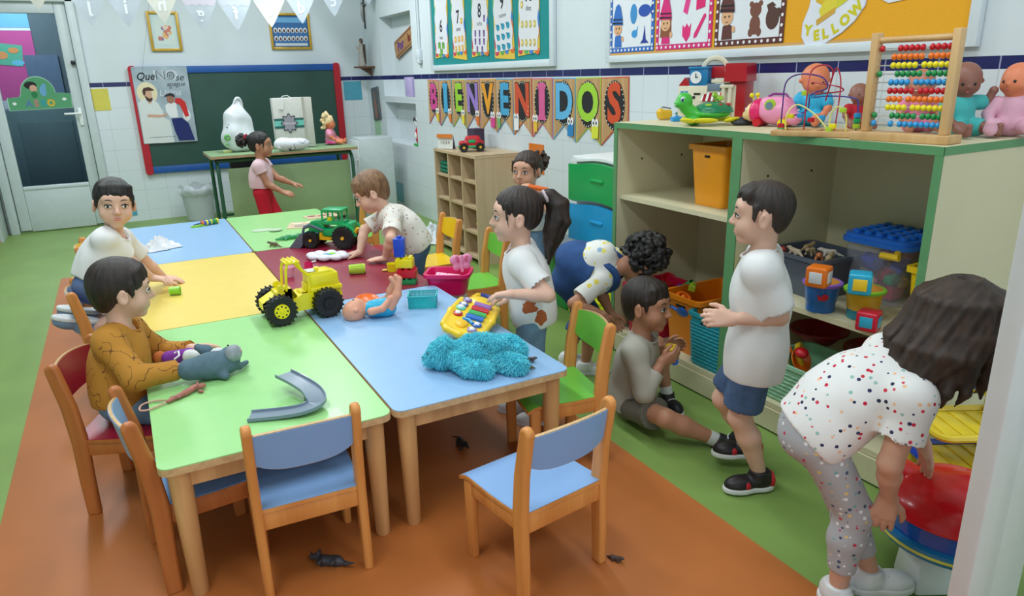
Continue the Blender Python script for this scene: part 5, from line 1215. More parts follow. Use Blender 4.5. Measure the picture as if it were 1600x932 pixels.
# ================================================================== dolls
def doll(name, label, M, s, skinm, suit, pose, head=(0, 0, .17), hr=.046, hair=None, cap=None, facing=(0, -1, 0), suitlen='body', org=None):
    """local frame: z along the spine, -y the belly side; M places it in the room"""
    M = M if isinstance(M, MX) else MX.Translation(V(M)); org = V(M.translation) if org is None else V(org)
    T_ = lambda p: M @ (V(p) * s); o0 = tuple(org)
    F = Field(.0028); rm = np.array(M.to_3x3().normalized()).tolist()
    F.ell(T_((0, 0, .075)), (.038 * s, .032 * s, .055 * s), rm, k=.01); F.ell(T_((0, 0, .035)), (.040 * s, .034 * s, .034 * s), rm, k=.015)
    H_ = V(head); f = V(facing).normalized(); up = V((0, 0, 1)) if abs(f.z) < .7 else V((0, -1, 0)); hl = up.cross(f).normalized() if up.cross(f).length > 0 else V((1, 0, 0)); hu = f.cross(hl) * 1
    if hu.dot(up) < 0: hu = -hu
    HA = lambda x, y, z: T_(H_ + (hl * x + f * y + hu * z) * (hr / .046))
    F.ell(HA(0, -.004, .004), .0455 * s * hr / .046, k=.01); F.ell(HA(0, .012, -.016), (.036 * s * hr / .046,) * 3, k=.015)
    for q in (-1, 1): F.ell(HA(q * .022, .026, -.018), .013 * s, k=.01); F.ell(HA(q * .045, -.002, -.006), .009 * s, k=.004)
    F.ell(HA(0, .0465, -.012), .0058 * s, k=.005); F.ell(HA(0, .036, -.026), .008 * s, k=.006)
    F.cone(T_(H_ * .8 + V((0, 0, .0))), T_((0, 0, .10)), .018 * s, .024 * s, k=.008)
    for P_ in pose['arms']: F.path([T_(p) for p in P_], [.0165 * s, .0135 * s, .011 * s][:len(P_)], k=.006); F.ell(T_(P_[-1]), .0125 * s, k=.004)
    for P_ in pose['legs']: F.path([T_(p) for p in P_], [.021 * s, .018 * s, .0125 * s][:len(P_)], k=.008); e = V(P_[-1]); F.cone(T_(e), T_(e + V(pose.get('toe', (0, -.02, .0)))), .012 * s, .010 * s, k=.006)
    if 'floor' in pose: F.cut((0, 0, -1), (0, 0, pose['floor']))
    body = fmesh(name, F, skinm, None, 1, org=o0); tag(body, label, 'doll')
    for q in (-1, 1):
        b = MB(); b.ell(HA(q * .016, .0420, -.004) - org, .0052 * s, n=10, m=8); b.build('eye', M_black, body)
    b = MB(); b.ell(HA(0, .0475, -.0265) - org, (.0065 * s, .004 * s, .003 * s), n=10, m=6); b.build('mouth', mat('doll_lips', (190, 90, 84), .4), body)
    if suit:
        F = Field(.0028); g = .0045 * s
        F.ell(T_((0, 0, .075)), (.038 * s + g, .032 * s + g, .055 * s + g), rm, k=.01); F.ell(T_((0, 0, .035)), (.040 * s + g, .034 * s + g, .034 * s + g), rm, k=.015)
        if suitlen == 'full':
            for P_ in pose['arms']: F.path([T_(p) for p in P_], [.0165 * s + g, .0135 * s + g, .009 * s + g][:len(P_)], k=.006)
            for P_ in pose['legs']: F.path([T_(p) for p in P_], [.021 * s + g, .018 * s + g, .0135 * s + g][:len(P_)], k=.008); e = V(P_[-1]); F.cone(T_(e), T_(e + V(pose.get('toe', (0, -.02, .0)))), .0135 * s + g, .011 * s + g, k=.006)
        elif suitlen == 'short':
            for P_ in pose['arms']: F.path([T_(P_[0]), T_(V(P_[0]) * .5 + V(P_[1]) * .5)], [.0165 * s + g * 1.5, .015 * s + g * 1.8], k=.006)
            for P_ in pose['legs']: F.path([T_(P_[0]), T_(V(P_[0]) * .4 + V(P_[1]) * .6)], [.021 * s + g * 1.5, .019 * s + g * 1.8], k=.008)
        F.cut(M.to_3x3() @ V((0, 0, 1)), T_((0, 0, .118)), near=T_((0, 0, .15)), rad=.035 * s)
        if 'floor' in pose: F.cut((0, 0, -1), (0, 0, pose['floor'] - .0005))
        fmesh('romper', F, suit, body, 1, org=o0)
    if hair: hair(HA, s, body, org)
    return body, HA, T_
D_peach, D_tan, D_brown, D_or = mat('vinyl_peach', (222, 156, 128), .45, .03, sss=.05), mat('vinyl_tan', (190, 120, 96), .45, .03), mat('vinyl_brown', (140, 92, 78), .45, .04), mat('vinyl_orange', (220, 128, 88), .45, .03)
SIT = dict(arms=[[(.045, 0, .10), (.062, -.02, .065), (.058, -.045, .045)], [(-.045, 0, .10), (-.062, -.02, .065), (-.058, -.045, .045)]], legs=[[(.025, -.01, .03), (.04, -.06, .028), (.05, -.105, .018)], [(-.025, -.01, .03), (-.04, -.06, .028), (-.05, -.105, .018)]], toe=(0, -.006, .018))
# naked-legged baby doll lying on the blue table, feet in the air
a = GZ(572, 497, TH); e = GZ(625, 492, TH); d = (a - e).normalized(); d.z = 0   # spine direction towards the head
x_ = d; f = UP; L = f.cross(d) * -1
Mx = MX((V((d.cross(-UP))).to_tuple(), (0, 0, -1), d.to_tuple())).transposed().to_4x4()   # columns x, y, z
xx = V((0, 0, -1)).cross(d); Mx = MX(((xx.x, 0, d.x, 0), (xx.y, 0, d.y, 0), (xx.z, -1, d.z, 0), (0, 0, 0, 1)))
base = (GZ(618, 494, TH) + FWD * .02); base.z = TH + .034
pose = dict(arms=[[(-.042, 0, .10), (-.050, -.01, .055), (-.03, -.045, .02)], [(.042, 0, .10), (.052, -.012, .055), (.03, -.035, .025)]], legs=[[(.022, -.005, .025), (.020, -.06, .012), (.004, -.105, -.002)], [(-.022, -.005, .025), (-.020, -.055, -.008), (-.006, -.115, -.022)]], toe=(0, -.014, .012), floor=TH + .001)
doll('baby_doll', 'bald baby doll in a blue bib on its back on the blue table', MX.Translation(base) @ Mx, .98, D_peach, PL('bib_blue', (34, 170, 210), .6), pose, head=(.0, .004, .165), hr=.046, facing=(.35, -.9, .1))
# blonde doll on the desk
DZ_ = .7352
def blond(HA, s, body, org):
    F = Field(.003); rs = random.Random(5); F.ell(HA(0, -.008, .012), (.049 * s, .049 * s, .047 * s), k=.01)
    F.ell(HA(0, .05, -.012), .034 * s, k=.006, op='s')
    for q in (-1, 1):
        for k in range(9):
            o = V((rs.gauss(0, 1), rs.gauss(0, 1), rs.gauss(0, 1))) * .012; F.ell(HA(q * .040, -.02, .045) + o, .016 * s, k=.008)
            F.ell(HA(q * .050, -.02, -.005) + o * 1.1 - UP * .008 * k * .5, .012 * s, k=.008)
    F.path([HA(.04, -.02, .05), HA(.06, -.03, .075), HA(.075, -.035, .07)], [.012 * s, .013 * s, .005 * s], k=.008)
    fmesh('hair', F, mat('doll_blond', (226, 200, 150), .5, .2, 80, bump=.5), body, 1, org=tuple(org))
p = GZ(517, 226, DZ_); p.z = DZ_
doll('blonde_doll', 'blonde doll in a pink dress sitting at the right end of the teacher desk', MX.Translation(p + V((0, 0, .002))) @ MX.Rotation(R(62), 4, 'Z'), 1.15, D_or, mat('pink_dress', (232, 150, 178), .8, .05), SIT | dict(floor=DZ_ + .001), hair=blond, suitlen='short')
b = MB(); b.at(p + V((.02, -.012, .03)), (0, 0, R(62))); b.lathe([(.036, .035), (.055, .012), (.075, -.012), (.072, -.013), (.05, .008), (.033, .03)], n=28, cap=False); o = b.build('skirt', mat('hot_pink_tulle', (226, 60, 150), .8, .1, 60), [x for x in bpy.data.objects if x.name == 'blonde_doll'][0]); o.location = -p - V((0, 0, .002)); o.rotation_euler = (0, 0, 0)
CZ = 1.1012
def sit_at(px, py, z, rz): q = GZ(px, py, z); q.z = z + .0005; return MX.Translation(q) @ MX.Rotation(R(rz), 4, 'Z')
def sitm(x, y, z, rz, tilt=0): return MX.Translation((x, y, z + .0005)) @ MX.Rotation(R(rz), 4, 'Z') @ MX.Rotation(R(tilt), 4, 'X')
doll('baby_doll', 'bald baby doll in a blue romper sitting behind the bead maze on the cabinet', sitm(2.36, 1.92, CZ, -70), 1.03, D_or, PL('bib_blue', 0), SIT | dict(floor=CZ), head=(0, .0, .168), hr=.050, facing=(-.2, -.6, -.8) if 0 else (.5, -.8, -.2), suitlen='short')
doll('baby_doll', 'small brown baby doll in a red suit between bead maze and abacus', sitm(2.34, 1.71, CZ, -35), .72, D_brown, mat('red_knit', (180, 24, 40), .85), SIT | dict(floor=CZ), suitlen='short')
up1 = dict(SIT, arms=[[(.045, 0, .10), (.075, -.01, .10), (.085, -.02, .135)], [(-.045, 0, .10), (-.062, -.02, .065), (-.058, -.045, .045)]])
doll('baby_doll', 'brown baby doll in a turquoise suit with one arm raised, right of the abacus', sitm(2.30, 1.325, CZ, -22), 1.0, D_brown, mat('turquoise_knit', (70, 178, 176), .85, .05), up1 | dict(floor=CZ), facing=(-.35, -.9, -.25), suitlen='short')
bd_, HA, T_ = doll('baby_doll', 'orange-faced baby doll in pale pink pyjamas at the right end of the cabinet', sitm(2.40, 1.225, CZ, -62, -4), .98, D_or, mat('pale_pink_velour', (222, 170, 190), .9, .05), SIT | dict(floor=CZ), facing=(-.5, -.8, -.1), suitlen='full')
doll('baby_doll', 'brown baby doll in a pink dress sitting behind the bars of the abacus', sitm(2.36, 1.50, CZ, -40), .92, D_tan, mat('pink_knit', (226, 130, 160), .85, .05), SIT | dict(floor=CZ), suitlen='short')
# ================================================================== on the cabinets
# abacus
A0 = GZ(1362, 216, 1.10); A1 = GZ(1480, 224, 1.10); dv = (A1 - A0); dv.z = 0; wab = .235
t = toyE('bead_abacus', 'wooden bead abacus with ten rows of coloured beads on the nearer cabinet', 'abacus', (2.035, 1.33, CZ), -70)
Wa = wood('abacus_wood', (214, 176, 124), (196, 152, 96), .45)
mid0 = GZ(1415, 222, CZ); t.location = (mid0.x + .015, mid0.y + .02, CZ); ang = math.degrees(math.atan2((GZ(1478, 228, CZ) - GZ(1350, 217, CZ)).y, (GZ(1478, 228, CZ) - GZ(1350, 217, CZ)).x)); t.rotation_euler = (0, 0, R(ang + 12))
hw = .115; Hh = .285
b = MB(); b.box((0, 0, .012), (.29, .085, .024), bev=.003); b.build('base', Wa, t)
for sx in (-1, 1): b = MB(); b.box((sx * hw, 0, .024 + Hh / 2), (.022, .034, Hh), bev=.004); b.build('post', Wa, t)
b = MB(); b.cyl((-hw, 0, Hh + .002), (hw, 0, Hh + .002), .009, .009, 14); b.build('top_rail', Wa, t)
cols = [PR, PL('bead_orange', (240, 120, 30)), PL('bead_yellow', (234, 220, 20)), PL('bead_green', (20, 140, 70)), PCy]
gaps = [(1, 9), (0, 10), (0, 10), (1, 9), (0, 10), (0, 10), (0, 10), (0, 10), (1, 9), (2, 8)]; split = [4, 4, 5, 4, 6, 5, 7, 6, 4, 8]
rnd = random.Random(8)
for r_ in range(10):
    z = Hh - .022 - r_ * .0238; m = cols[r_ % 5]
    b = MB(); b.cyl((-hw, 0, z), (hw, 0, z), .0018, .0018, 8); b.build('rod', mat('steel_rod', (210, 212, 214), .25, metal=.9), t)
    left, right = gaps[r_]; xs = []; bw = .0158
    for k in range(left): xs.append(-hw + .02 + (k * .052 if left == 2 else 0))
    n1 = right - split[r_] if right > split[r_] else 0
    for k in range(right): xs.append(hw - .020 - bw * k - (.010 if k >= split[r_] else 0))
    for x in xs: b = MB(); b.ell((x, 0, z), (.0078, .0095, .0095), n=14, m=10); b.build('bead', m, t)
# bead maze
mz = (GZ(1205, 212, CZ) + GZ(1335, 216, CZ)) / 2
t = toyE('bead_maze', 'wire bead maze on a wooden base on the cabinet, left of the abacus', 'bead maze', (mz.x + .045, mz.y + .02, CZ), -64)
b = MB(); 
for sy in (-1, 1): b.box((0, sy * .055, .010), (.26, .022, .018), bev=.003)
for sx in (-1, 0, 1): b.box((sx * .115, 0, .012), (.024, .12, .016), bev=.003)
b.build('base', Wa, t)
wires = [('purple_wire', (80, 40, 130), [(-.115, 0, .02), (-.115, 0, .10), (-.11, 0, .17), (-.07, 0, .195), (.0, .0, .185), (.02, 0, .15), (-.03, .01, .13), (-.04, .02, .08), (-.09, .02, .06)]),
         ('red_wire', (180, 30, 60), [(-.035, -.02, .02), (-.035, -.02, .12), (-.035, 0, .2), (0, 0, .222), (.03, .01, .2), (.015, .02, .11), (.04, .0, .21), (.06, 0, .16), (.06, -.02, .02)]),
         ('blue_wire', (60, 60, 160), [(-.03, .02, .12), (.03, .02, .125), (.10, 0, .12), (.118, 0, .10), (.12, 0, .02)]), ('red_wire', (170, 30, 70), [(-.03, .0, .17), (.05, .01, .155), (.06, .02, .14), (-.03, .02, .13)]),
         ('yellow_wire', (230, 220, 120), [(.05, -.05, .02), (.05, -.05, .07), (.07, -.05, .095), (.095, -.05, .07), (.10, -.05, .02)]), ('yellow_wire', (230, 220, 120), [(-.085, -.05, .02), (-.085, -.05, .07), (-.06, -.03, .10), (.0, -.04, .07), (.05, -.055, .02)])]
for n_, c, pp in wires: b = MB(); b.tube(crom([V(p) for p in pp], 7), .0024, 6); b.build(n_, PL(n_, c), t)
for x, y, z, m in ((-.115, 0, .03, PR), (-.115, 0, .018, PG), (-.03, .02, .125, PCy), (-.05, .015, .135, PLg), (.05, -.05, .025, PLg), (.06, -.05, .035, PY), (.12, 0, .05, PG), (.12, 0, .033, PLg), (.12, 0, .066, PCy), (-.09, .02, .06, PY), (-.06, .02, .062, PCy), (-.02, .0, .05, PR), (.02, -.03, .06, PCy), (.085, -.05, .085, PLg)):
    b = MB(); b.lathe([(.004, -.008), (.0105, -.007), (.0115, 0), (.0105, .007), (.004, .008)], (x, y, z), n=14); b.build('bead', m, t)
# sea turtle toy
q0, q1 = GZ(1062, 197, CZ), GZ(1140, 194, CZ); c = (q0 + q1) / 2
t = toyE('toy_turtle', 'green toy turtle with yellow flippers on the farther cabinet', 'toy turtle', (c.x, c.y, CZ), -22)
F = Field(.003); F.ell((.02, 0, .045), (.085, .06, .022), k=.01); F.path([(-.05, 0, .045), (-.085, 0, .07)], [.03, .024], k=.015); F.ell((-.092, 0, .098), (.034, .030, .033), k=.01); F.ell((-.112, 0, .086), (.022, .024, .016), k=.008); F.ell((-.05, 0, .02), (.035, .04, .02), k=.012)
F.cut((0, 0, -1), (0, 0, .001)); fmesh('body', F, PL('turtle_green', (64, 186, 62)), t)
F = Field(.003); F.ell((.03, 0, .058), (.082, .058, .034)); F.cut((0, 0, -1), (0, 0, .052)); F.ell((.03, 0, .052), (.088, .064, .006), k=.004); fmesh('shell', F, PL('shell_green', (16, 128, 84)), t)
for x, y, l, a in ((-.03, -.07, .055, -20), (.09, -.06, .045, 30), (-.03, .07, .055, 20), (.09, .06, .045, -30), (-.09, -.045, .035, -50)):
    F = Field(.003); F.ell((0, 0, 0), (l, .026, .009)); o = fmesh('flipper', F, PL('flipper_yellow', (228, 218, 24)), t); o.location = (x, y, .022); o.rotation_euler = (R(-18 if y < 0 else 18), 0, R(a))
for x, y, m in ((-.0, -.03, PLg), (.045, -.03, PR), (.085, -.02, PR), (-.0, .03, PLg), (.045, .03, PR)): b = MB(); b.lathe([(.014, 0), (.013, .006), (0, .008)], (x, y, .078), n=16, cap=False); b.build('button', m, t)
for q in (-1, 1): b = MB(); b.ell((-.106, q * .022, .104), (.009, .006, .012)); o = b.build('eye', PWh, t); b = MB(); b.ell((-.109, q * .027, .103), (.005, .004, .007)); b.build('pupil', PL('pupil_blue', (30, 60, 120)), o)
b = MB(); b.ell((-.128, 0, .084), (.006, .014, .004)); b.build('teeth', PWh, t)
t = toyE('toy_frog', 'small lime frog figure riding on the turtle shell', 'toy animal', (c.x + .06, c.y - .01, CZ + .092), 160)
F = Field(.0025); F.ell((0, 0, .012), (.02, .015, .012), k=.005).ell((.018, 0, .024), (.012, .013, .010), k=.005)
for q in (-1, 1): F.ell((.022, q * .009, .033), .005, k=.003); F.cone((-.01, q * .014, .01), (.01, q * .024, .004), .005, .004, k=.004)
fmesh('body', F, PL('lime_frog', (150, 200, 60)), t); b = MB(); b.ell((.025, .009, .035), .002).ell((.025, -.009, .035), .002); b.build('eye', M_black, t)
# town playhouse
t = toyE('play_town', 'toy town building with blue clock tower, cream arch and red house behind the turtle', 'toy house', (2.35, 2.455, CZ), -66)
cr = PL('cream', (222, 214, 190)); b = MB()
b.box((-.11, 0, .075), (.06, .09, .15), bev=.003).box((-.045, -.005, .075), (.09, .10, .15), bev=.003).box((.06, .0, .075), (.13, .09, .15), bev=.003)
b.tube([(-.01 + .055 * -math.cos(R(a)) + .02, 0, .215 + .05 * math.sin(R(a))) for a in range(0, 181, 15)], .011, 8, flat=.7); b.box((.068, 0, .175), (.022, .022, .09), bev=.003).box((.055, -.01, .168), (.085, .07, .016), bev=.003)
for x in (.075, .105): b.cyl((x, -.055, .01), (x, -.055, .14), .009, .009, 14)
b.box((.09, -.05, .146), (.06, .03, .014), bev=.003).box((.0, -.03, .004), (.30, .14, .008), bev=.002)
b.build('building', cr, t)
b = MB(); b.box((-.045, -.005, .185), (.085, .09, .075), bev=.004).box((-.045, -.005, .225), (.095, .10, .01), bev=.003).prism([(-.09, .15), (-.0, .15), (-.02, .125), (-.07, .125)], .09, MX(((1, 0, 0, 0), (0, 0, 1, -.05), (0, 1, 0, 0), (0, 0, 0, 1)))); b.build('clock_tower', PL('tower_blue', (24, 120, 176)), t)
b = MB(); b.cyl((-.055, -.052, .185), (-.055, -.056, .185), .026, .026, 24); o = b.build('clock_face', PWh, t); b = MB(); b.box((-.055, -.0575, .192), (.003, .002, .02)).box((-.05, -.0575, .186), (.012, .002, .003)); b.build('clock_hand', M_black, o)
b = MB(); b.box((.13, .01, .10), (.07, .10, .20), bev=.004).prism([(.075, .165), (.175, .165), (.17, .24), (.08, .24)], .12, MX(((1, 0, 0, 0), (0, 0, 1, -.06), (0, 1, 0, 0), (0, 0, 0, 1)))).box((.02, .02, .205), (.09, .06, .05), bev=.003); b.build('red_house', PL('house_red', (176, 18, 34)), t)
b = MB(); b.prism([(-.14, .15), (-.08, .15), (-.11, .185)], .09, MX(((1, 0, 0, 0), (0, 0, 1, -.045), (0, 1, 0, 0), (0, 0, 0, 1)))); b.build('gable_roof', PL('house_red', 0), t)
b = MB(); b.prism([(.03 - .045, .12), (.07, .12), (.075, .085), (-.025, .085)], .004, MX(((1, 0, 0, 0), (0, .4, 1, -.10), (0, 1, -.4, 0), (0, 0, 0, 1)))); o = b.build('awning', PWh, t)
b = MB()
for k in range(4): x = -.012 + .024 * k; b.prism([(x, .12), (x + .012, .12), (x + .010, .085), (x - .004, .085)], .005, MX(((1, 0, 0, 0), (0, .4, 1, -.1008), (0, 1, -.4, 0), (0, 0, 0, 1)))); b.build('awning_stripe', PR, o)
b = MB(); b.box((.025, -.047, .142), (.07, .006, .03), bev=.002).box((.025, -.048, .05), (.06, .003, .055), bev=.001); b.build('shop_front', PL('slate', (110, 130, 150)), t)
b = MB()
for i in range(2):
    for j in range(3): b.box((-.12 + .02 * i, -.0465, .06 + .028 * j), (.015, .003, .022))
b.build('window', PL('win_blue', (70, 150, 200)), t); b = MB(); b.box((.13, -.0425, .19), (.02, .004, .03), bev=.002); b.build('window', PWh, t)
b = MB(); b.box((-.045, -.056, .115), (.03, .003, .008)).box((-.06, -.056, .10), (.012, .002, .012)); b.build('coin_slot', M_black, t)
# ladybird toy
c = (GZ(1160, 196, CZ) + GZ(1235, 200, CZ)) / 2 + V((.03, .0, 0))
t = toyE('toy_ladybird', 'pink toy ladybird with a smiling cream face between turtle and bead maze', 'toy ladybird', (c.x, c.y, CZ), -72)
F = Field(.003); F.ell((.02, 0, .055), (.075, .055, .05), k=.01); F.box((.015, 0, .075), (.055, .04, .035), rd=.02, k=.02); F.ell((.085, 0, .03), (.03, .045, .026), k=.01); F.cut((0, 0, -1), (0, 0, .006)); fmesh('body', F, PPk, t)
F = Field(.003); F.ell((-.055, 0, .055), (.034, .050, .050)); F.cut((0, 0, -1), (0, 0, .002)); fmesh('hood', F, PMg, t)
F = Field(.003); F.ell((-.082, 0, .052), (.022, .036, .036)).ell((-.10, -.0, .040), (.018, .026, .018), k=.01).ell((-.112, 0, .046), .008, k=.004); fmesh('face', F, PL('face_cream', (238, 206, 150)), t)
for q in (-1, 1): b = MB(); b.ell((-.101, q * .013, .062), (.005, .006, .009)); b.build('eye', PWh, t); b = MB(); b.tube([(-.07, q * .02, .10), (-.075, q * .025, .115)], .003, 6).ell((-.076, q * .026, .117), .009); b.build('antenna', PY, t)
b = MB(); b.cyl((.01, -.038, .082), (.01, -.050, .080), .022, .022, 20).cyl((.01, -.05, .08), (.01, -.054, .08), .018, .018, 20); o = b.build('dial', PLg, t); b = MB(); b.cyl((.01, -.054, .08), (.01, -.057, .08), .014, .014, 18); b.build('dial_centre', PL('slate', 0), o)
b = MB(); b.tube([(-.02, 0, .112), (.0, 0, .122), (.05, 0, .12), (.065, 0, .10)], .005, 8); b.build('handle', PL('purple', (130, 40, 130)), t)
for x in (-.04, .06): b = MB(); b.cyl((x, -.05, .016), (x, .05, .016), .0155, .0155, 18); b.build('wheel', PY if x > 0 else PR, t)
# small pieces left of the turtle
c = GZ(1030, 188, CZ)
t = toyE('toy_bus', 'yellow toy piece with a grey handle at the left end of the cabinet top', 'toy', (c.x + .03, c.y, CZ), -20)
F = Field(.003); F.box((0, 0, .024), (.032, .022, .022), rd=.012).ell((-.02, 0, .034), .018, k=.01); F.cut((0, 0, -1), (0, 0, .001)); fmesh('body', F, PL('butter2', (226, 180, 40)), t); b = MB(); b.tube([(-.03, 0, .04), (-.01, 0, .058), (.03, 0, .05)], .003, 6); b.build('handle', PGr, t)
c = GZ(1052, 190, CZ); t = toyE('toy_block', 'flat blue toy block under the turtle head', 'toy block', (c.x + .02, c.y - .0, CZ), -20)
b = MB(); b.box((0, 0, .010), (.05, .04, .02), bev=.003); b.build('block', PCy, t); b = MB(); b.cyl((0, 0, .02), (0, 0, .024), .01, .01, 12); b.build('stud', PCy, t)
c = GZ(1008, 182, CZ); t = toyE('toy_rail', 'turquoise toy fence pieces at the back left of the cabinet top', 'toy', (2.36, 2.60, CZ), -66)
b = MB()
for k in range(5): b.box((-.06 + .03 * k, 0, .015), (.02, .006, .03), bev=.002)
b.box((0, 0, .004), (.16, .02, .008), bev=.002).box((0, 0, .022), (.15, .005, .005)); b.build('fence', PL('dull_teal', (40, 130, 140)), t)
c = GZ(1145, 192, CZ); t = toyE('toy_shoe', 'dark grey flat toy base behind the turtle flipper', 'toy', (2.22, 2.13, CZ), -20)
F = Field(.003); F.ell((0, 0, .012), (.055, .03, .014)); F.cut((0, 0, -1), (0, 0, .001)); fmesh('body', F, PL('charcoal', (52, 58, 66)), t); b = MB(); b.tube([(-.03, 0, .024), (0, 0, .032), (.03, 0, .024)], .004, 6); b.build('strap', PGr, t)
# ================================================================== on the desk
p0 = GZ(376, 237, DZ_)
t = toyE('carrier_bag', 'full white plastic carrier bag with green print on the teacher desk', 'bag', (p0.x + .0, p0.y, DZ_)); F = Field(.006)
F.ell((0, 0, .13), (.145, .11, .14), k=.03).ell((.01, 0, .24), (.115, .085, .12), k=.04); F.cone((.0, 0, .3), (.03, 0, .40), .07, .035, k=.05); pass
F.cut((0, 0, -1), (0, 0, .002)); fmesh('bag_body', F, mat('bag_film', (214, 220, 224), .3, .04, 10), t, 1, wrinkle(.013, 34, 9))
b = MB()
for y_ in (-.02, .02): b.tube(crom([V((.0, y_, .38)), V((.01, y_ * 1.3, .425)), V((.035, y_ * 1.5, .45)), V((.055, y_ * 1.3, .42)), V((.058, y_, .375))], 5), .009, 6, flat=1.4)
b.build('handle', mat('bag_film', 0), t)
for x, z, c, s_ in ((-.10, .13, (90, 170, 70), .03), (-.11, .07, (150, 200, 150), .02), (-.095, .215, (60, 70, 66), .008), (-.08, .235, (60, 70, 66), .007), (-.098, .245, (60, 70, 66), .006)):
    F = Field(.005); yy_ = -.112 * math.sqrt(max(.05, 1 - (x / .148) ** 2 - ((z - .14) / .17) ** 2)); F.ell((x, yy_, z), (s_, .012, s_ * .9)); F.ell((x, yy_ - .004, z), (s_ * .45, .02, s_ * .4), k=.003, op='s'); o = fmesh('printed_mark', F, card(c), t, 1)
p0 = GZ(463, 232, DZ_)
t = toyE('gift_bag', 'tall white patterned paper gift bag with a teal ribbon label on the teacher desk', 'bag', (p0.x + .02, p0.y + .07, DZ_), -3)
b = MB(); b.box((-.05, 0, .22), (.25, .12, .43), bev=.003); b.build('bag_front', dots('gift_paper', (206, 206, 200), [(180, 180, 176), (190, 180, 160)], 60, .2), t)
b = MB(); b.box((.118, .005, .22), (.09, .11, .43), bev=.003); b.build('bag_side', dots('gift_paper2', (196, 194, 186), [(176, 170, 160), (186, 178, 158)], 60, .2), t); b = MB(); b.box((.082, -.053, .22), (.025, .012, .43)); b.build('gusset', card((176, 172, 162)), t)
b = MB(); b.box((-.05, -.0625, .22), (.252, .003, .085)); b.build('ribbon', card((40, 96, 92)), t, 0); b = MB(); b.box((-.05, -.0635, .22), (.252, .004, .045)); b.build('ribbon', card((110, 190, 176)), t, 0)
mB_ = MX.Translation((-.05, -.067, .22)) @ MX(((1, 0, 0, 0), (0, 0, -1, 0), (0, 1, 0, 0), (0, 0, 0, 1)))
star = [((.062 + .012 * math.cos(8 * a)) * math.cos(a), (.075 + .012 * math.cos(8 * a)) * math.sin(a)) for a in [2 * PI * i / 48 for i in range(48)]]
b = MB(); b.prism(star, .002, mB_); b.build('label', card((60, 66, 72)), t, 0); b = MB(); b.prism([(x * .86, y * .86) for x, y in star], .002, mB_, z0=.002); b.build('label', card((150, 146, 156)), t, 0); b = MB(); text(b, 'Nuevas', .03, mB_ @ MX.Translation((0, 0, .0045)), .001, shear=.2); b.build('lettering', card((220, 214, 222)), t, 0)
b = MB(); b.tube([(-.10, -.04, .43), (-.08, -.05, .45), (-.04, -.05, .455), (-.0, -.04, .43)], .003, 6); b.build('handle', PWh, t); b = MB(); b.box((-.10, -.07, .385), (.04, .003, .09), (0, .2, 0)); b.build('gift_tag', card((222, 224, 222)), t)
p0 = GZ(455, 236, DZ_)
t = toyE('printed_bundle', 'white bundle with blue print lying in front of the gift bag', 'bundle', (p0.x + .03, p0.y + .03, DZ_), 0); F = Field(.005)
F.ell((0, 0, .05), (.15, .07, .055), k=.02).ell((-.09, 0, .06), (.07, .07, .055), k=.03); F.cut((0, 0, -1), (0, 0, .002)); fmesh('bundle_cloth', F, scribble('blue_print', (214, 218, 224), (70, 84, 116), 16, .02), t, 1, wrinkle(.006, 30, 4))
b = MB(); b.box((-.12, -.05, .04), (.04, .02, .02)); b.build('tape', PWh, t)
p0 = GZ(355, 238, DZ_); t = toyE('notepad', 'small yellow-green pad at the left end of the teacher desk', 'pad', (p0.x, p0.y - .02, DZ_)); b = MB(); b.box((0, 0, .009), (.07, .05, .018), bev=.002); b.build('pad', card((196, 206, 130)), t); b = MB(); b.box((0, 0, .0195), (.066, .046, .003)); b.build('cover', card((226, 226, 200)), t)
# ================================================================== cubby shelf contents
CB_Y = lambda i: 5.20 - .009 - (i + .5) * (.74 - .018) / 3; CB_Z = lambda j: .05 + .0095 + j * (.785 - .05 - .009) / 4
t = toyE('folded_cloth', 'folded dark green cloth in the top left pigeonhole', 'cloth', (2.24, CB_Y(0), CB_Z(3)))
for k in range(3): b = MB(); b.box((0, 0, .018 + .029 * k), (.17, .19 - .01 * k, .028), bev=.012, seg=3); b.build('fold', mat('green_cloth', (12, 110, 84), .9, .1), t)
t = toyE('toy_funnel', 'yellow toy funnel in the top middle pigeonhole', 'toy', (2.22, CB_Y(1) - .05, CB_Z(3))); b = MB(); b.lathe([(.012, .0), (.035, .13), (.04, .132), (.036, .136), (.0, .12)], n=20, cap=False); b.build('cone', PL('warm_yellow', 0), t); b = MB(); b.cyl((0, 0, .13), (0, 0, .145), .05, .05, 20); b.build('rim', PL('warm_yellow', 0), t)
t = toyE('toy_car', 'small red toy in the left pigeonhole of the second row', 'toy', (2.20, CB_Y(0) - .07, CB_Z(2)), 90); F = Field(.003); F.box((0, 0, .035), (.04, .025, .02), rd=.01).box((-.005, 0, .055), (.02, .02, .02), rd=.01, k=.01); fmesh('body', F, PR, t)
for x in (-.025, .025): b = MB(); b.cyl((x, -.028, .014), (x, .028, .014), .014, .014, 14); b.build('wheel', PBk, t)
t = toyE('toy_spatula', 'small yellow toy rod in the right pigeonhole of the third row', 'toy', (2.17, CB_Y(2) - .06, CB_Z(1)), 20); b = MB(); b.tube([(0, 0, .006), (0, 0, .02), (.0, .012, .05)], .006, 6); b.build('rod', PL('warm_yellow', 0), t); b = MB(); b.ell((0, .014, .055), .009); b.build('tip', PL('warm_yellow', 0), t)
t = toyE('desk_calendar', 'small standing calendar with an orange top on the cubby shelf', 'calendar', (2.18, 5.08, .786), -60)
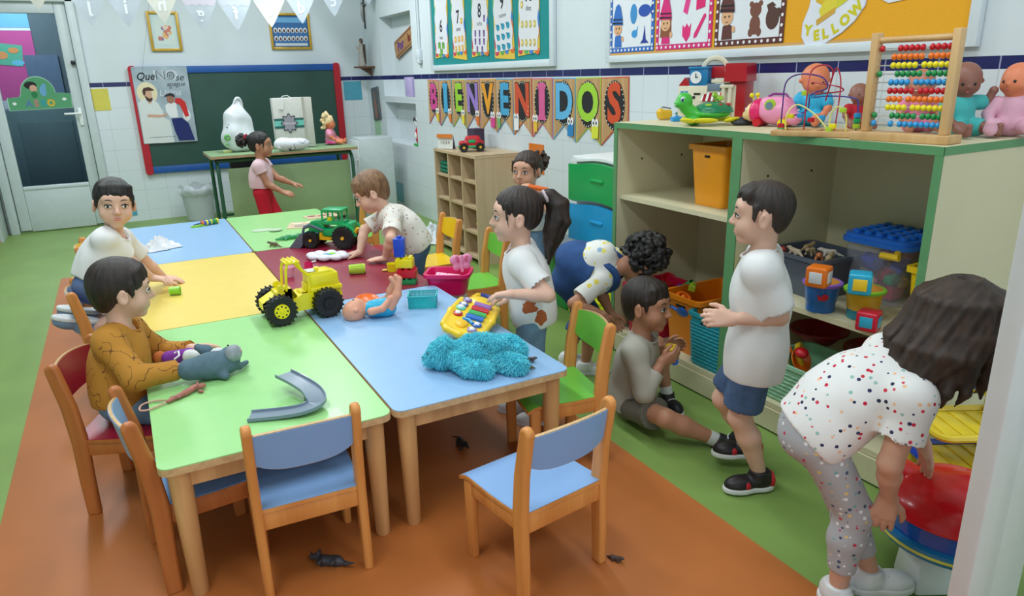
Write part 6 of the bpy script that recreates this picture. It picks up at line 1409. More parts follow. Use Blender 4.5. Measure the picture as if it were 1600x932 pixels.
b = MB(); b.box((0, 0, .055), (.14, .006, .105), (-.12, 0, 0)); b.build('page', card((220, 222, 216)), t); b = MB(); b.box((0, -.0045 - .006, .098), (.142, .006, .03), (-.12, 0, 0)); b.build('header', card((214, 120, 44)), t); b = MB(); b.box((0, .018, .05), (.14, .004, .10), (.22, 0, 0)); b.build('back', card((90, 80, 110)), t)
b = MB(); text(b, '1 2 3 4', .03, MX.Translation((0, -.008, .05)) @ MX(((1, 0, 0, 0), (0, 0, -1, 0), (0, 1, 0, 0), (0, 0, 0, 1))), .001); b.build('lettering', card((110, 100, 90)), t, 0)
p = GZ(735, 237, .786); t = toyE('toy_jeep', 'red and green toy jeep with black tyres on top of the cubby shelf', 'toy car', (p.x + .02, p.y + .02, .7862), 70); F = Field(.004)
F.box((0, .0, .05), (.045, .09, .026), rd=.015).box((0, -.01, .085), (.042, .055, .026), rd=.02, k=.015); fmesh('body', F, PR, t); b = MB(); b.box((0, 0, .036), (.10, .19, .018), bev=.006).box((-.047, 0, .075), (.01, .05, .022), bev=.004).box((.047, 0, .075), (.01, .05, .022), bev=.004); b.build('trim', PG, t)
for sx in (-1, 1):
    for y in (-.06, .06): wheel('wheel', t, sx * .052, y, .032, .026, .3, PL('amber', 0), 12, sx)
t = toyE('dark_box', 'small dark box behind the toy jeep on the cubby shelf', 'box', (2.40, 5.0, .7862)); b = MB(); b.box((0, 0, .07), (.09, .12, .14), bev=.004); b.build('body', mat('dark_violet', (60, 46, 70), .6), t); b = MB(); b.box((0, 0, .142), (.094, .124, .006), bev=.002); b.build('lid', mat('dark_violet2', (76, 60, 86), .6), t)
crumple('plastic_bag', 'crumpled white plastic bag on the floor left of the cubby shelf', V((2.18, 5.42, .001)), .14, .14, .12, mat('white_film', (220, 226, 230), .3, .03), 7, 'bag')
# ================================================================== toy sink with green side by the drawer tower
c = V((2.10, 3.40, 0)); t = toyE('toy_workbench', 'green and grey toy sink stand with a tap left of the drawer tower', 'toy sink', c, 0)
b = MB(); b.box((.1, 0, .18), (.16, .20, .36), bev=.01); b.build('stand', PL('stand_green', (50, 170, 84)), t)
F = Field(.005); F.box((.0, 0, .375), (.17, .13, .03), rd=.03, k=.01); F.ell((-.05, 0, .41), (.09, .085, .035), k=.01, op='s'); fmesh('basin', F, PL('basin_grey', (120, 130, 138)), t)
b = MB(); b.tube([(.06, .03, .40), (.06, .03, .46), (.03, .03, .475), (.0, .03, .46)], .012, 8); b.build('tap', PL('charcoal', 0), t)
# ================================================================== cabinet contents
def bin_box(name, label, x, y, z, w, d, h, m, k=.85, rz=0, r=.025, rim=.012, weave=None, group=None, holes=True, t=.004, hw_=.06):
    tt = toyE(name, label, 'storage box', (x, y, z), rz, group); b = MB(); tubm(b, w, d, h, t, k, rim, r); b.build('box_wall', m, tt, 50)
    if holes:
        for sx in (-1, 1):
            b = MB(); b.box((sx * w * (k + (1 - k) * .82) / 2, 0, h * .82), (.003, min(hw_, d * .4), .010 if hw_ < .05 else .014), bev=.001); b.build('hand_hole', mat('hole_shadow', (40, 30, 24), .9), tt)
    if weave:
        for kk in range(weave):
            z_ = h * .06 + (h * .80) * kk / weave; s = k + (1 - k) * z_ / h; L = [(x_, y_, z_) for x_, y_ in rrect(w * s + .001, d * s + .001, r * .8, 5)]
            b = MB(); rings = []
            for i in range(len(L)):
                a_, b2 = V(L[i]), V(L[(i + 1) % len(L)]); ln = (b2 - a_).length; n = max(1, int(ln / .018))
                for q in range(n): rings.append(a_ + (b2 - a_) * q / n)
            nrm = lambda p: V((p.x, p.y, 0)).normalized()
            b.tube([p + nrm(p) * (.0022 if (i + kk) % 2 else -.0012) for i, p in enumerate(rings)], .0042, 5, True); b.build('weave_row', m, tt, 80)
    return tt
bin_box('storage_bin', 'tall orange storage bin standing on the upper shelf of the farther cabinet', 2.19, 2.185, .7755, .21, .20, .25, PL('bin_orange', (246, 160, 18)), .84, 0, .02, .02, hw_=.03)
b0 = .1155
bin_box('storage_crate', 'large orange crate full of toys at the bottom of the farther cabinet', 2.21, 2.24, b0, .36, .23, .265, PL('crate_orange', (230, 130, 20)), .86, 0, .03, .02)
bin_box('storage_crate', 'crimson crate at the far left bottom of the farther cabinet', 2.14, 2.51, b0, .26, .22, .24, PL('crimson', (190, 16, 60)), .86, 0, .03, .02)
bin_box('woven_basket', 'turquoise woven basket of toys at the front of the farther cabinet', 2.085, 2.045, b0, .18, .20, .235, PL('basket_teal', (22, 150, 166), .45), .88, 0, .025, .016, weave=12)
bin_box('woven_basket', 'mint green woven basket of toys at the bottom of the nearer cabinet', 2.14, 1.60, b0, .26, .31, .165, PL('basket_mint', (156, 206, 172), .5), .90, 0, .03, .014, weave=8, holes=False)
def piece(label, kind, x, y, z, m, s=.03, rz=0, rx=0, grp=None, cat='toy'):
    t = toyE('toy_piece' if kind != 'bowl' else 'toy_bowl', label, cat, (x, y, z), 0, grp); t.rotation_euler = (R(rx), 0, R(rz)); b = MB(); b2 = MB(); n2 = 'knob'
    if kind == 'brick': b.box((0, 0, 0), (2 * s, s * 1.3, s * 1.2), bev=.003); [b2.cyl((q * s * .5, 0, s * .6), (q * s * .5, 0, s * .85), s * .28, s * .28, 12) for q in (-1, 1)]; n2 = 'stud'
    elif kind == 'spade': b.lathe([(s * .2, -s * .2), (s * .9, 0), (s * .8, s * .25), (s * .1, s * .1)], n=16); b2.cyl((0, 0, 0), (s * 2.2, 0, s * .6), s * .22, s * .2, 10); n2 = 'handle'
    elif kind == 'bowl': b.lathe([(0, 0), (s * .5, 0), (s, s * .5), (s * .94, s * .5), (s * .45, s * .08), (0, s * .08)], n=26, cap=False); b2.tube([(s * math.cos(a), s * math.sin(a), s * .5) for a in [2 * PI * i / 26 for i in range(26)]], s * .05, 6, True); n2 = 'rim'
    elif kind == 'ring': b.tube([(s * math.cos(a), s * math.sin(a), 0) for a in [2 * PI * i / 20 for i in range(20)]], s * .3, 8, True); b2.ell((0, 0, 0), s * .45); n2 = 'centre'
    elif kind == 'cup': b.lathe([(0, -s), (s * .6, -s), (s * .9, s), (s * .8, s), (s * .5, -s * .9), (0, -s * .9)], n=18, cap=False); b2.tube([(s * .75, 0, -s * .4), (s * 1.35, 0, -s * .2), (s * 1.35, 0, s * .4), (s * .8, 0, s * .5)], s * .15, 6); n2 = 'handle'
    else: b.ell((0, 0, 0), (s * 1.2, s, s * .8)); b2.cyl((s, 0, 0), (s * 1.5, 0, s * .3), s * .3, s * .2, 10)
    b.build('shape', m, t, 40); b2.build(n2, m, t, 40); return t
rb = random.Random(3)
g1 = 'toys heaped in the crates of the farther cabinet'
for lab, k, px, py, xx, m, s, rz, rx in (('green toy cup on top of the orange crate', 'cup', 1075, 447, 2.23, PG, .026, 20, 60), ('blue toy cup at the left of the orange crate', 'cup', 1058, 453, 2.2, PBl, .024, 90, 80), ('yellow toy piece lying on the orange crate', 'brick', 1082, 449, 2.16, PLg, .024, 40, 10), ('red toy brick at the left edge of the orange crate', 'brick', 1042, 450, 2.20, PR, .03, 10, 30), ('red toy bowl at the rear left of the orange crate', 'bowl', 1044, 441, 2.26, PR, .042, 0, 40), ('orange toy ring lying in the orange crate', 'ring', 1068, 465, 2.1, POr, .028, 0, 30)):
    q = GX(px, py, xx); piece(lab, k, q.x, q.y, q.z, m, s, rz, rx, g1)
for lab, k, px, py, xx, m, s, rz, rx in (('blue toy spade in the turquoise basket', 'spade', 1066, 490, 2.03, PL('deep_blue', (16, 96, 200)), .034, 100, 60), ('red toy brick in the turquoise basket', 'brick', 1088, 494, 2.07, PR, .03, 60, 20), ('yellow toy brick behind the red one in the turquoise basket', 'brick', 1092, 482, 2.12, PL('warm_yellow', 0), .028, 30, 15), ('red toy cup at the front of the turquoise basket', 'cup', 1092, 508, 2.03, PR, .022, 0, 90), ('light blue toy piece at the right of the turquoise basket', 'lump', 1110, 505, 2.04, PCy, .022, 0, 0)):
    q = GX(px, py, xx); piece(lab, k, q.x, q.y, q.z, m, s, rz, rx, g1)
g2 = 'toys heaped in the mint basket'
for lab, k, px, py, xx, m, s, rz, rx in (('lime toy cup in the mint basket', 'cup', 1218, 572, 2.05, PLg, .026, 0, 80), ('pink toy lump in the mint basket', 'lump', 1228, 582, 2.03, PPk, .018, 20, 0), ('orange toy bowl in the mint basket', 'bowl', 1245, 570, 2.08, POr, .045, 0, 60), ('yellow toy ring in the mint basket', 'ring', 1252, 562, 2.12, PL('warm_yellow', 0), .040, 30, 70), ('orange toy cup at the left of the mint basket', 'cup', 1222, 556, 2.12, POr, .028, 0, 40), ('red toy lump in the mint basket', 'lump', 1253, 558, 2.05, PR, .024, 50, 0)):
    q = GX(px, py - 6, xx); piece(lab, k, q.x, q.y, q.z, m, s, rz, rx, g2)
DR = PL('dark_red', (150, 16, 34)); q = GX(1250, 545, 2.30); piece('large dark red bowl leaning behind the mint basket', 'bowl', 2.36, 1.50, .24, DR, .13, 0, 0, None, 'bowl'); piece('dark red tray at the back of the nearer cabinet bottom', 'bowl', 2.36, 1.78, .25, DR, .11, 0, 0, None, 'bowl')
# colourful ring toy hanging at the cabinet divider
q = GX(1152, 412, 2.02); t = toyE('ring_toy', 'blue and yellow striped ring toy behind the standing boy', 'toy', (2.05, q.y - .06, .515), -20)
b = MB(); n = 28
for i, (r, m, n_) in enumerate(((.06, PL('ring_yellow', (226, 220, 50)), 'outer_ring'), (.045, PL('sky', 0), 'middle_ring'), (.030, PL('navy', 0), 'inner_ring'))): b = MB(); b.tube([(r * math.cos(a), 0, .07 + r * math.sin(a)) for a in [2 * PI * k / n for k in range(n)]], .0095, 8, True); b.build(n_, m, t)
b = MB(); b.box((.0, 0, .14), (.03, .02, .02), bev=.004); b.build('clip', PGr, t)
SZ = .5135
t = bin_box('storage_crate', 'dark grey crate of toy animals on the shelf of the nearer cabinet', 2.22, 1.73, SZ, .24, .26, .15, PL('crate_grey', (84, 92, 106)), .9, -4, .03, .014, holes=False)
for k, (dx, dy, m) in enumerate(((-.05, .05, (226, 206, 180)), (.0, .02, (210, 186, 150)), (.04, -.03, (232, 224, 210)), (-.04, -.05, (226, 140, 90)), (-.07, .09, (180, 60, 50)), (-.02, -.08, (206, 180, 140)), (.05, .07, (190, 160, 120)))):
    o0 = GZ(600, 600, 0); tt = critter('toy_animal', ('cream', 'sand-coloured', 'ivory', 'orange', 'dark red', 'tan', 'beige')[k] + ' toy animal in the dark grey crate', 500, 500, 0, rb.uniform(0, 360), .08, mat('animal_%d' % k, m, .6, .1), 'dino', 0); tt.location = (2.22 + dx, 1.73 + dy, SZ + .125); tt['group'] = 'toy animals in the grey crate'
# tub with blue stud lid
q = GZ(1350, 458, SZ); t = toyE('brick_tub', 'clear brick tub with a blue studded lid on the nearer cabinet shelf', 'tub', (2.36, 1.515, SZ), 0)
b = MB(); b.at((0, 0, 0)); tubm(b, .235, .245, .215, .003, .90, .006, .035); b.build('tub_wall', mat('clear_tub', (206, 206, 220), .15, .02, alpha=.16), t)
b = MB(); b.prism(rrect(.26, .27, .045), .016, z0=.206); b.prism(rrect(.245, .255, .04), .014, z0=.222); lid = b.build('lid', PL('lid_blue', (14, 104, 206)), t, 40)
for i in range(5):
    for j in range(5): b = MB(); b.lathe([(.016, .235), (.016, .246), (.012, .249), (0, .249)], (-.084 + .042 * i, -.088 + .044 * j, 0), n=16, cap=False); b.build('stud', PL('lid_blue', 0), lid, 40)
b = MB(); b.tube([(-.13, -.10, .20), (-.15, -.12, .19), (-.14, -.05, .185)], .012, 8); b.build('latch', PL('warm_yellow', 0), t)
for k in range(18):
    s = rb.uniform(.022, .036); cn, m = ([('red', PR), ('green', PG), ('blue', PBl), ('yellow', PL('warm_yellow', 0)), ('pink', PPk), ('dark red', DR)])[(k * 5 + k // 6) % 6]; piece('%s toy brick in the %s layer inside the clear tub' % (cn, ('bottom', 'middle', 'top')[k // 6]), 'brick', 2.36 + rb.uniform(-.065, .065), 1.515 + rb.uniform(-.07, .07), SZ + .03 + .0085 * k, m, s, rb.uniform(0, 180), rb.uniform(-40, 40), 'bricks inside the clear tub')
# buckets, cubes, bins at the shelf front
def bucket(label, px, py, r, h, m, rimc, low=None):
    q = GZ(px, py, SZ); t = toyE('toy_bucket', label, 'toy bucket', (q.x + r * .5, q.y + r * .8, SZ), 0)
    b = MB(); b.lathe([(0, 0), (r * .78, 0), (r * .80, h * .3), (r * .84, h * .33), (r * .95, h * .9), (r * .88, h * .9), (r * .72, .004), (0, .004)], n=30, cap=False); b.build('bucket_wall', m, t, 50)
    if low: b = MB(); b.lathe([(r * .79, .001), (r * .815, h * .32), (r * .80, h * .32)], n=30, cap=False); b.build('lower_band', low, t)
    b = MB(); b.lathe([(r * .9, h * .86), (r * 1.08, h * .88), (r * 1.10, h * .96), (r * 1.0, h), (r * .9, h * .99)], n=30, cap=False); b.build('rim', rimc, t, 60); b = MB(); b.lathe([(r * .92, h * .985), (r * .5, h * 1.06), (0, h * 1.08)], n=26, cap=False); b.build('lid', mat('amber_lid', (206, 140, 50), .4), t)
    return t, q
t, q = bucket('blue toy bucket with a lilac rim and red mark on the nearer cabinet shelf', 1290, 492, .060, .105, PL('bucket_blue', (40, 110, 190)), PL('lilac_rim', (140, 96, 190)))
b = MB(); b.prism([(-.018, .012), (-.006, 0), (.0, .010), (.012, .012), (.02, .0), (.008, -.012), (-.014, -.010)], .003, MX.Translation((-.042, -.038, .060)) @ MX.Rotation(R(-42), 4, 'Z') @ MX(((1, 0, 0, 0), (0, 0, -1, 0), (0, 1, 0, 0), (0, 0, 0, 1)))); b.build('emblem', PR, t)
t, q = bucket('yellow toy bucket with a lime rim and teal foot right of the blue bucket', 1357, 505, .060, .105, PL('bucket_yellow', (226, 180, 40)), PL('lime_rim', (130, 200, 50)), PL('bucket_teal', (40, 140, 160)))
def cube(label, px, py, z, s, m, pc, rz, lift=0, d=.0):
    q = GZ(px, py, z); t = toyE('toy_cube', label, 'toy cube', (q.x + d, q.y + d, z + lift), rz, None); b = MB(); b.box((0, 0, s / 2), (s, s, s), bev=s * .12, seg=3); b.build('cube_body', m, t, 50)
    b = MB(); b.box((0, -s / 2 - .0005, s / 2), (s * .6, .003, s * .55), bev=.001).box((-s / 2 - .0005, 0, s / 2), (.003, s * .6, s * .55), bev=.001); b.build('picture_patch', pc, t); return t
cube('orange toy cube resting on the blue bucket', 1278, 447, SZ + .115, .068, PL('cube_orange', (246, 124, 26)), PWh, 20)
cube('light blue toy cube resting on the yellow bucket', 1342, 458, SZ + .115, .068, PL('cube_cyan', (40, 170, 206)), PL('warm_yellow', 0), 35)
cube('crimson toy cube at the front edge of the nearer cabinet shelf', 1358, 520, SZ, .064, PL('cube_red', (204, 26, 56)), PL('cube_cyan', 0), 20, 0, .02)
q = GZ(1400, 500, SZ); t = toyE('toy_boat', 'white and red toy boat with a blue cabin right of the crimson cube', 'toy', (2.16, 1.26, SZ), -20); b = MB(); b.box((0, 0, .03), (.08, .07, .05), bev=.01); b.build('hull', PR, t); b = MB(); b.prism(blob(0, 0, .055, .05, 20), .012, z0=.055); b.build('deck', PWh, t); b = MB(); b.box((.01, 0, .085), (.045, .04, .035), bev=.012); b.build('cabin', PCy, t)
bin_box('storage_bin', 'yellow storage bin at the right end of the nearer cabinet shelf', 2.33, 1.275, SZ, .24, .16, .175, PL('bin_yellow', (248, 212, 22)), .9, 0, .015, .02, holes=False)
t = toyE('striped_cloth', 'blue and white striped cloth lying in the yellow bin', 'cloth', (2.33, 1.275, SZ + .165))
for k in range(5): b = MB(); b.tube([(-.09, -.045 + .022 * k, .0), (-.03, -.045 + .022 * k, .03), (.04, -.045 + .022 * k, .032), (.09, -.045 + .022 * k, .0)], .014, 8); b.build('stripe', mat('stripe_blue', (30, 110, 190), .9) if k % 2 else mat('stripe_white', (220, 224, 228), .9), t)
# ================================================================== toy stove with red lid, tray rack at the right
c = V((1.745, .86, 0))
t = toyE('toy_stove', 'round blue toy play table with a red dome and white leg at the right edge', 'toy play table', c, -28)
b = MB(); b.lathe([(.0, .175), (.15, .175), (.168, .168), (.172, .15), (.165, .14), (.10, .125), (0, .125)], n=40, cap=False); b.build('blue_tray', PL('tray_blue', (20, 130, 190)), t, 50)
b = MB(); b.tube([(.171 * math.cos(a), .171 * math.sin(a), .156) for a in [2 * PI * i / 40 for i in range(40)]], .0042, 6, True); b.build('yellow_ring', PL('ring_yellow2', (226, 216, 90)), t)
b = MB(); b.lathe([(.155, .172), (.155, .222), (.12, .222), (.12, .172)], n=40, cap=False)
b.build('drum', mat('blue_clear', (20, 90, 190), .12, .05, coat=.3), t, 50)
F = Field(.004); F.ell((0, 0, .222), (.160, .160, .085)); F.ell((.03, -.02, .292), (.05, .05, .02), k=.02); F.cut((0, 0, -1), (0, 0, .220)); F.ell((0, 0, .224), (.166, .166, .012), k=.006); F.ell((-.10, .10, .28), (.05, .05, .02), k=.015); fmesh('red_dome', F, PL('dome_red', (220, 16, 28), .25), t)
b = MB(); b.box((-.055, -.02, .065), (.10, .10, .125), bev=.012, taper=1.15); b.build('leg', PWh, t); b = MB(); b.box((.02, .0, .065), (.03, .12, .125), bev=.006); b.build('leg', PL('tray_blue', 0), t); b = MB(); b.box((.10, .02, .06), (.10, .10, .115), bev=.02); b.build('basket', mat('clear_tub', 0), t)
b = MB(); b.box((-.04, -.157, .196), (.06, .008, .034), bev=.003); b.build('shield_mark', PL('slate', 0), t)
t = toyE('toy_till', 'yellow and blue tiered toy rack beside the cabinet at the right', 'toy rack', (1.99, .98, 0), -28)
for z, m, rim, dx in ((.335, PL('rack_yellow', (226, 200, 50)), PL('rack_yellow', 0), 0), (.225, PL('rack_yellow', 0), PL('rack_blue', (24, 64, 180)), .01), (.12, PL('rack_yellow', 0), PL('rack_blue', 0), .02)):
    b = MB(); b.box((dx, 0, z), (.24, .16, .008), bev=.002)
    for k in range(5): b.box((dx - .09 + .045 * k, 0, z + .006), (.036, .14, .005), bev=.002)
    b.build('tray', m, t)
    b = MB(); b.tube([(dx + x, y, z + .006) for x, y in rrect(.26, .18, .03, 4)], .011, 8, True); b.build('tray_rim', rim, t)
for sx in (-1, 1): b = MB(); b.tube([(sx * .10, .07, 0), (sx * .10, .075, .2), (sx * .10, .07, .40)], .014, 8); b.build('post', PL('rack_yellow', 0), t)
b = MB(); b.tube([(-.10, .07, .40), (0, .07, .43), (.10, .07, .40)], .014, 8); b.build('handle', PL('rack_yellow', 0), t)
t = toyE('toy_case', 'dark blue toy case on top of the yellow rack at the right edge', 'toy', (2.05, .98, .445), -28); b = MB(); b.box((0, 0, .04), (.16, .10, .07), bev=.015); b.build('case_body', PL('navy', 0), t); b = MB(); b.box((0, -.053, .06), (.06, .006, .02), bev=.002); b.build('clasp', PL('warm_yellow', 0), t)
# things children hold
def ATp(px, py, d):
    r = _ray(px, py); return V((0, 0, CAMH)) + V(r) * (d / (r @ np.array(FWD)))
q = ATp(1050, 551, 2.50); t = toyE('toy_camera', 'yellow toy with a blue end held by the boy on the floor', 'toy', tuple(q), 60)
F = Field(.003); F.box((0, 0, 0), (.030, .022, .026), rd=.008).cone((.03, 0, 0), (.042, 0, 0), .018, .02, k=.004); fmesh('body', F, PL('warm_yellow', 0), t); b = MB(); b.cyl((-.035, 0, -.015), (-.058, 0, -.015), .014, .014, 14); b.build('blue_end', PL('deep_blue', 0), t)
# ================================================================== people
FWD = V((.473, .881, 0)).normalized(); RGT = V((.881, -.473, 0)).normalized(); UP = V((0, 0, 1))
def AT(px, py, d):
    r = _ray(px, py); return V((0, 0, CAMH)) + V(r) * (d / (r @ np.array(FWD)))
def mat3(a, b, c): return np.array([[a[i], b[i], c[i]] for i in range(3)])
def ortho(u, f):
    u = V(u).normalized(); f = V(f); f = (f - u * f.dot(u)).normalized(); return u, f, u.cross(f)   # up, forward, left
def ik(a, t, l1, l2, hint):
    a, t = V(a), V(t); d = t - a; L = d.length
    if L > (l1 + l2) * .999: t = a + d * ((l1 + l2) * .999 / L); d = t - a; L = d.length
    L = max(L, abs(l1 - l2) + 1e-3); dn = d.normalized()
    c = (l1 * l1 - l2 * l2 + L * L) / (2 * L); h = math.sqrt(max(l1 * l1 - c * c, 0))
    q = V(hint); q = (q - dn * q.dot(dn)).normalized(); return a + dn * c + q * h, t
def hand(F, w, d, n, side, s, curl=.5, spread=.14, thumb=.6, rad=1.0):
    """w wrist, d towards the fingers, n out of the palm, side: +1 thumb along n x d"""
    d = V(d).normalized(); n = V(n); n = (n - d * n.dot(d)).normalized(); t = n.cross(d) * side
    kl = [.046, .049, .047, .042]; fl = [.034, .038, .035, .028]; r0 = .0068 * s * rad
    for i in range(4):
        o = (1.5 - i) / 1.5; base = w + t * (o * .009 * s); kn = w + d * kl[i] * s + t * (o * .0185 * s)
        F.cone(base, kn, .0125 * s, .0085 * s, k=.008)
        p = kn; dr = (d + t * (o * spread)).normalized(); seg = [.42, .32, .26]
        for j, sg in enumerate(seg):
            a = curl * (.55 + .35 * j); dj = (dr * math.cos(a) + n * math.sin(a)).normalized(); q = p + dj * fl[i] * sg * s * 1.05
            F.cone(p, q, r0 * (1 - .07 * j), r0 * (1 - .07 * (j + 1)), k=.003); p = q
    b = w + d * .012 * s + t * .012 * s + n * .004 * s
    k1 = b + (d * .55 + t * .8 + n * .25 * thumb).normalized() * .024 * s; k2 = k1 + (d * .9 + t * .4 + n * .4 * thumb).normalized() * .018 * s; k3 = k2 + (d + t * .05 + n * .5 * thumb).normalized() * .014 * s
    F.cone(b, k1, .011 * s, .0085 * s, k=.008); F.cone(k1, k2, .0082 * s, .0072 * s, k=.003); F.cone(k2, k3, .0072 * s, .006 * s, k=.003)
SKIN = lambda n, c: mat('skin_' + n, c, .5, .04, 14, sss=.12)
M_eye = mat('eye_white', (225, 225, 222), .2, .01); M_iris = mat('iris_dark', (44, 28, 20), .12, .1)
def hairmat(n, c, c2): return mat('hair_' + n, c, .42, vs=3, ramp=c2, bump=.5, bs=60, stretch=(22, 22, 6))
class P: pass
def person(label, H, base, pelvis, neck, chestF, headF, headU, skin, hairm, hair, arms, legs, shirt, bottom, shoes=None, mid=None, headoff=(0, 0, 0), hs=1.0, faceside=None, voxel=.004):
    s = H / 1.03; p = P(); p.s = s; h = s * hs; base = V(base)
    pelvis, neck = V(pelvis), V(neck)
    U, Fw, L = ortho(neck - pelvis, chestF)
    mid = V(mid) if mid is not None else (pelvis + neck) / 2 - Fw * .008
    Uc = (neck - mid).normalized(); Uc, Fc, L = ortho(Uc, chestF); Up, Fp, Lp = ortho(mid - pelvis, chestF)
    hu, hf, hl = ortho(headU, headF); hm = mat3(hl, hf, hu)
    c = neck + UP * 0 + (hu * .125 + hf * .012) * h + V(headoff)
    p.c, p.hu, p.hf, p.hl, p.h = c, hu, hf, hl, h; p.L, p.F, p.U = L, Fc, Uc; p.neck = neck; p.pelvis = pelvis
    A = lambda x, y, z: c + (hl * x + hf * y + hu * z) * h
    p.A = A
    F = Field(voxel)
    def torso(F, g, low=0.0):
        chest = neck - Uc * .115 * s + Fc * .004 * s
        F.ell(chest, (.090 * s + g, .065 * s + g, .115 * s + g), mat3(L, Fc, Uc), k=.02)
        F.ell(mid + Fw * .006 * s, (.080 * s + g, .067 * s + g, .10 * s + g), mat3(L, Fc, U), k=.03)
        if low: F.ell(mid, (.086 * s + g * .9, .071 * s + g * .9, .14 * s), mat3(L, Fc, U), k=.03)
        F.ell(pelvis + Up * .02 * s, (.085 * s + g, .071 * s + g, .085 * s + g), mat3(Lp, Fp, Up), k=.03)
        for q in (-1, 1): F.cone(neck - Uc * .035 * s + L * q * .04 * s, neck - Uc * .045 * s + L * q * .088 * s, .034 * s + g, .032 * s + g, k=.03)
    torso(F, 0)
    # head
    F.ell(A(0, -.010, .022), (.073 * h, .088 * h, .078 * h), hm, k=.01)
    F.ell(A(0, .020, -.036), (.056 * h, .058 * h, .064 * h), hm, k=.03)
    for q in (-1, 1):
        F.ell(A(q * .032, .045, -.042), .029 * h, k=.02)
        F.ell(A(q * .031, .093, -.003), (.016 * h, .012 * h, .010 * h), hm, k=.010 * h, op='s')
    F.ell(A(0, .062, .024), (.05 * h, .018 * h, .022 * h), hm, k=.02)
    F.ell(A(0, .056, -.088), (.022 * h, .018 * h, .016 * h), hm, k=.02)
    F.cone(A(0, .078, .0), A(0, .094, -.030), .0055 * h, .0095 * h, k=.012)
    for q in (-1, 1): F.ell(A(q * .009, .086, -.034), .0068 * h, k=.006)
    F.ell(A(0, .072, -.060), (.024 * h, .011 * h, .014 * h), hm, k=.012)
    F.cone(A(-.017, .0845, -.0585), A(.017, .0845, -.0585), .0016 * h, k=.003, op='s')
    for q in (-1, 1):
        em = mat3((hl * q * .9 - hf * .42).normalized(), (hf * .9 + hl * q * .42).normalized(), hu)
        F.ell(A(q * .077, -.006, -.014), (.008 * h, .019 * h, .028 * h), em, k=.006)
        F.ell(A(q * .086, -.001, -.011), (.005 * h, .011 * h, .017 * h), em, k=.004, op='s')
    F.cone(A(0, -.018, -.05), neck - Uc * .02 * s, .037 * h, .036 * s, k=.02)
    # arms
    sh = []; p.el = []; p.wr = []
    for q, a in ((1, arms[0]), (-1, arms[1])):
        so = neck - Uc * .040 * s + L * q * .101 * s + V(a.get('so', (0, 0, 0)))
        el, wr = ik(so, a['w'], .158 * s, .138 * s, a['hint'])
        sh.append(so); p.el.append(el); p.wr.append(wr)
        F.cone(neck - Uc * .045 * s + L * q * .07 * s, so, .036 * s, .033 * s, k=.02)
        F.cone(so, el, .0325 * s, .0265 * s, k=.012); F.cone(el, el + (wr - el) * .35, .0265 * s, .0262 * s, k=.01); F.cone(el + (wr - el) * .35, wr, .0262 * s, .0172 * s, k=.01)
        hd = V(a['d']) if 'd' in a else (wr - el)
        if a.get('hand', 1): hand(F, wr, hd, a['n'], q * a.get('ts', 1), s * 1.08, a.get('curl', .5), a.get('spread', .14), a.get('thumb', .6))
        else: F.cone(wr, wr + hd.normalized() * .05 * s, .018 * s, .022 * s, k=.01)
    p.sh = sh; p.torso = torso; p.Up = Up
    # legs
    hips = []; p.kn = []; p.an = []
    for q, g in ((1, legs[0]), (-1, legs[1])):
        hp = pelvis + Lp * q * .046 * s
        kn, an = ik(hp, g['a'], .225 * s, .215 * s, g['hint']); hips.append(hp); p.kn.append(kn); p.an.append(an)
        F.cone(hp, kn, .048 * s, .036 * s, k=.02); F.cone(kn, kn + (an - kn) * .35 - V(g['hint']).normalized() * .006 * s, .036 * s, .037 * s, k=.015); F.cone(kn + (an - kn) * .35 - V(g['hint']).normalized() * .006 * s, an, .037 * s, .022 * s, k=.015)
        td = V(g['toe']).normalized(); sole = V(g.get('up', UP)).normalized()
        he = an - sole * .03 * s - td * .022 * s; to = an - sole * .04 * s + td * .095 * s
        F.cone(he, to, .020 * s, .017 * s, k=.015)
    p.hips = hips
    body = fmesh('person', F, skin, None, 1, org=base)
    tag(body, label, 'person'); p.body = body; o0 = base
    # eyes, brows, lips
    for q in (-1, 1):
        ax = (hf * .93 + hl * q * .36).normalized(); em = ortho(hu, ax); EM = MX(mat3(em[2], em[1], em[0]).tolist())
        g = A(q * .0310, .0765, -.004)
        b = MB(); b.ell(g - o0, (.0142 * h, .0065 * h, .0082 * h), EM, n=18, m=12); e = b.build('eye', M_eye, body)
        dr = (hl * .22 * faceside) if faceside else V()
        b = MB(); b.ell(g + em[1] * .0022 * h + dr * .012 * h - o0, (.0074 * h, .0052 * h, .0077 * h), EM, n=14, m=10); b.build('iris', M_iris, e)
        b = MB(); b.tube([g + (em[2] * math.cos(t) * .0150 + hu * math.sin(t) * .0080 + em[1] * (.0010 + .0050 * math.sin(t))) * h - o0 for t in [R(x) for x in range(4, 178, 17)]], [.0012 * h] + [.0022 * h] * 9 + [.0012 * h], 6); b.build('eyelash', M_iris, body)
        b = MB(); b.tube([g + (em[2] * math.cos(t) * .0150 + hu * math.sin(t) * .0078 + em[1] * (.0010 + .0020 * abs(math.sin(t)))) * h - o0 for t in [R(x) for x in range(-176, -3, 19)]], .0011 * h, 6); b.build('eyelid', skin, body)
        b = MB(); b.tube([A(q * .015, .0830, .0185) - o0, A(q * .028, .0820, .0235) - o0, A(q * .041, .0735, .0215) - o0, A(q * .050, .0640, .0150) - o0], [.0014 * h, .0024 * h, .0020 * h, .0009 * h], 6); b.build('eyebrow', hairm, body)
    lipm = mat('lips_' + skin.name, [min(255, x) for x in p_lip.get(skin.name, (190, 110, 105))], .4, .03)
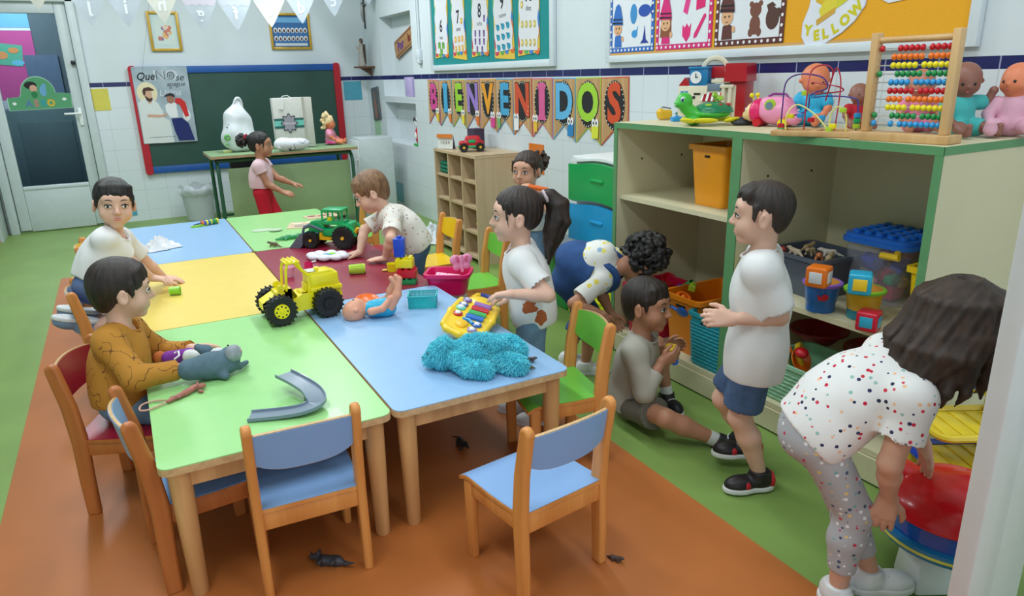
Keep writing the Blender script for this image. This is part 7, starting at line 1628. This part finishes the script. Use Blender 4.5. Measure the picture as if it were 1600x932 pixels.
    b = MB(); b.ell(A(0, .0808, -.0550) - o0, (.0165 * h, .0046 * h, .0030 * h), MX(mat3(hl, hf, hu).tolist()), n=14, m=8).ell(A(0, .0803, -.0625) - o0, (.0140 * h, .0050 * h, .0036 * h), MX(mat3(hl, hf, hu).tolist()), n=14, m=8); b.build('lips', lipm, body)
    # hair
    if hair: hair(p, hairm, o0)
    # shirt
    if shirt:
        g = shirt.get('g', .011) * s; F = Field(voxel)
        sl = shirt.get('sleeve', .62)
        for i, q in ((0, 1), (1, -1)):
            so, el, wr = sh[i], p.el[i], p.wr[i]
            if sl <= 1:
                e = so + (el - so) * sl; F.cone(so, e + (el - so) * .12, .031 * s + g, .035 * s + g * 1.3, k=.035)
                F.cut(el - so, e, near=e + (el - so).normalized() * .05 * s, rad=.062 * s)
            else:
                F.cone(so, el, .034 * s + g, .030 * s + g, k=.015); e = el + (wr - el) * (sl - 1); F.cone(el, e + (wr - el) * .05, .029 * s + g, .022 * s + g * .9, k=.01)
                F.cut(wr - el, e, near=e + (wr - el).normalized() * .05 * s, rad=.052 * s)
        for i, q in ((0, 1), (1, -1)): F.cone(neck - Uc * .045 * s + L * q * .05 * s, sh[i], .035 * s + g, .031 * s + g, k=.03)
        torso(F, g, 1)
        hem = shirt.get('hem', .03)
        hd = shirt.get('hemdir', Up); hd = V(hd)
        F.cone(pelvis + Up * .06 * s, pelvis + hd * (hem - .02) * s, .074 * s, .078 * s, k=.03)
        F.ell(pelvis + hd * (hem + .06) * s, (.097 * s + g, .080 * s + g, .16 * s), mat3(Lp, Fp, Up), k=.03)
        F.cut(-hd, pelvis + hd * hem * s, near=pelvis + hd * (hem * s - .10 * s), rad=.175 * s)
        nk = neck - Uc * .004 * s + Fc * .012 * s
        F.cone(nk - Uc * .0 * s, neck + Uc * .06 * s, .050 * s, .055 * s, k=.006, op='s')
        so_ = fmesh('shirt', F, shirt['m'], body, 6, wrinkle(.0036 * s, 40, seed=int(H * 1000) % 97), org=o0); p.shirt = so_
        if shirt.get('collar', 1):
            b = MB(); ring = []
            for i in range(24):
                t = 2 * PI * i / 24; ring.append(nk - Uc * .001 * s + (L * math.cos(t) * .051 + Fc * math.sin(t) * .051) * s - Uc * (.010 * math.sin(t)) * s - o0)
            b.tube(ring, .0042 * s, 6, True); b.build('collar', shirt.get('cm', shirt['m']), body)
    # trousers, shorts or leggings
    if bottom:
        g = bottom.get('g', .010) * s; F = Field(voxel); ln = bottom.get('len', .6)
        F.ell(pelvis + Up * .0 * s, (.086 * s + g * .5, .071 * s + g * .5, .075 * s + g), mat3(Lp, Fp, Up), k=.03)
        for i in (0, 1):
            hp, kn, an = hips[i], p.kn[i], p.an[i]; hint = V(legs[i]['hint']).normalized()
            if ln <= 1:
                e = hp + (kn - hp) * ln; F.cone(hp, e + (kn - hp) * .1, .048 * s + g, .048 * s + g * 1.3, k=.02)
                F.cut(kn - hp, e, near=e + (kn - hp).normalized() * .06 * s, rad=.085 * s)
            else:
                F.cone(hp, kn, .049 * s + g, .038 * s + g, k=.02); m_ = kn + (an - kn) * .35 - hint * .006 * s
                F.cone(kn, m_, .037 * s + g, .037 * s + g, k=.015); e = kn + (an - kn) * (ln - 1)
                F.cone(m_, e + (an - kn) * .04, .037 * s + g, .026 * s + g * bottom.get('cuff', 1.2), k=.015)
                F.cut(an - kn, e, near=e + (an - kn).normalized() * .05 * s, rad=.06 * s)
        F.cut(Up, pelvis + Up * bottom.get('top', .05) * s, near=pelvis + Up * .17 * s, rad=.17 * s)
        fmesh(bottom.get('name', 'shorts'), F, bottom['m'], body, 2, wrinkle(.0018 * s, 50, 5), org=o0)
    # shoes
    if shoes:
        for i in (0, 1):
            g = legs[i]; td = V(g['toe']).normalized(); sole = V(g.get('up', UP)).normalized(); an = p.an[i]; side = sole.cross(td)
            M = mat3(side, td, sole); F = Field(voxel * .9); b0 = an - sole * .040 * s
            F.ell(b0 + td * .062 * s + sole * .002 * s, (.034 * s, .056 * s, .030 * s), M, k=.01)
            F.ell(b0 - td * .010 * s + sole * .012 * s, (.031 * s, .042 * s, .042 * s), M, k=.02)
            F.cone(b0 + sole * .02 * s, b0 + sole * shoes.get('hi', .045) * s, .034 * s, .031 * s, k=.01)
            F.cut(-sole, b0 - sole * .008 * s)
            F.cut(sole, b0 + sole * shoes.get('hi', .045) * s)
            sh_ = fmesh('shoe', F, shoes['m'], body, 1, org=o0)
            F = Field(voxel * .9); z = b0 - sole * .0125 * s
            F.ell(z + td * .062 * s, (.037 * s, .060 * s, .05 * s), M, k=.01); F.ell(z - td * .012 * s, (.033 * s, .044 * s, .05 * s), M, k=.02)
            F.cut(sole, z + sole * .010 * s); F.cut(-sole, z - sole * .009 * s)
            fmesh('sole', F, shoes['sm'], sh_, 1, org=o0)
            b = MB()
            for k in range(3):
                cc = b0 + td * (.028 + .016 * k) * s + sole * (.034 - .007 * k) * s; b.tube([cc - side * .016 * s - o0, cc + sole * .004 * s - o0, cc + side * .016 * s - o0], .0026 * s, 5)
            b.build('lace', shoes['lm'], sh_)
            if 'patch' in shoes:
                F = Field(voxel * .9); F.ell(b0 + td * .050 * s + sole * .004 * s, (.0355 * s, .022 * s, .024 * s), M, k=.01); F.ell(b0 - td * .040 * s + sole * .010 * s, (.029 * s, .015 * s, .032 * s), M, k=.01); F.cut(-sole, b0 - sole * .006 * s)
                fmesh('shoe_patch', F, shoes['patch'], sh_, 1, org=o0)
            if shoes.get('sock'):
                b = MB(); b.cyl(an - sole * .01 * s - o0, an + (p.kn[i] - an).normalized() * .035 * s - o0, .0275 * s, .0275 * s, 14); b.build('sock', shoes['sock'], sh_)
    return p
p_lip = {}
def strand_disp(p, amp=.0035, fr=150, sd=0):
    rs = np.random.RandomState(sd); a = rs.rand(4) * 6; c = np.array(p.A(0, -.02, .11)); hl, hf, hu = (np.array(x) for x in (p.hl, p.hf, p.hu))
    def f(v):
        w = v - c; x, y = w @ hl, w @ hf; z = w @ hu; th = np.arctan2(y, x)
        return amp * (.5 * np.sin(th * 23 + a[0] + 9 * z) + .35 * np.sin(th * 41 + a[1] - 14 * z) + .3 * np.sin(x * fr + a[2]) * np.sin(z * 40 + a[3]))
    return f
def short_hair(fringe=1.0, low=-.045, vol=1.0, back=0.0, side=0.0, seed=1):
    def f(p, m, o0):
        A, h = p.A, p.h; hm = mat3(p.hl, p.hf, p.hu); F = Field(.004)
        F.ell(A(0, -.012, .034), (.0775 * h * vol, .0925 * h * vol, .078 * h * vol), hm)
        F.ell(A(0, -.040 + .006 * back, .004 + .008 * back), (.066 * h * vol, .0625 * h * vol, .066 * h), hm, k=.02)
        F.ell(A(0, -.052 + .012 * back, -.030 + .012 * back), (.045 * h, .040 * h, .050 * h), hm, k=.02)
        F.ell(A(0, .124, -.026), (.078 * h, .066 * h, (.096 - .016 * fringe) * h), hm, k=.006, op='s')
        for q in (-1, 1): F.ell(A(q * .085, .004, -.032), (.022 * h, .024 * h, .034 * h), hm, k=.006, op='s')
        rs = random.Random(seed)
        for i in range(13):
            x = -.060 + .010 * i; t = side * .03
            F.path([A(x * .7 + t * .2, .034, .092 - abs(x) * .25), A(x * .9 + t * .7, .059 - abs(x) * .3, .076 - abs(x) * .1), A(x + t, .0785 - abs(x) * .48, .054 - .014 * fringe + rs.uniform(-.014, .010) + .010 * math.sin(x * 40 + side * 9))], [.008 * h, .0085 * h, .0035 * h], k=.012)
        for q in (-1, 1): F.path([A(q * .068, .022, .03), A(q * .0705, .024, -.004), A(q * .0695, .022, -.022)], [.010 * h, .006 * h, .002 * h], k=.006)
        fmesh('hair', F, m, p.body, 1, strand_disp(p, .0018, sd=seed), org=o0)
    return f
def ponytail_hair(kind='tail', seed=1, tie=None):
    def f(p, m, o0):
        A, h = p.A, p.h; hm = mat3(p.hl, p.hf, p.hu); F = Field(.004)
        F.ell(A(0, -.012, .032), (.0770 * h, .0915 * h, .0765 * h), hm)
        F.ell(A(0, -.042, .0), (.066 * h, .0585 * h, .064 * h), hm, k=.02)
        F.ell(A(0, .118, -.004), (.082 * h, .066 * h, .086 * h), hm, k=.006, op='s')
        for q in (-1, 1): F.ell(A(q * .085, .006, -.032), (.022 * h, .026 * h, .034 * h), hm, k=.006, op='s')
        rs = random.Random(seed); r0 = V(A(0, -.098, .055))
        for i in range(20):
            a = i / 20 * 2 * PI; e = A(.07 * math.cos(a), .005, .04 + .055 * math.sin(a)); F.cone(e, r0, .008 * h, .012 * h, k=.012)
        if kind == 'tail':
            for i in range(12):
                a = i / 12 * 2 * PI; r = .016; w = rs.uniform(.8, 1.15)
                o = lambda t, q: p.hl * (q * math.cos(a)) + p.hf * (q * math.sin(a))
                pts = [r0, r0 - p.hf * .030 * h + p.hu * .016 * h + o(0, .010) * h, r0 - p.hf * .062 * h - p.hu * .02 * h + o(0, .024) * h, r0 - p.hf * .064 * h - UP * .09 * h * w + o(0, .030) * h + p.hf * .012 * h * math.sin(a * 3), r0 - p.hf * .045 * h - UP * .155 * h * w + o(0, .026) * h, r0 - p.hf * .030 * h - UP * .225 * h * w + o(0, .012) * h]
                F.path(pts, [.014 * h, .016 * h, .019 * h, .018 * h, .015 * h, .005 * h], k=.008)
        elif kind == 'bun':
            for i in range(70):
                v = V((rs.gauss(0, 1), rs.gauss(0, 1), rs.gauss(0, 1))).normalized() * rs.uniform(.02, .056) * h
                F.ell(r0 - p.hf * .052 * h - p.hu * .018 * h + v, .013 * h, k=.006)
        # loose wisps beside the face
        for q in (-1, 1): F.path([A(q * .066, .045, .05), A(q * .074, .042, .0), A(q * .072, .036, -.04)], [.007 * h, .004 * h, .002 * h], k=.006)
        o = fmesh('hair', F, m, p.body, 1, strand_disp(p, .0026, sd=seed), org=o0)
        if tie:
            b = MB(); b.tube([r0 - p.hf * .018 * h + p.hu * .006 * h + (p.hl * math.cos(t) * .023 + (p.hu * .9 + p.hf * .4) * math.sin(t) * .023) * h - o0 for t in [2 * PI * i / 14 for i in range(14)]], .008 * h, 8, True)
            b.build('hair_tie', tie, o)
    return f
def curly_hair(seed=3):
    def f(p, m, o0):
        A, h = p.A, p.h; rs = random.Random(seed); F = Field(.0042); hm = mat3(p.hl, p.hf, p.hu)
        F.ell(A(0, -.016, .030), (.080 * h, .088 * h, .084 * h), hm)
        n = 0
        while n < 230:
            v = V((rs.gauss(0, 1), rs.gauss(0, 1), rs.gauss(0, 1))).normalized()
            if v.y > .62 and v.z < .45: continue
            if v.z < -.75: continue
            r = rs.uniform(.94, 1.16); F.ell(A(v.x * .088 * r, -.018 + v.y * .098 * r, .026 + v.z * .094 * r), rs.uniform(.009, .017) * h, k=.005); n += 1
        F.ell(A(0, .118, -.03), (.075 * h, .062 * h, .075 * h), hm, k=.008, op='s')
        fmesh('hair', F, m, p.body, 1, strand_disp(p, .002, sd=seed), org=o0)
    return f
def long_hair(hang, seed=5, tie=None):
    """loose hair of a bowed head: locks leave the crown, follow the skull and then hang straight down"""
    def f(p, m, o0):
        A, h = p.A, p.h; rs = random.Random(seed); F = Field(.0042); hm = mat3(p.hl, p.hf, p.hu); c = V(A(0, -.01, .02))
        F.ell(c, (.084 * h, .098 * h, .088 * h), hm)
        for i in range(88):
            a = 2 * PI * i / 88 * 3 + rs.uniform(-.08, .08); dr = RGT * math.cos(a) + FWD * math.sin(a); r = rs.uniform(.9, 1.12)
            drop = rs.uniform(.10, .16) + (.035 if math.cos(a) < .2 else .0); tilt = RGT * (-.035 if math.cos(a) < 0 else .0)
            w = rs.uniform(-.012, .012)
            pts = [c + dr * .03 * h + UP * .085 * h, c + dr * .078 * h * r + UP * .052 * h, c + dr * .100 * h * r - UP * .01 * h, c + dr * (.106 * h * r + w) - UP * (.05 * h) + tilt * .5, c + dr * (.104 * h * r - w) - UP * drop * .75 + tilt, c + dr * (.094 * h * r + w) - UP * drop + tilt * 1.2]
            F.path(pts, [.012 * h, .015 * h, .0145 * h, .014 * h, .011 * h, .003 * h], k=.007)
        fmesh('hair', F, m, p.body, 1, strand_disp(p, .002, sd=seed), org=o0)
        if tie:
            F = Field(.0042); r0 = A(*tie); ou = (r0 - c).normalized()
            for i in range(16):
                a = i / 16 * 2 * PI; o = (p.hl * math.cos(a) + UP * math.sin(a)); o = o - ou * o.dot(ou)
                F.path([r0, r0 + ou * .03 * h + o * .016 * h, r0 + ou * .045 * h + o * .026 * h - UP * .05, r0 + ou * .04 * h + o * .022 * h - UP * rs.uniform(.10, .14), r0 + ou * .03 * h + o * .01 * h - UP * rs.uniform(.17, .21)], [.014 * h, .018 * h, .017 * h, .012 * h, .003 * h], k=.007)
            fmesh('ponytail', F, m, p.body, 1, org=o0)
    return f
S_fair = SKIN('fair', (222, 178, 156)); S_mid = SKIN('medium', (206, 156, 130)); S_tan = SKIN('tan', (184, 130, 102)); S_brown = SKIN('brown', (150, 100, 76))
p_lip.update({'skin_fair': (206, 124, 118), 'skin_medium': (190, 108, 100), 'skin_tan': (168, 96, 88), 'skin_brown': (136, 78, 70)})
H_dark = hairmat('dark_brown', (52, 38, 32), (26, 19, 18)); H_black = hairmat('black', (36, 30, 30), (16, 14, 15)); H_brown = hairmat('brown', (66, 43, 30), (36, 23, 16)); H_light = hairmat('light_brown', (150, 112, 78), (96, 66, 42))
T_white = mat('white_cotton', (228, 228, 228), .9, .03, 8, bump=.3, bs=400)
T_denim = mat('denim', (66, 92, 128), .85, .22, 26, bump=.4, bs=500); T_denimL = mat('light_denim', (108, 138, 168), .85, .2, 26, bump=.4, bs=500)
T_denimD = mat('dungaree_denim', (40, 78, 134), .85, .15, 26, bump=.4, bs=500)
M_rub = mat('white_rubber', (225, 225, 225), .6); L_white = mat('white_lace', (220, 220, 220), .8)
def arm(w, hint, n, **k): k.update(w=w, hint=hint, n=n); return k
def leg(a, hint, toe, **k): k.update(a=a, hint=hint, toe=toe); return k
FL_ = -RGT   # image left
only = None
# --- boy in a plain white T-shirt kneeling on the chair at the yellow table
d = 3.02; pel = AT(172, 448, 3.02); pel = V((-.20, 3.42, .50)); nk = AT(181, 361, 2.98)
hf = (-FWD * .80 + RGT * .55 - UP * .05)
person('boy in a plain white T-shirt reaching over the yellow table for a green cup', 1.0, (-.20, 3.42, 0), pel, nk, V((.85, -.35, 0)), hf, (.10, 0, 1), S_fair, H_black, short_hair(.9, seed=2, side=.2),
       [arm(V((.08, 3.62, .44)), (-1, .3, .4), (0, 0, -1), d=(1, -.1, -.2)), arm(GZ(246, 442, .452), (-.6, -.4, -.7), (0, 0, -1), so=(.02, .03, -.012), d=(1, -.25, -.25), curl=.75)],
       [leg(V((-.26, 3.50, .325)), (1, 0, -.9), (-1, 0, .2), up=(-.3, 0, -1)), leg(V((-.27, 3.36, .325)), (1, 0, -.9), (-1, 0, .2), up=(-.3, 0, -1))],
       dict(m=T_white, sleeve=.7), dict(m=mat('blue_check', (90, 110, 150), .85), len=.7), dict(m=mat('blue_canvas', (120, 140, 170), .7), sm=M_rub, lm=L_white), voxel=.0044)
# --- boy in the mustard shirt sitting on the red chair
pel = V((-.130, 2.465, .34)); nk = AT(188, 507, 2.15)
person('boy in a mustard printed sweatshirt sitting on the red chair at the pale green table', .96, (-.130, 2.465, 0), pel, nk, V((.92, -.30, 0)), FWD * .55 + RGT * .80 - UP * .22, V((.10, 0, 1)), S_fair, H_dark, short_hair(.8, seed=4, vol=1.02),
       [arm(V((.10, 2.52, .45)), (-.2, .8, -.8), (0, -.3, -1), d=(1, .1, 0)), arm(GZ(281, 577, .455), (-.2, -.8, -.7), (0, .2, -1), d=(1, .08, 0), hand=0)],
       [leg(V((.16, 2.52, .09)), (.6, 0, 1), (1, -.1, 0)), leg(V((.14, 2.36, .09)), (.6, 0, 1), (1, -.2, 0))],
       dict(m=scribble('mustard_print', (186, 128, 44), (112, 70, 30), 30, .017), sleeve=1.9, g=.014, hem=-.01), dict(m=T_denimL, len=1.9, name='jeans'), dict(m=mat('navy_canvas', (50, 60, 90), .7), sm=M_rub, lm=L_white))
# --- small girl in pink by the teacher's desk
nk = AT(408, 250, 5.72); bx = V((nk.x - .01, nk.y, 0))
person('girl in a pale pink top and red trousers walking past the teacher desk', .99, bx, bx + V((-.01, .01, .46)), nk, RGT * .97 + FWD * .1, RGT * .95 + FWD * .05 - UP * .1, (0, 0, 1), S_tan, H_black, ponytail_hair('bun', 3, mat('red_scrunchie', (176, 24, 50), .8)),
       [arm(bx + RGT * .21 + FWD * .10 + V((0, 0, .51)), (-.6, -.3, -1), (0, 0, -1), d=(.9, -.5, -.2)), arm(bx + RGT * .18 - FWD * .08 + V((0, 0, .47)), -RGT * .6 - UP, -UP + FWD * .5, d=RGT - UP * .3)],
       [leg(bx + RGT * .05 + FWD * .06 + V((0, 0, .055)), RGT, RGT), leg(bx - RGT * .08 - FWD * .05 + V((0, 0, .06)), RGT, RGT)],
       dict(m=mat('pale_pink_cotton', (228, 194, 202), .9, .04, 8), sleeve=.35, hem=.04), dict(m=mat('red_cotton', (188, 16, 44), .85), len=1.9, name='trousers', g=.012), dict(m=mat('pink_canvas', (220, 150, 170), .7), sm=M_rub, lm=L_white), voxel=.0046)
# --- brown haired boy leaning on the dark red table
d = 3.72; nk = AT(600, 330, d - .03); pel = AT(652, 410, d); pel.z = .46
person('boy with light brown hair in a patterned white T-shirt leaning on the dark red table', 1.0, (pel.x, pel.y, 0), pel, nk, -RGT * .7 - UP * .35 - FWD * .25, -RGT * .78 - UP * .62 - FWD * .25, V((-.42, .15, .95)), S_fair, H_light, short_hair(1.1, seed=7, vol=1.05, low=-.05),
       [arm(GZ(602, 404, .435), RGT * .3 - FWD + UP * .2, -UP, d=-RGT - UP * .05 - FWD * .1, curl=.15, ts=1), arm(GZ(562, 395, .435), RGT * .1 + FWD * .5 + UP * .6, -UP, d=-RGT - UP * .1, curl=.15, ts=1)],
       [leg(V((pel.x + .02, pel.y - .07, .06)), -RGT, -RGT), leg(V((pel.x + .06, pel.y + .08, .06)), -RGT, -RGT)],
       dict(m=dots('patterned_white', (228, 224, 216), [(190, 170, 140), (160, 150, 140), (210, 150, 110)], 40, .22), sleeve=.72, g=.013, hem=-.03), dict(m=T_denim, len=.75), dict(m=mat('white_leather', (226, 228, 230), .5), sm=M_rub, lm=L_white), mid=(pel + nk) / 2 + UP * .03)
# --- girl half hidden behind, by the tiled wall
d = 3.86; nk = AT(826, 300, d); bx = V((nk.x, nk.y, 0))
person('girl with brown hair standing by the tiled wall, half hidden behind the ponytail girl', .99, bx, bx + V((0, 0, .47)), nk, -RGT * .6 - FWD * .75, -RGT * .5 - FWD * .8, (0, 0, 1), S_mid, H_brown, ponytail_hair('bun', 6),
       [arm(AT(838, 298, 3.72), RGT * .7 - UP, -RGT, d=UP * .6 - RGT * .8, curl=1.0), arm(bx - RGT * .16 + V((0, 0, .45)), -UP, RGT)],
       [leg(bx + RGT * .05 + V((0, 0, .055)), -FWD, -FWD - RGT * .3), leg(bx - RGT * .06 + V((0, 0, .055)), -FWD, -FWD - RGT * .3)],
       dict(m=T_white, sleeve=.7), dict(m=T_denimL, len=1.9, name='jeans'), dict(m=mat('white_leather', (226, 228, 230), .5), sm=M_rub, lm=L_white), voxel=.0046)
# --- girl with the ponytail at the blue table
d = 2.56; nk = AT(812, 385, d); bx = V((nk.x + .035, nk.y - .01, 0))
gp = person('girl with a long dark ponytail in a white T-shirt beside the blue table', .99, bx, bx + V((0.01, 0, .475)), nk, -RGT * .95 + FWD * .05, -RGT * .93 - FWD * .1 - UP * .22, V((0, 0, 1)), S_fair, H_dark, ponytail_hair('tail', 8, mat('grey_scrunchie', (196, 180, 186), .8)),
       [arm(AT(798, 460, 2.38), RGT * .8 - UP * .7 - FWD * .5, -UP - FWD * .2, d=-RGT * .95 - UP * .05 + FWD * .1, curl=.75), arm(AT(800, 462, 2.56), RGT - UP, -UP, d=-RGT - UP * .1, curl=.8)],
       [leg(bx + V((.02, -.06, .055)), -RGT, -RGT), leg(bx + V((0.01, .07, .055)), -RGT, -RGT)],
       dict(m=T_white, sleeve=.62, g=.013, hem=-.07), dict(m=T_denimL, len=1.9, name='jeans', g=.013), dict(m=mat('white_leather', (226, 228, 230), .5), sm=M_rub, lm=L_white))
# rust brown animal print on her shirt
def print_mat(name, base, ink, blobs, org):
    m = mat(name, base, .9, .03, 8, bump=.3, bs=400); N = m.node_tree.nodes; L = m.node_tree.links; bs_ = N['Principled BSDF']; src = bs_.inputs['Base Color'].links[0].from_socket
    tc = N.new('ShaderNodeTexCoord'); nz = N.new('ShaderNodeTexNoise'); nz.inputs['Scale'].default_value = 28; L.new(tc.outputs['Object'], nz.inputs[0]); acc = None
    for c, r in blobs:
        d = N.new('ShaderNodeVectorMath'); d.operation = 'DISTANCE'; L.new(tc.outputs['Object'], d.inputs[0]); d.inputs[1].default_value = tuple(V(c) - V(org))
        a1 = N.new('ShaderNodeMath'); a1.operation = 'MULTIPLY_ADD'; L.new(nz.outputs[0], a1.inputs[0]); a1.inputs[1].default_value = .06; L.new(d.outputs['Value'], a1.inputs[2])
        lt = N.new('ShaderNodeMath'); lt.operation = 'LESS_THAN'; L.new(a1.outputs[0], lt.inputs[0]); lt.inputs[1].default_value = r + .03
        if acc is None: acc = lt
        else: mm = N.new('ShaderNodeMath'); mm.operation = 'MAXIMUM'; L.new(acc.outputs[0], mm.inputs[0]); L.new(lt.outputs[0], mm.inputs[1]); acc = mm
    mx = N.new('ShaderNodeMix'); mx.data_type = 'RGBA'; L.new(acc.outputs[0], mx.inputs[0]); L.new(src, mx.inputs[6]); mx.inputs[7].default_value = lin(ink); L.new(mx.outputs[2], bs_.inputs['Base Color']); return m
gp.shirt.data.materials[0] = print_mat('fox_print', (230, 230, 230), (176, 92, 50), [(AT(828, 478, 2.48), .030), (AT(846, 500, 2.46), .03), (AT(862, 500, 2.45), .02), (AT(822, 518, 2.46), .022)], bx)
# --- child in dungarees bending to the toy box
d = 2.98; pel = AT(893, 462, 3.02); pel.z = .445; nk = AT(962, 425, 2.92)
dg = person('child with curly hair in denim dungarees bending over the toy bins', .97, (pel.x, pel.y, 0), pel, nk, RGT * .35 - UP * .9 + FWD * .15, RGT * .55 - UP * .80 + FWD * .25, RGT * .8 + UP * .42, S_tan, H_black, curly_hair(),
       [arm(AT(955, 492, 2.98), -UP - RGT, -FWD, d=RGT * .5 - UP, curl=.6), arm(AT(941, 492, 2.80), -RGT * .8 - UP * .3 - FWD * .3, FWD, d=RGT * .25 - UP, curl=.6)],
       [leg(V((pel.x + .03, pel.y + .07, .06)), RGT, RGT), leg(GZ(915, 566, .055), RGT, RGT)],
       dict(m=dots('lemon_print', (230, 230, 224), [(226, 220, 110), (230, 214, 90), (150, 180, 210)], 26, .30), sleeve=.72, g=.010, hem=.06), dict(m=T_denimD, len=1.25, name='dungarees', g=.016, top=.30), dict(m=M_white, sm=M_rub, lm=L_white), mid=(pel + nk) / 2 + UP * .045 - RGT * .02)
q = dg
for sd in (-1, 1):
    F = Field(.0042); q.torso(F, .0325 * q.s, 1); F.cut(q.L * sd, q.neck + q.L * sd * .066); F.cut(-q.L * sd, q.neck + q.L * sd * .040); F.cut(-q.U, q.neck - q.U * .12)
    fmesh('dungaree_strap', F, T_denimD, q.body, 1, org=(pel.x, pel.y, 0))
F = Field(.003); F.cone(q.A(.05, -.02, .085), q.A(.068, .02, .055), .008, .008); fmesh('hair_clip', F, mat('clip_turquoise', (120, 190, 190), .4), q.body, 1, org=(pel.x, pel.y, 0))
F = Field(.0042); q.torso(F, .029 * q.s, 1); F.cut(q.U * .95 + q.F * .3, q.neck - q.U * .085)
fmesh('dungaree_bib', F, T_denimD, q.body, 1, wrinkle(.0018, 50, 5), org=(pel.x, pel.y, 0))
# --- boy sitting on the floor
d = 2.55; pel = AT(988, 618, 2.55); pel.z = .085; nk = AT(1003, 522, 2.53)
fb = person('boy in a pale beige shirt sitting on the green floor, one leg stretched out', .99, (pel.x, pel.y, 0), pel, nk, RGT * .9 - FWD * .35, RGT * .80 - FWD * .52 - UP * .22, V((.06, 0, 1)), S_tan, H_dark, short_hair(.7, seed=9, low=-.05),
       [arm(AT(1040, 545, 2.62), -UP + FWD * .3, -FWD, d=RGT * .8 + UP * .3, curl=.9), arm(AT(1034, 566, 2.44), -UP - FWD * .4 - RGT * .2, FWD * .6 + UP * .2, d=RGT * .8 + UP * .35, curl=.9)],
       [leg(pel + RGT * .16 + FWD * .10 - UP * .03, RGT * .6 + FWD * .5 + UP * .9, RGT * .3 - FWD), leg(AT(1120, 688, 2.30), -UP * .1 - FWD + UP * .5, RGT * .55 + UP * .62 - FWD * .3, up=-RGT * .75 + UP * .5 + FWD * .2)],
       dict(m=mat('beige_cotton', (176, 172, 160), .9, .05, 8), sleeve=1.62, g=.013, hem=-.03), dict(m=mat('grey_cotton', (108, 106, 94), .9), len=.72, g=.014), dict(m=mat('black_leather', (30, 30, 34), .5), sm=M_rub, lm=L_white, sock=L_white))
# --- boy standing with his back half to us
d = 2.05; nk = AT(1192, 392, d); bx = V((nk.x + .0, nk.y, 0))
F9 = -RGT * .92 + FWD * .35
sb = person('boy in a white T-shirt and denim shorts standing in front of the cabinets', 1.01, bx, bx + V((0.0, -.005, .48)), nk, F9, -RGT * .93 + FWD * .30 - UP * .05, (0, 0, 1), S_fair, hairmat('cropped', (58, 46, 42), (34, 27, 26)), short_hair(-.4, low=-.03, vol=.955, back=1, seed=11),
       [arm(AT(1143, 499, 1.98), RGT * .6 - UP, FWD * .6 - UP * .3, d=-RGT * .9 + UP * .1, curl=.9), arm(AT(1140, 492, 2.18), RGT * .3 - UP, -UP, d=-RGT, curl=.9)],
       [leg(AT(1186, 738, 2.02) + V((0, 0, .0)), -RGT * .9 + FWD * .2, -RGT * .97 - FWD * .12 ), leg(AT(1168, 688, 2.17), -RGT, -RGT * .95 + FWD * .1)],
       dict(m=T_white, sleeve=.72, g=.015, hem=-.085), dict(m=T_denim, len=.80, g=.012), dict(m=mat('black_red_leather', (34, 28, 32), .45, .1), sm=M_rub, lm=mat('black_lace', (20, 20, 22), .8), patch=mat('red_leather', (196, 24, 36), .45), hi=.05), hs=.92)
# --- girl with dots bending at the right
d = 1.55; pel = AT(1268, 672, 1.55); nk = AT(1432, 578, 1.50)
gd = person('girl in a spotted white T-shirt and spotted grey leggings bending over the toy stove', 1.02, (1.45, .95, 0), pel, nk, RGT * .25 - UP * .95 + FWD * .1, RGT * .72 - UP * .62 + FWD * .1, RGT * .55 + UP * .85, S_mid, H_brown, long_hair((0, 0, -1), tie=(.0, -.03, .105) if 0 else (-.055, .055, .085)),
       [arm(AT(1462, 738, 1.62), -RGT * .3 + FWD, -UP, d=-UP + RGT * .3, curl=.4), arm(AT(1388, 778, 1.45), -RGT * .7 - FWD * .6, RGT * .4 + FWD * .8, d=-UP * 1.0 - RGT * .12, curl=.35)],
       [leg(GZ(1365, 905, .06), RGT, RGT * .8 + FWD * .0), leg(GZ(1310, 915, .06), RGT * 1.0, RGT * .3 - FWD * .8)],
       dict(m=dots('spotted_white', (230, 228, 226), [(200, 30, 60), (30, 40, 70), (240, 190, 150), (150, 190, 180), (210, 60, 80), (50, 50, 90)], 56, .25), sleeve=.52, g=.013, hem=-.01), dict(m=dots('spotted_grey', (176, 176, 180), [(235, 235, 235), (200, 60, 90), (80, 90, 120), (235, 200, 120), (235, 235, 235), (120, 170, 170)], 58, .27), len=1.78, name='leggings', g=.007, cuff=.8), dict(m=mat('white_leather', (226, 228, 230), .5), sm=M_rub, lm=L_white), mid=(pel + nk) / 2 + UP * .035)

# yellow wristband and the orange toy by the far girl's mouth
q = AT(841, 294, 3.66); b = MB(); b.box((0, 0, 0), (.11, .04, .022), bev=.01); o = b.build('toy_dish', mat('toy_orange', (240, 110, 22)), None, 40); o.location = q; o.rotation_euler = (0, .2, -.5); tag(o, 'orange toy dish held up by the half hidden girl at the wall', 'toy dish')
# ================================================================== finishing: empties sit at the base of what they carry
bpy.context.view_layer.update()
for o in list(COL.objects):
    if o.type == 'EMPTY' and o.parent is None and o.location.length < 1e-6 and o.children:
        lo = V((1e9,) * 3); hi = -lo
        for c in o.children_recursive:
            if c.type == 'MESH':
                for q in c.bound_box:
                    w = c.matrix_world @ V(q); lo = V(map(min, lo, w)); hi = V(map(max, hi, w))
        base = V(((lo.x + hi.x) / 2, (lo.y + hi.y) / 2, lo.z)); o.location = base
        for c in o.children: c.location = c.location - base
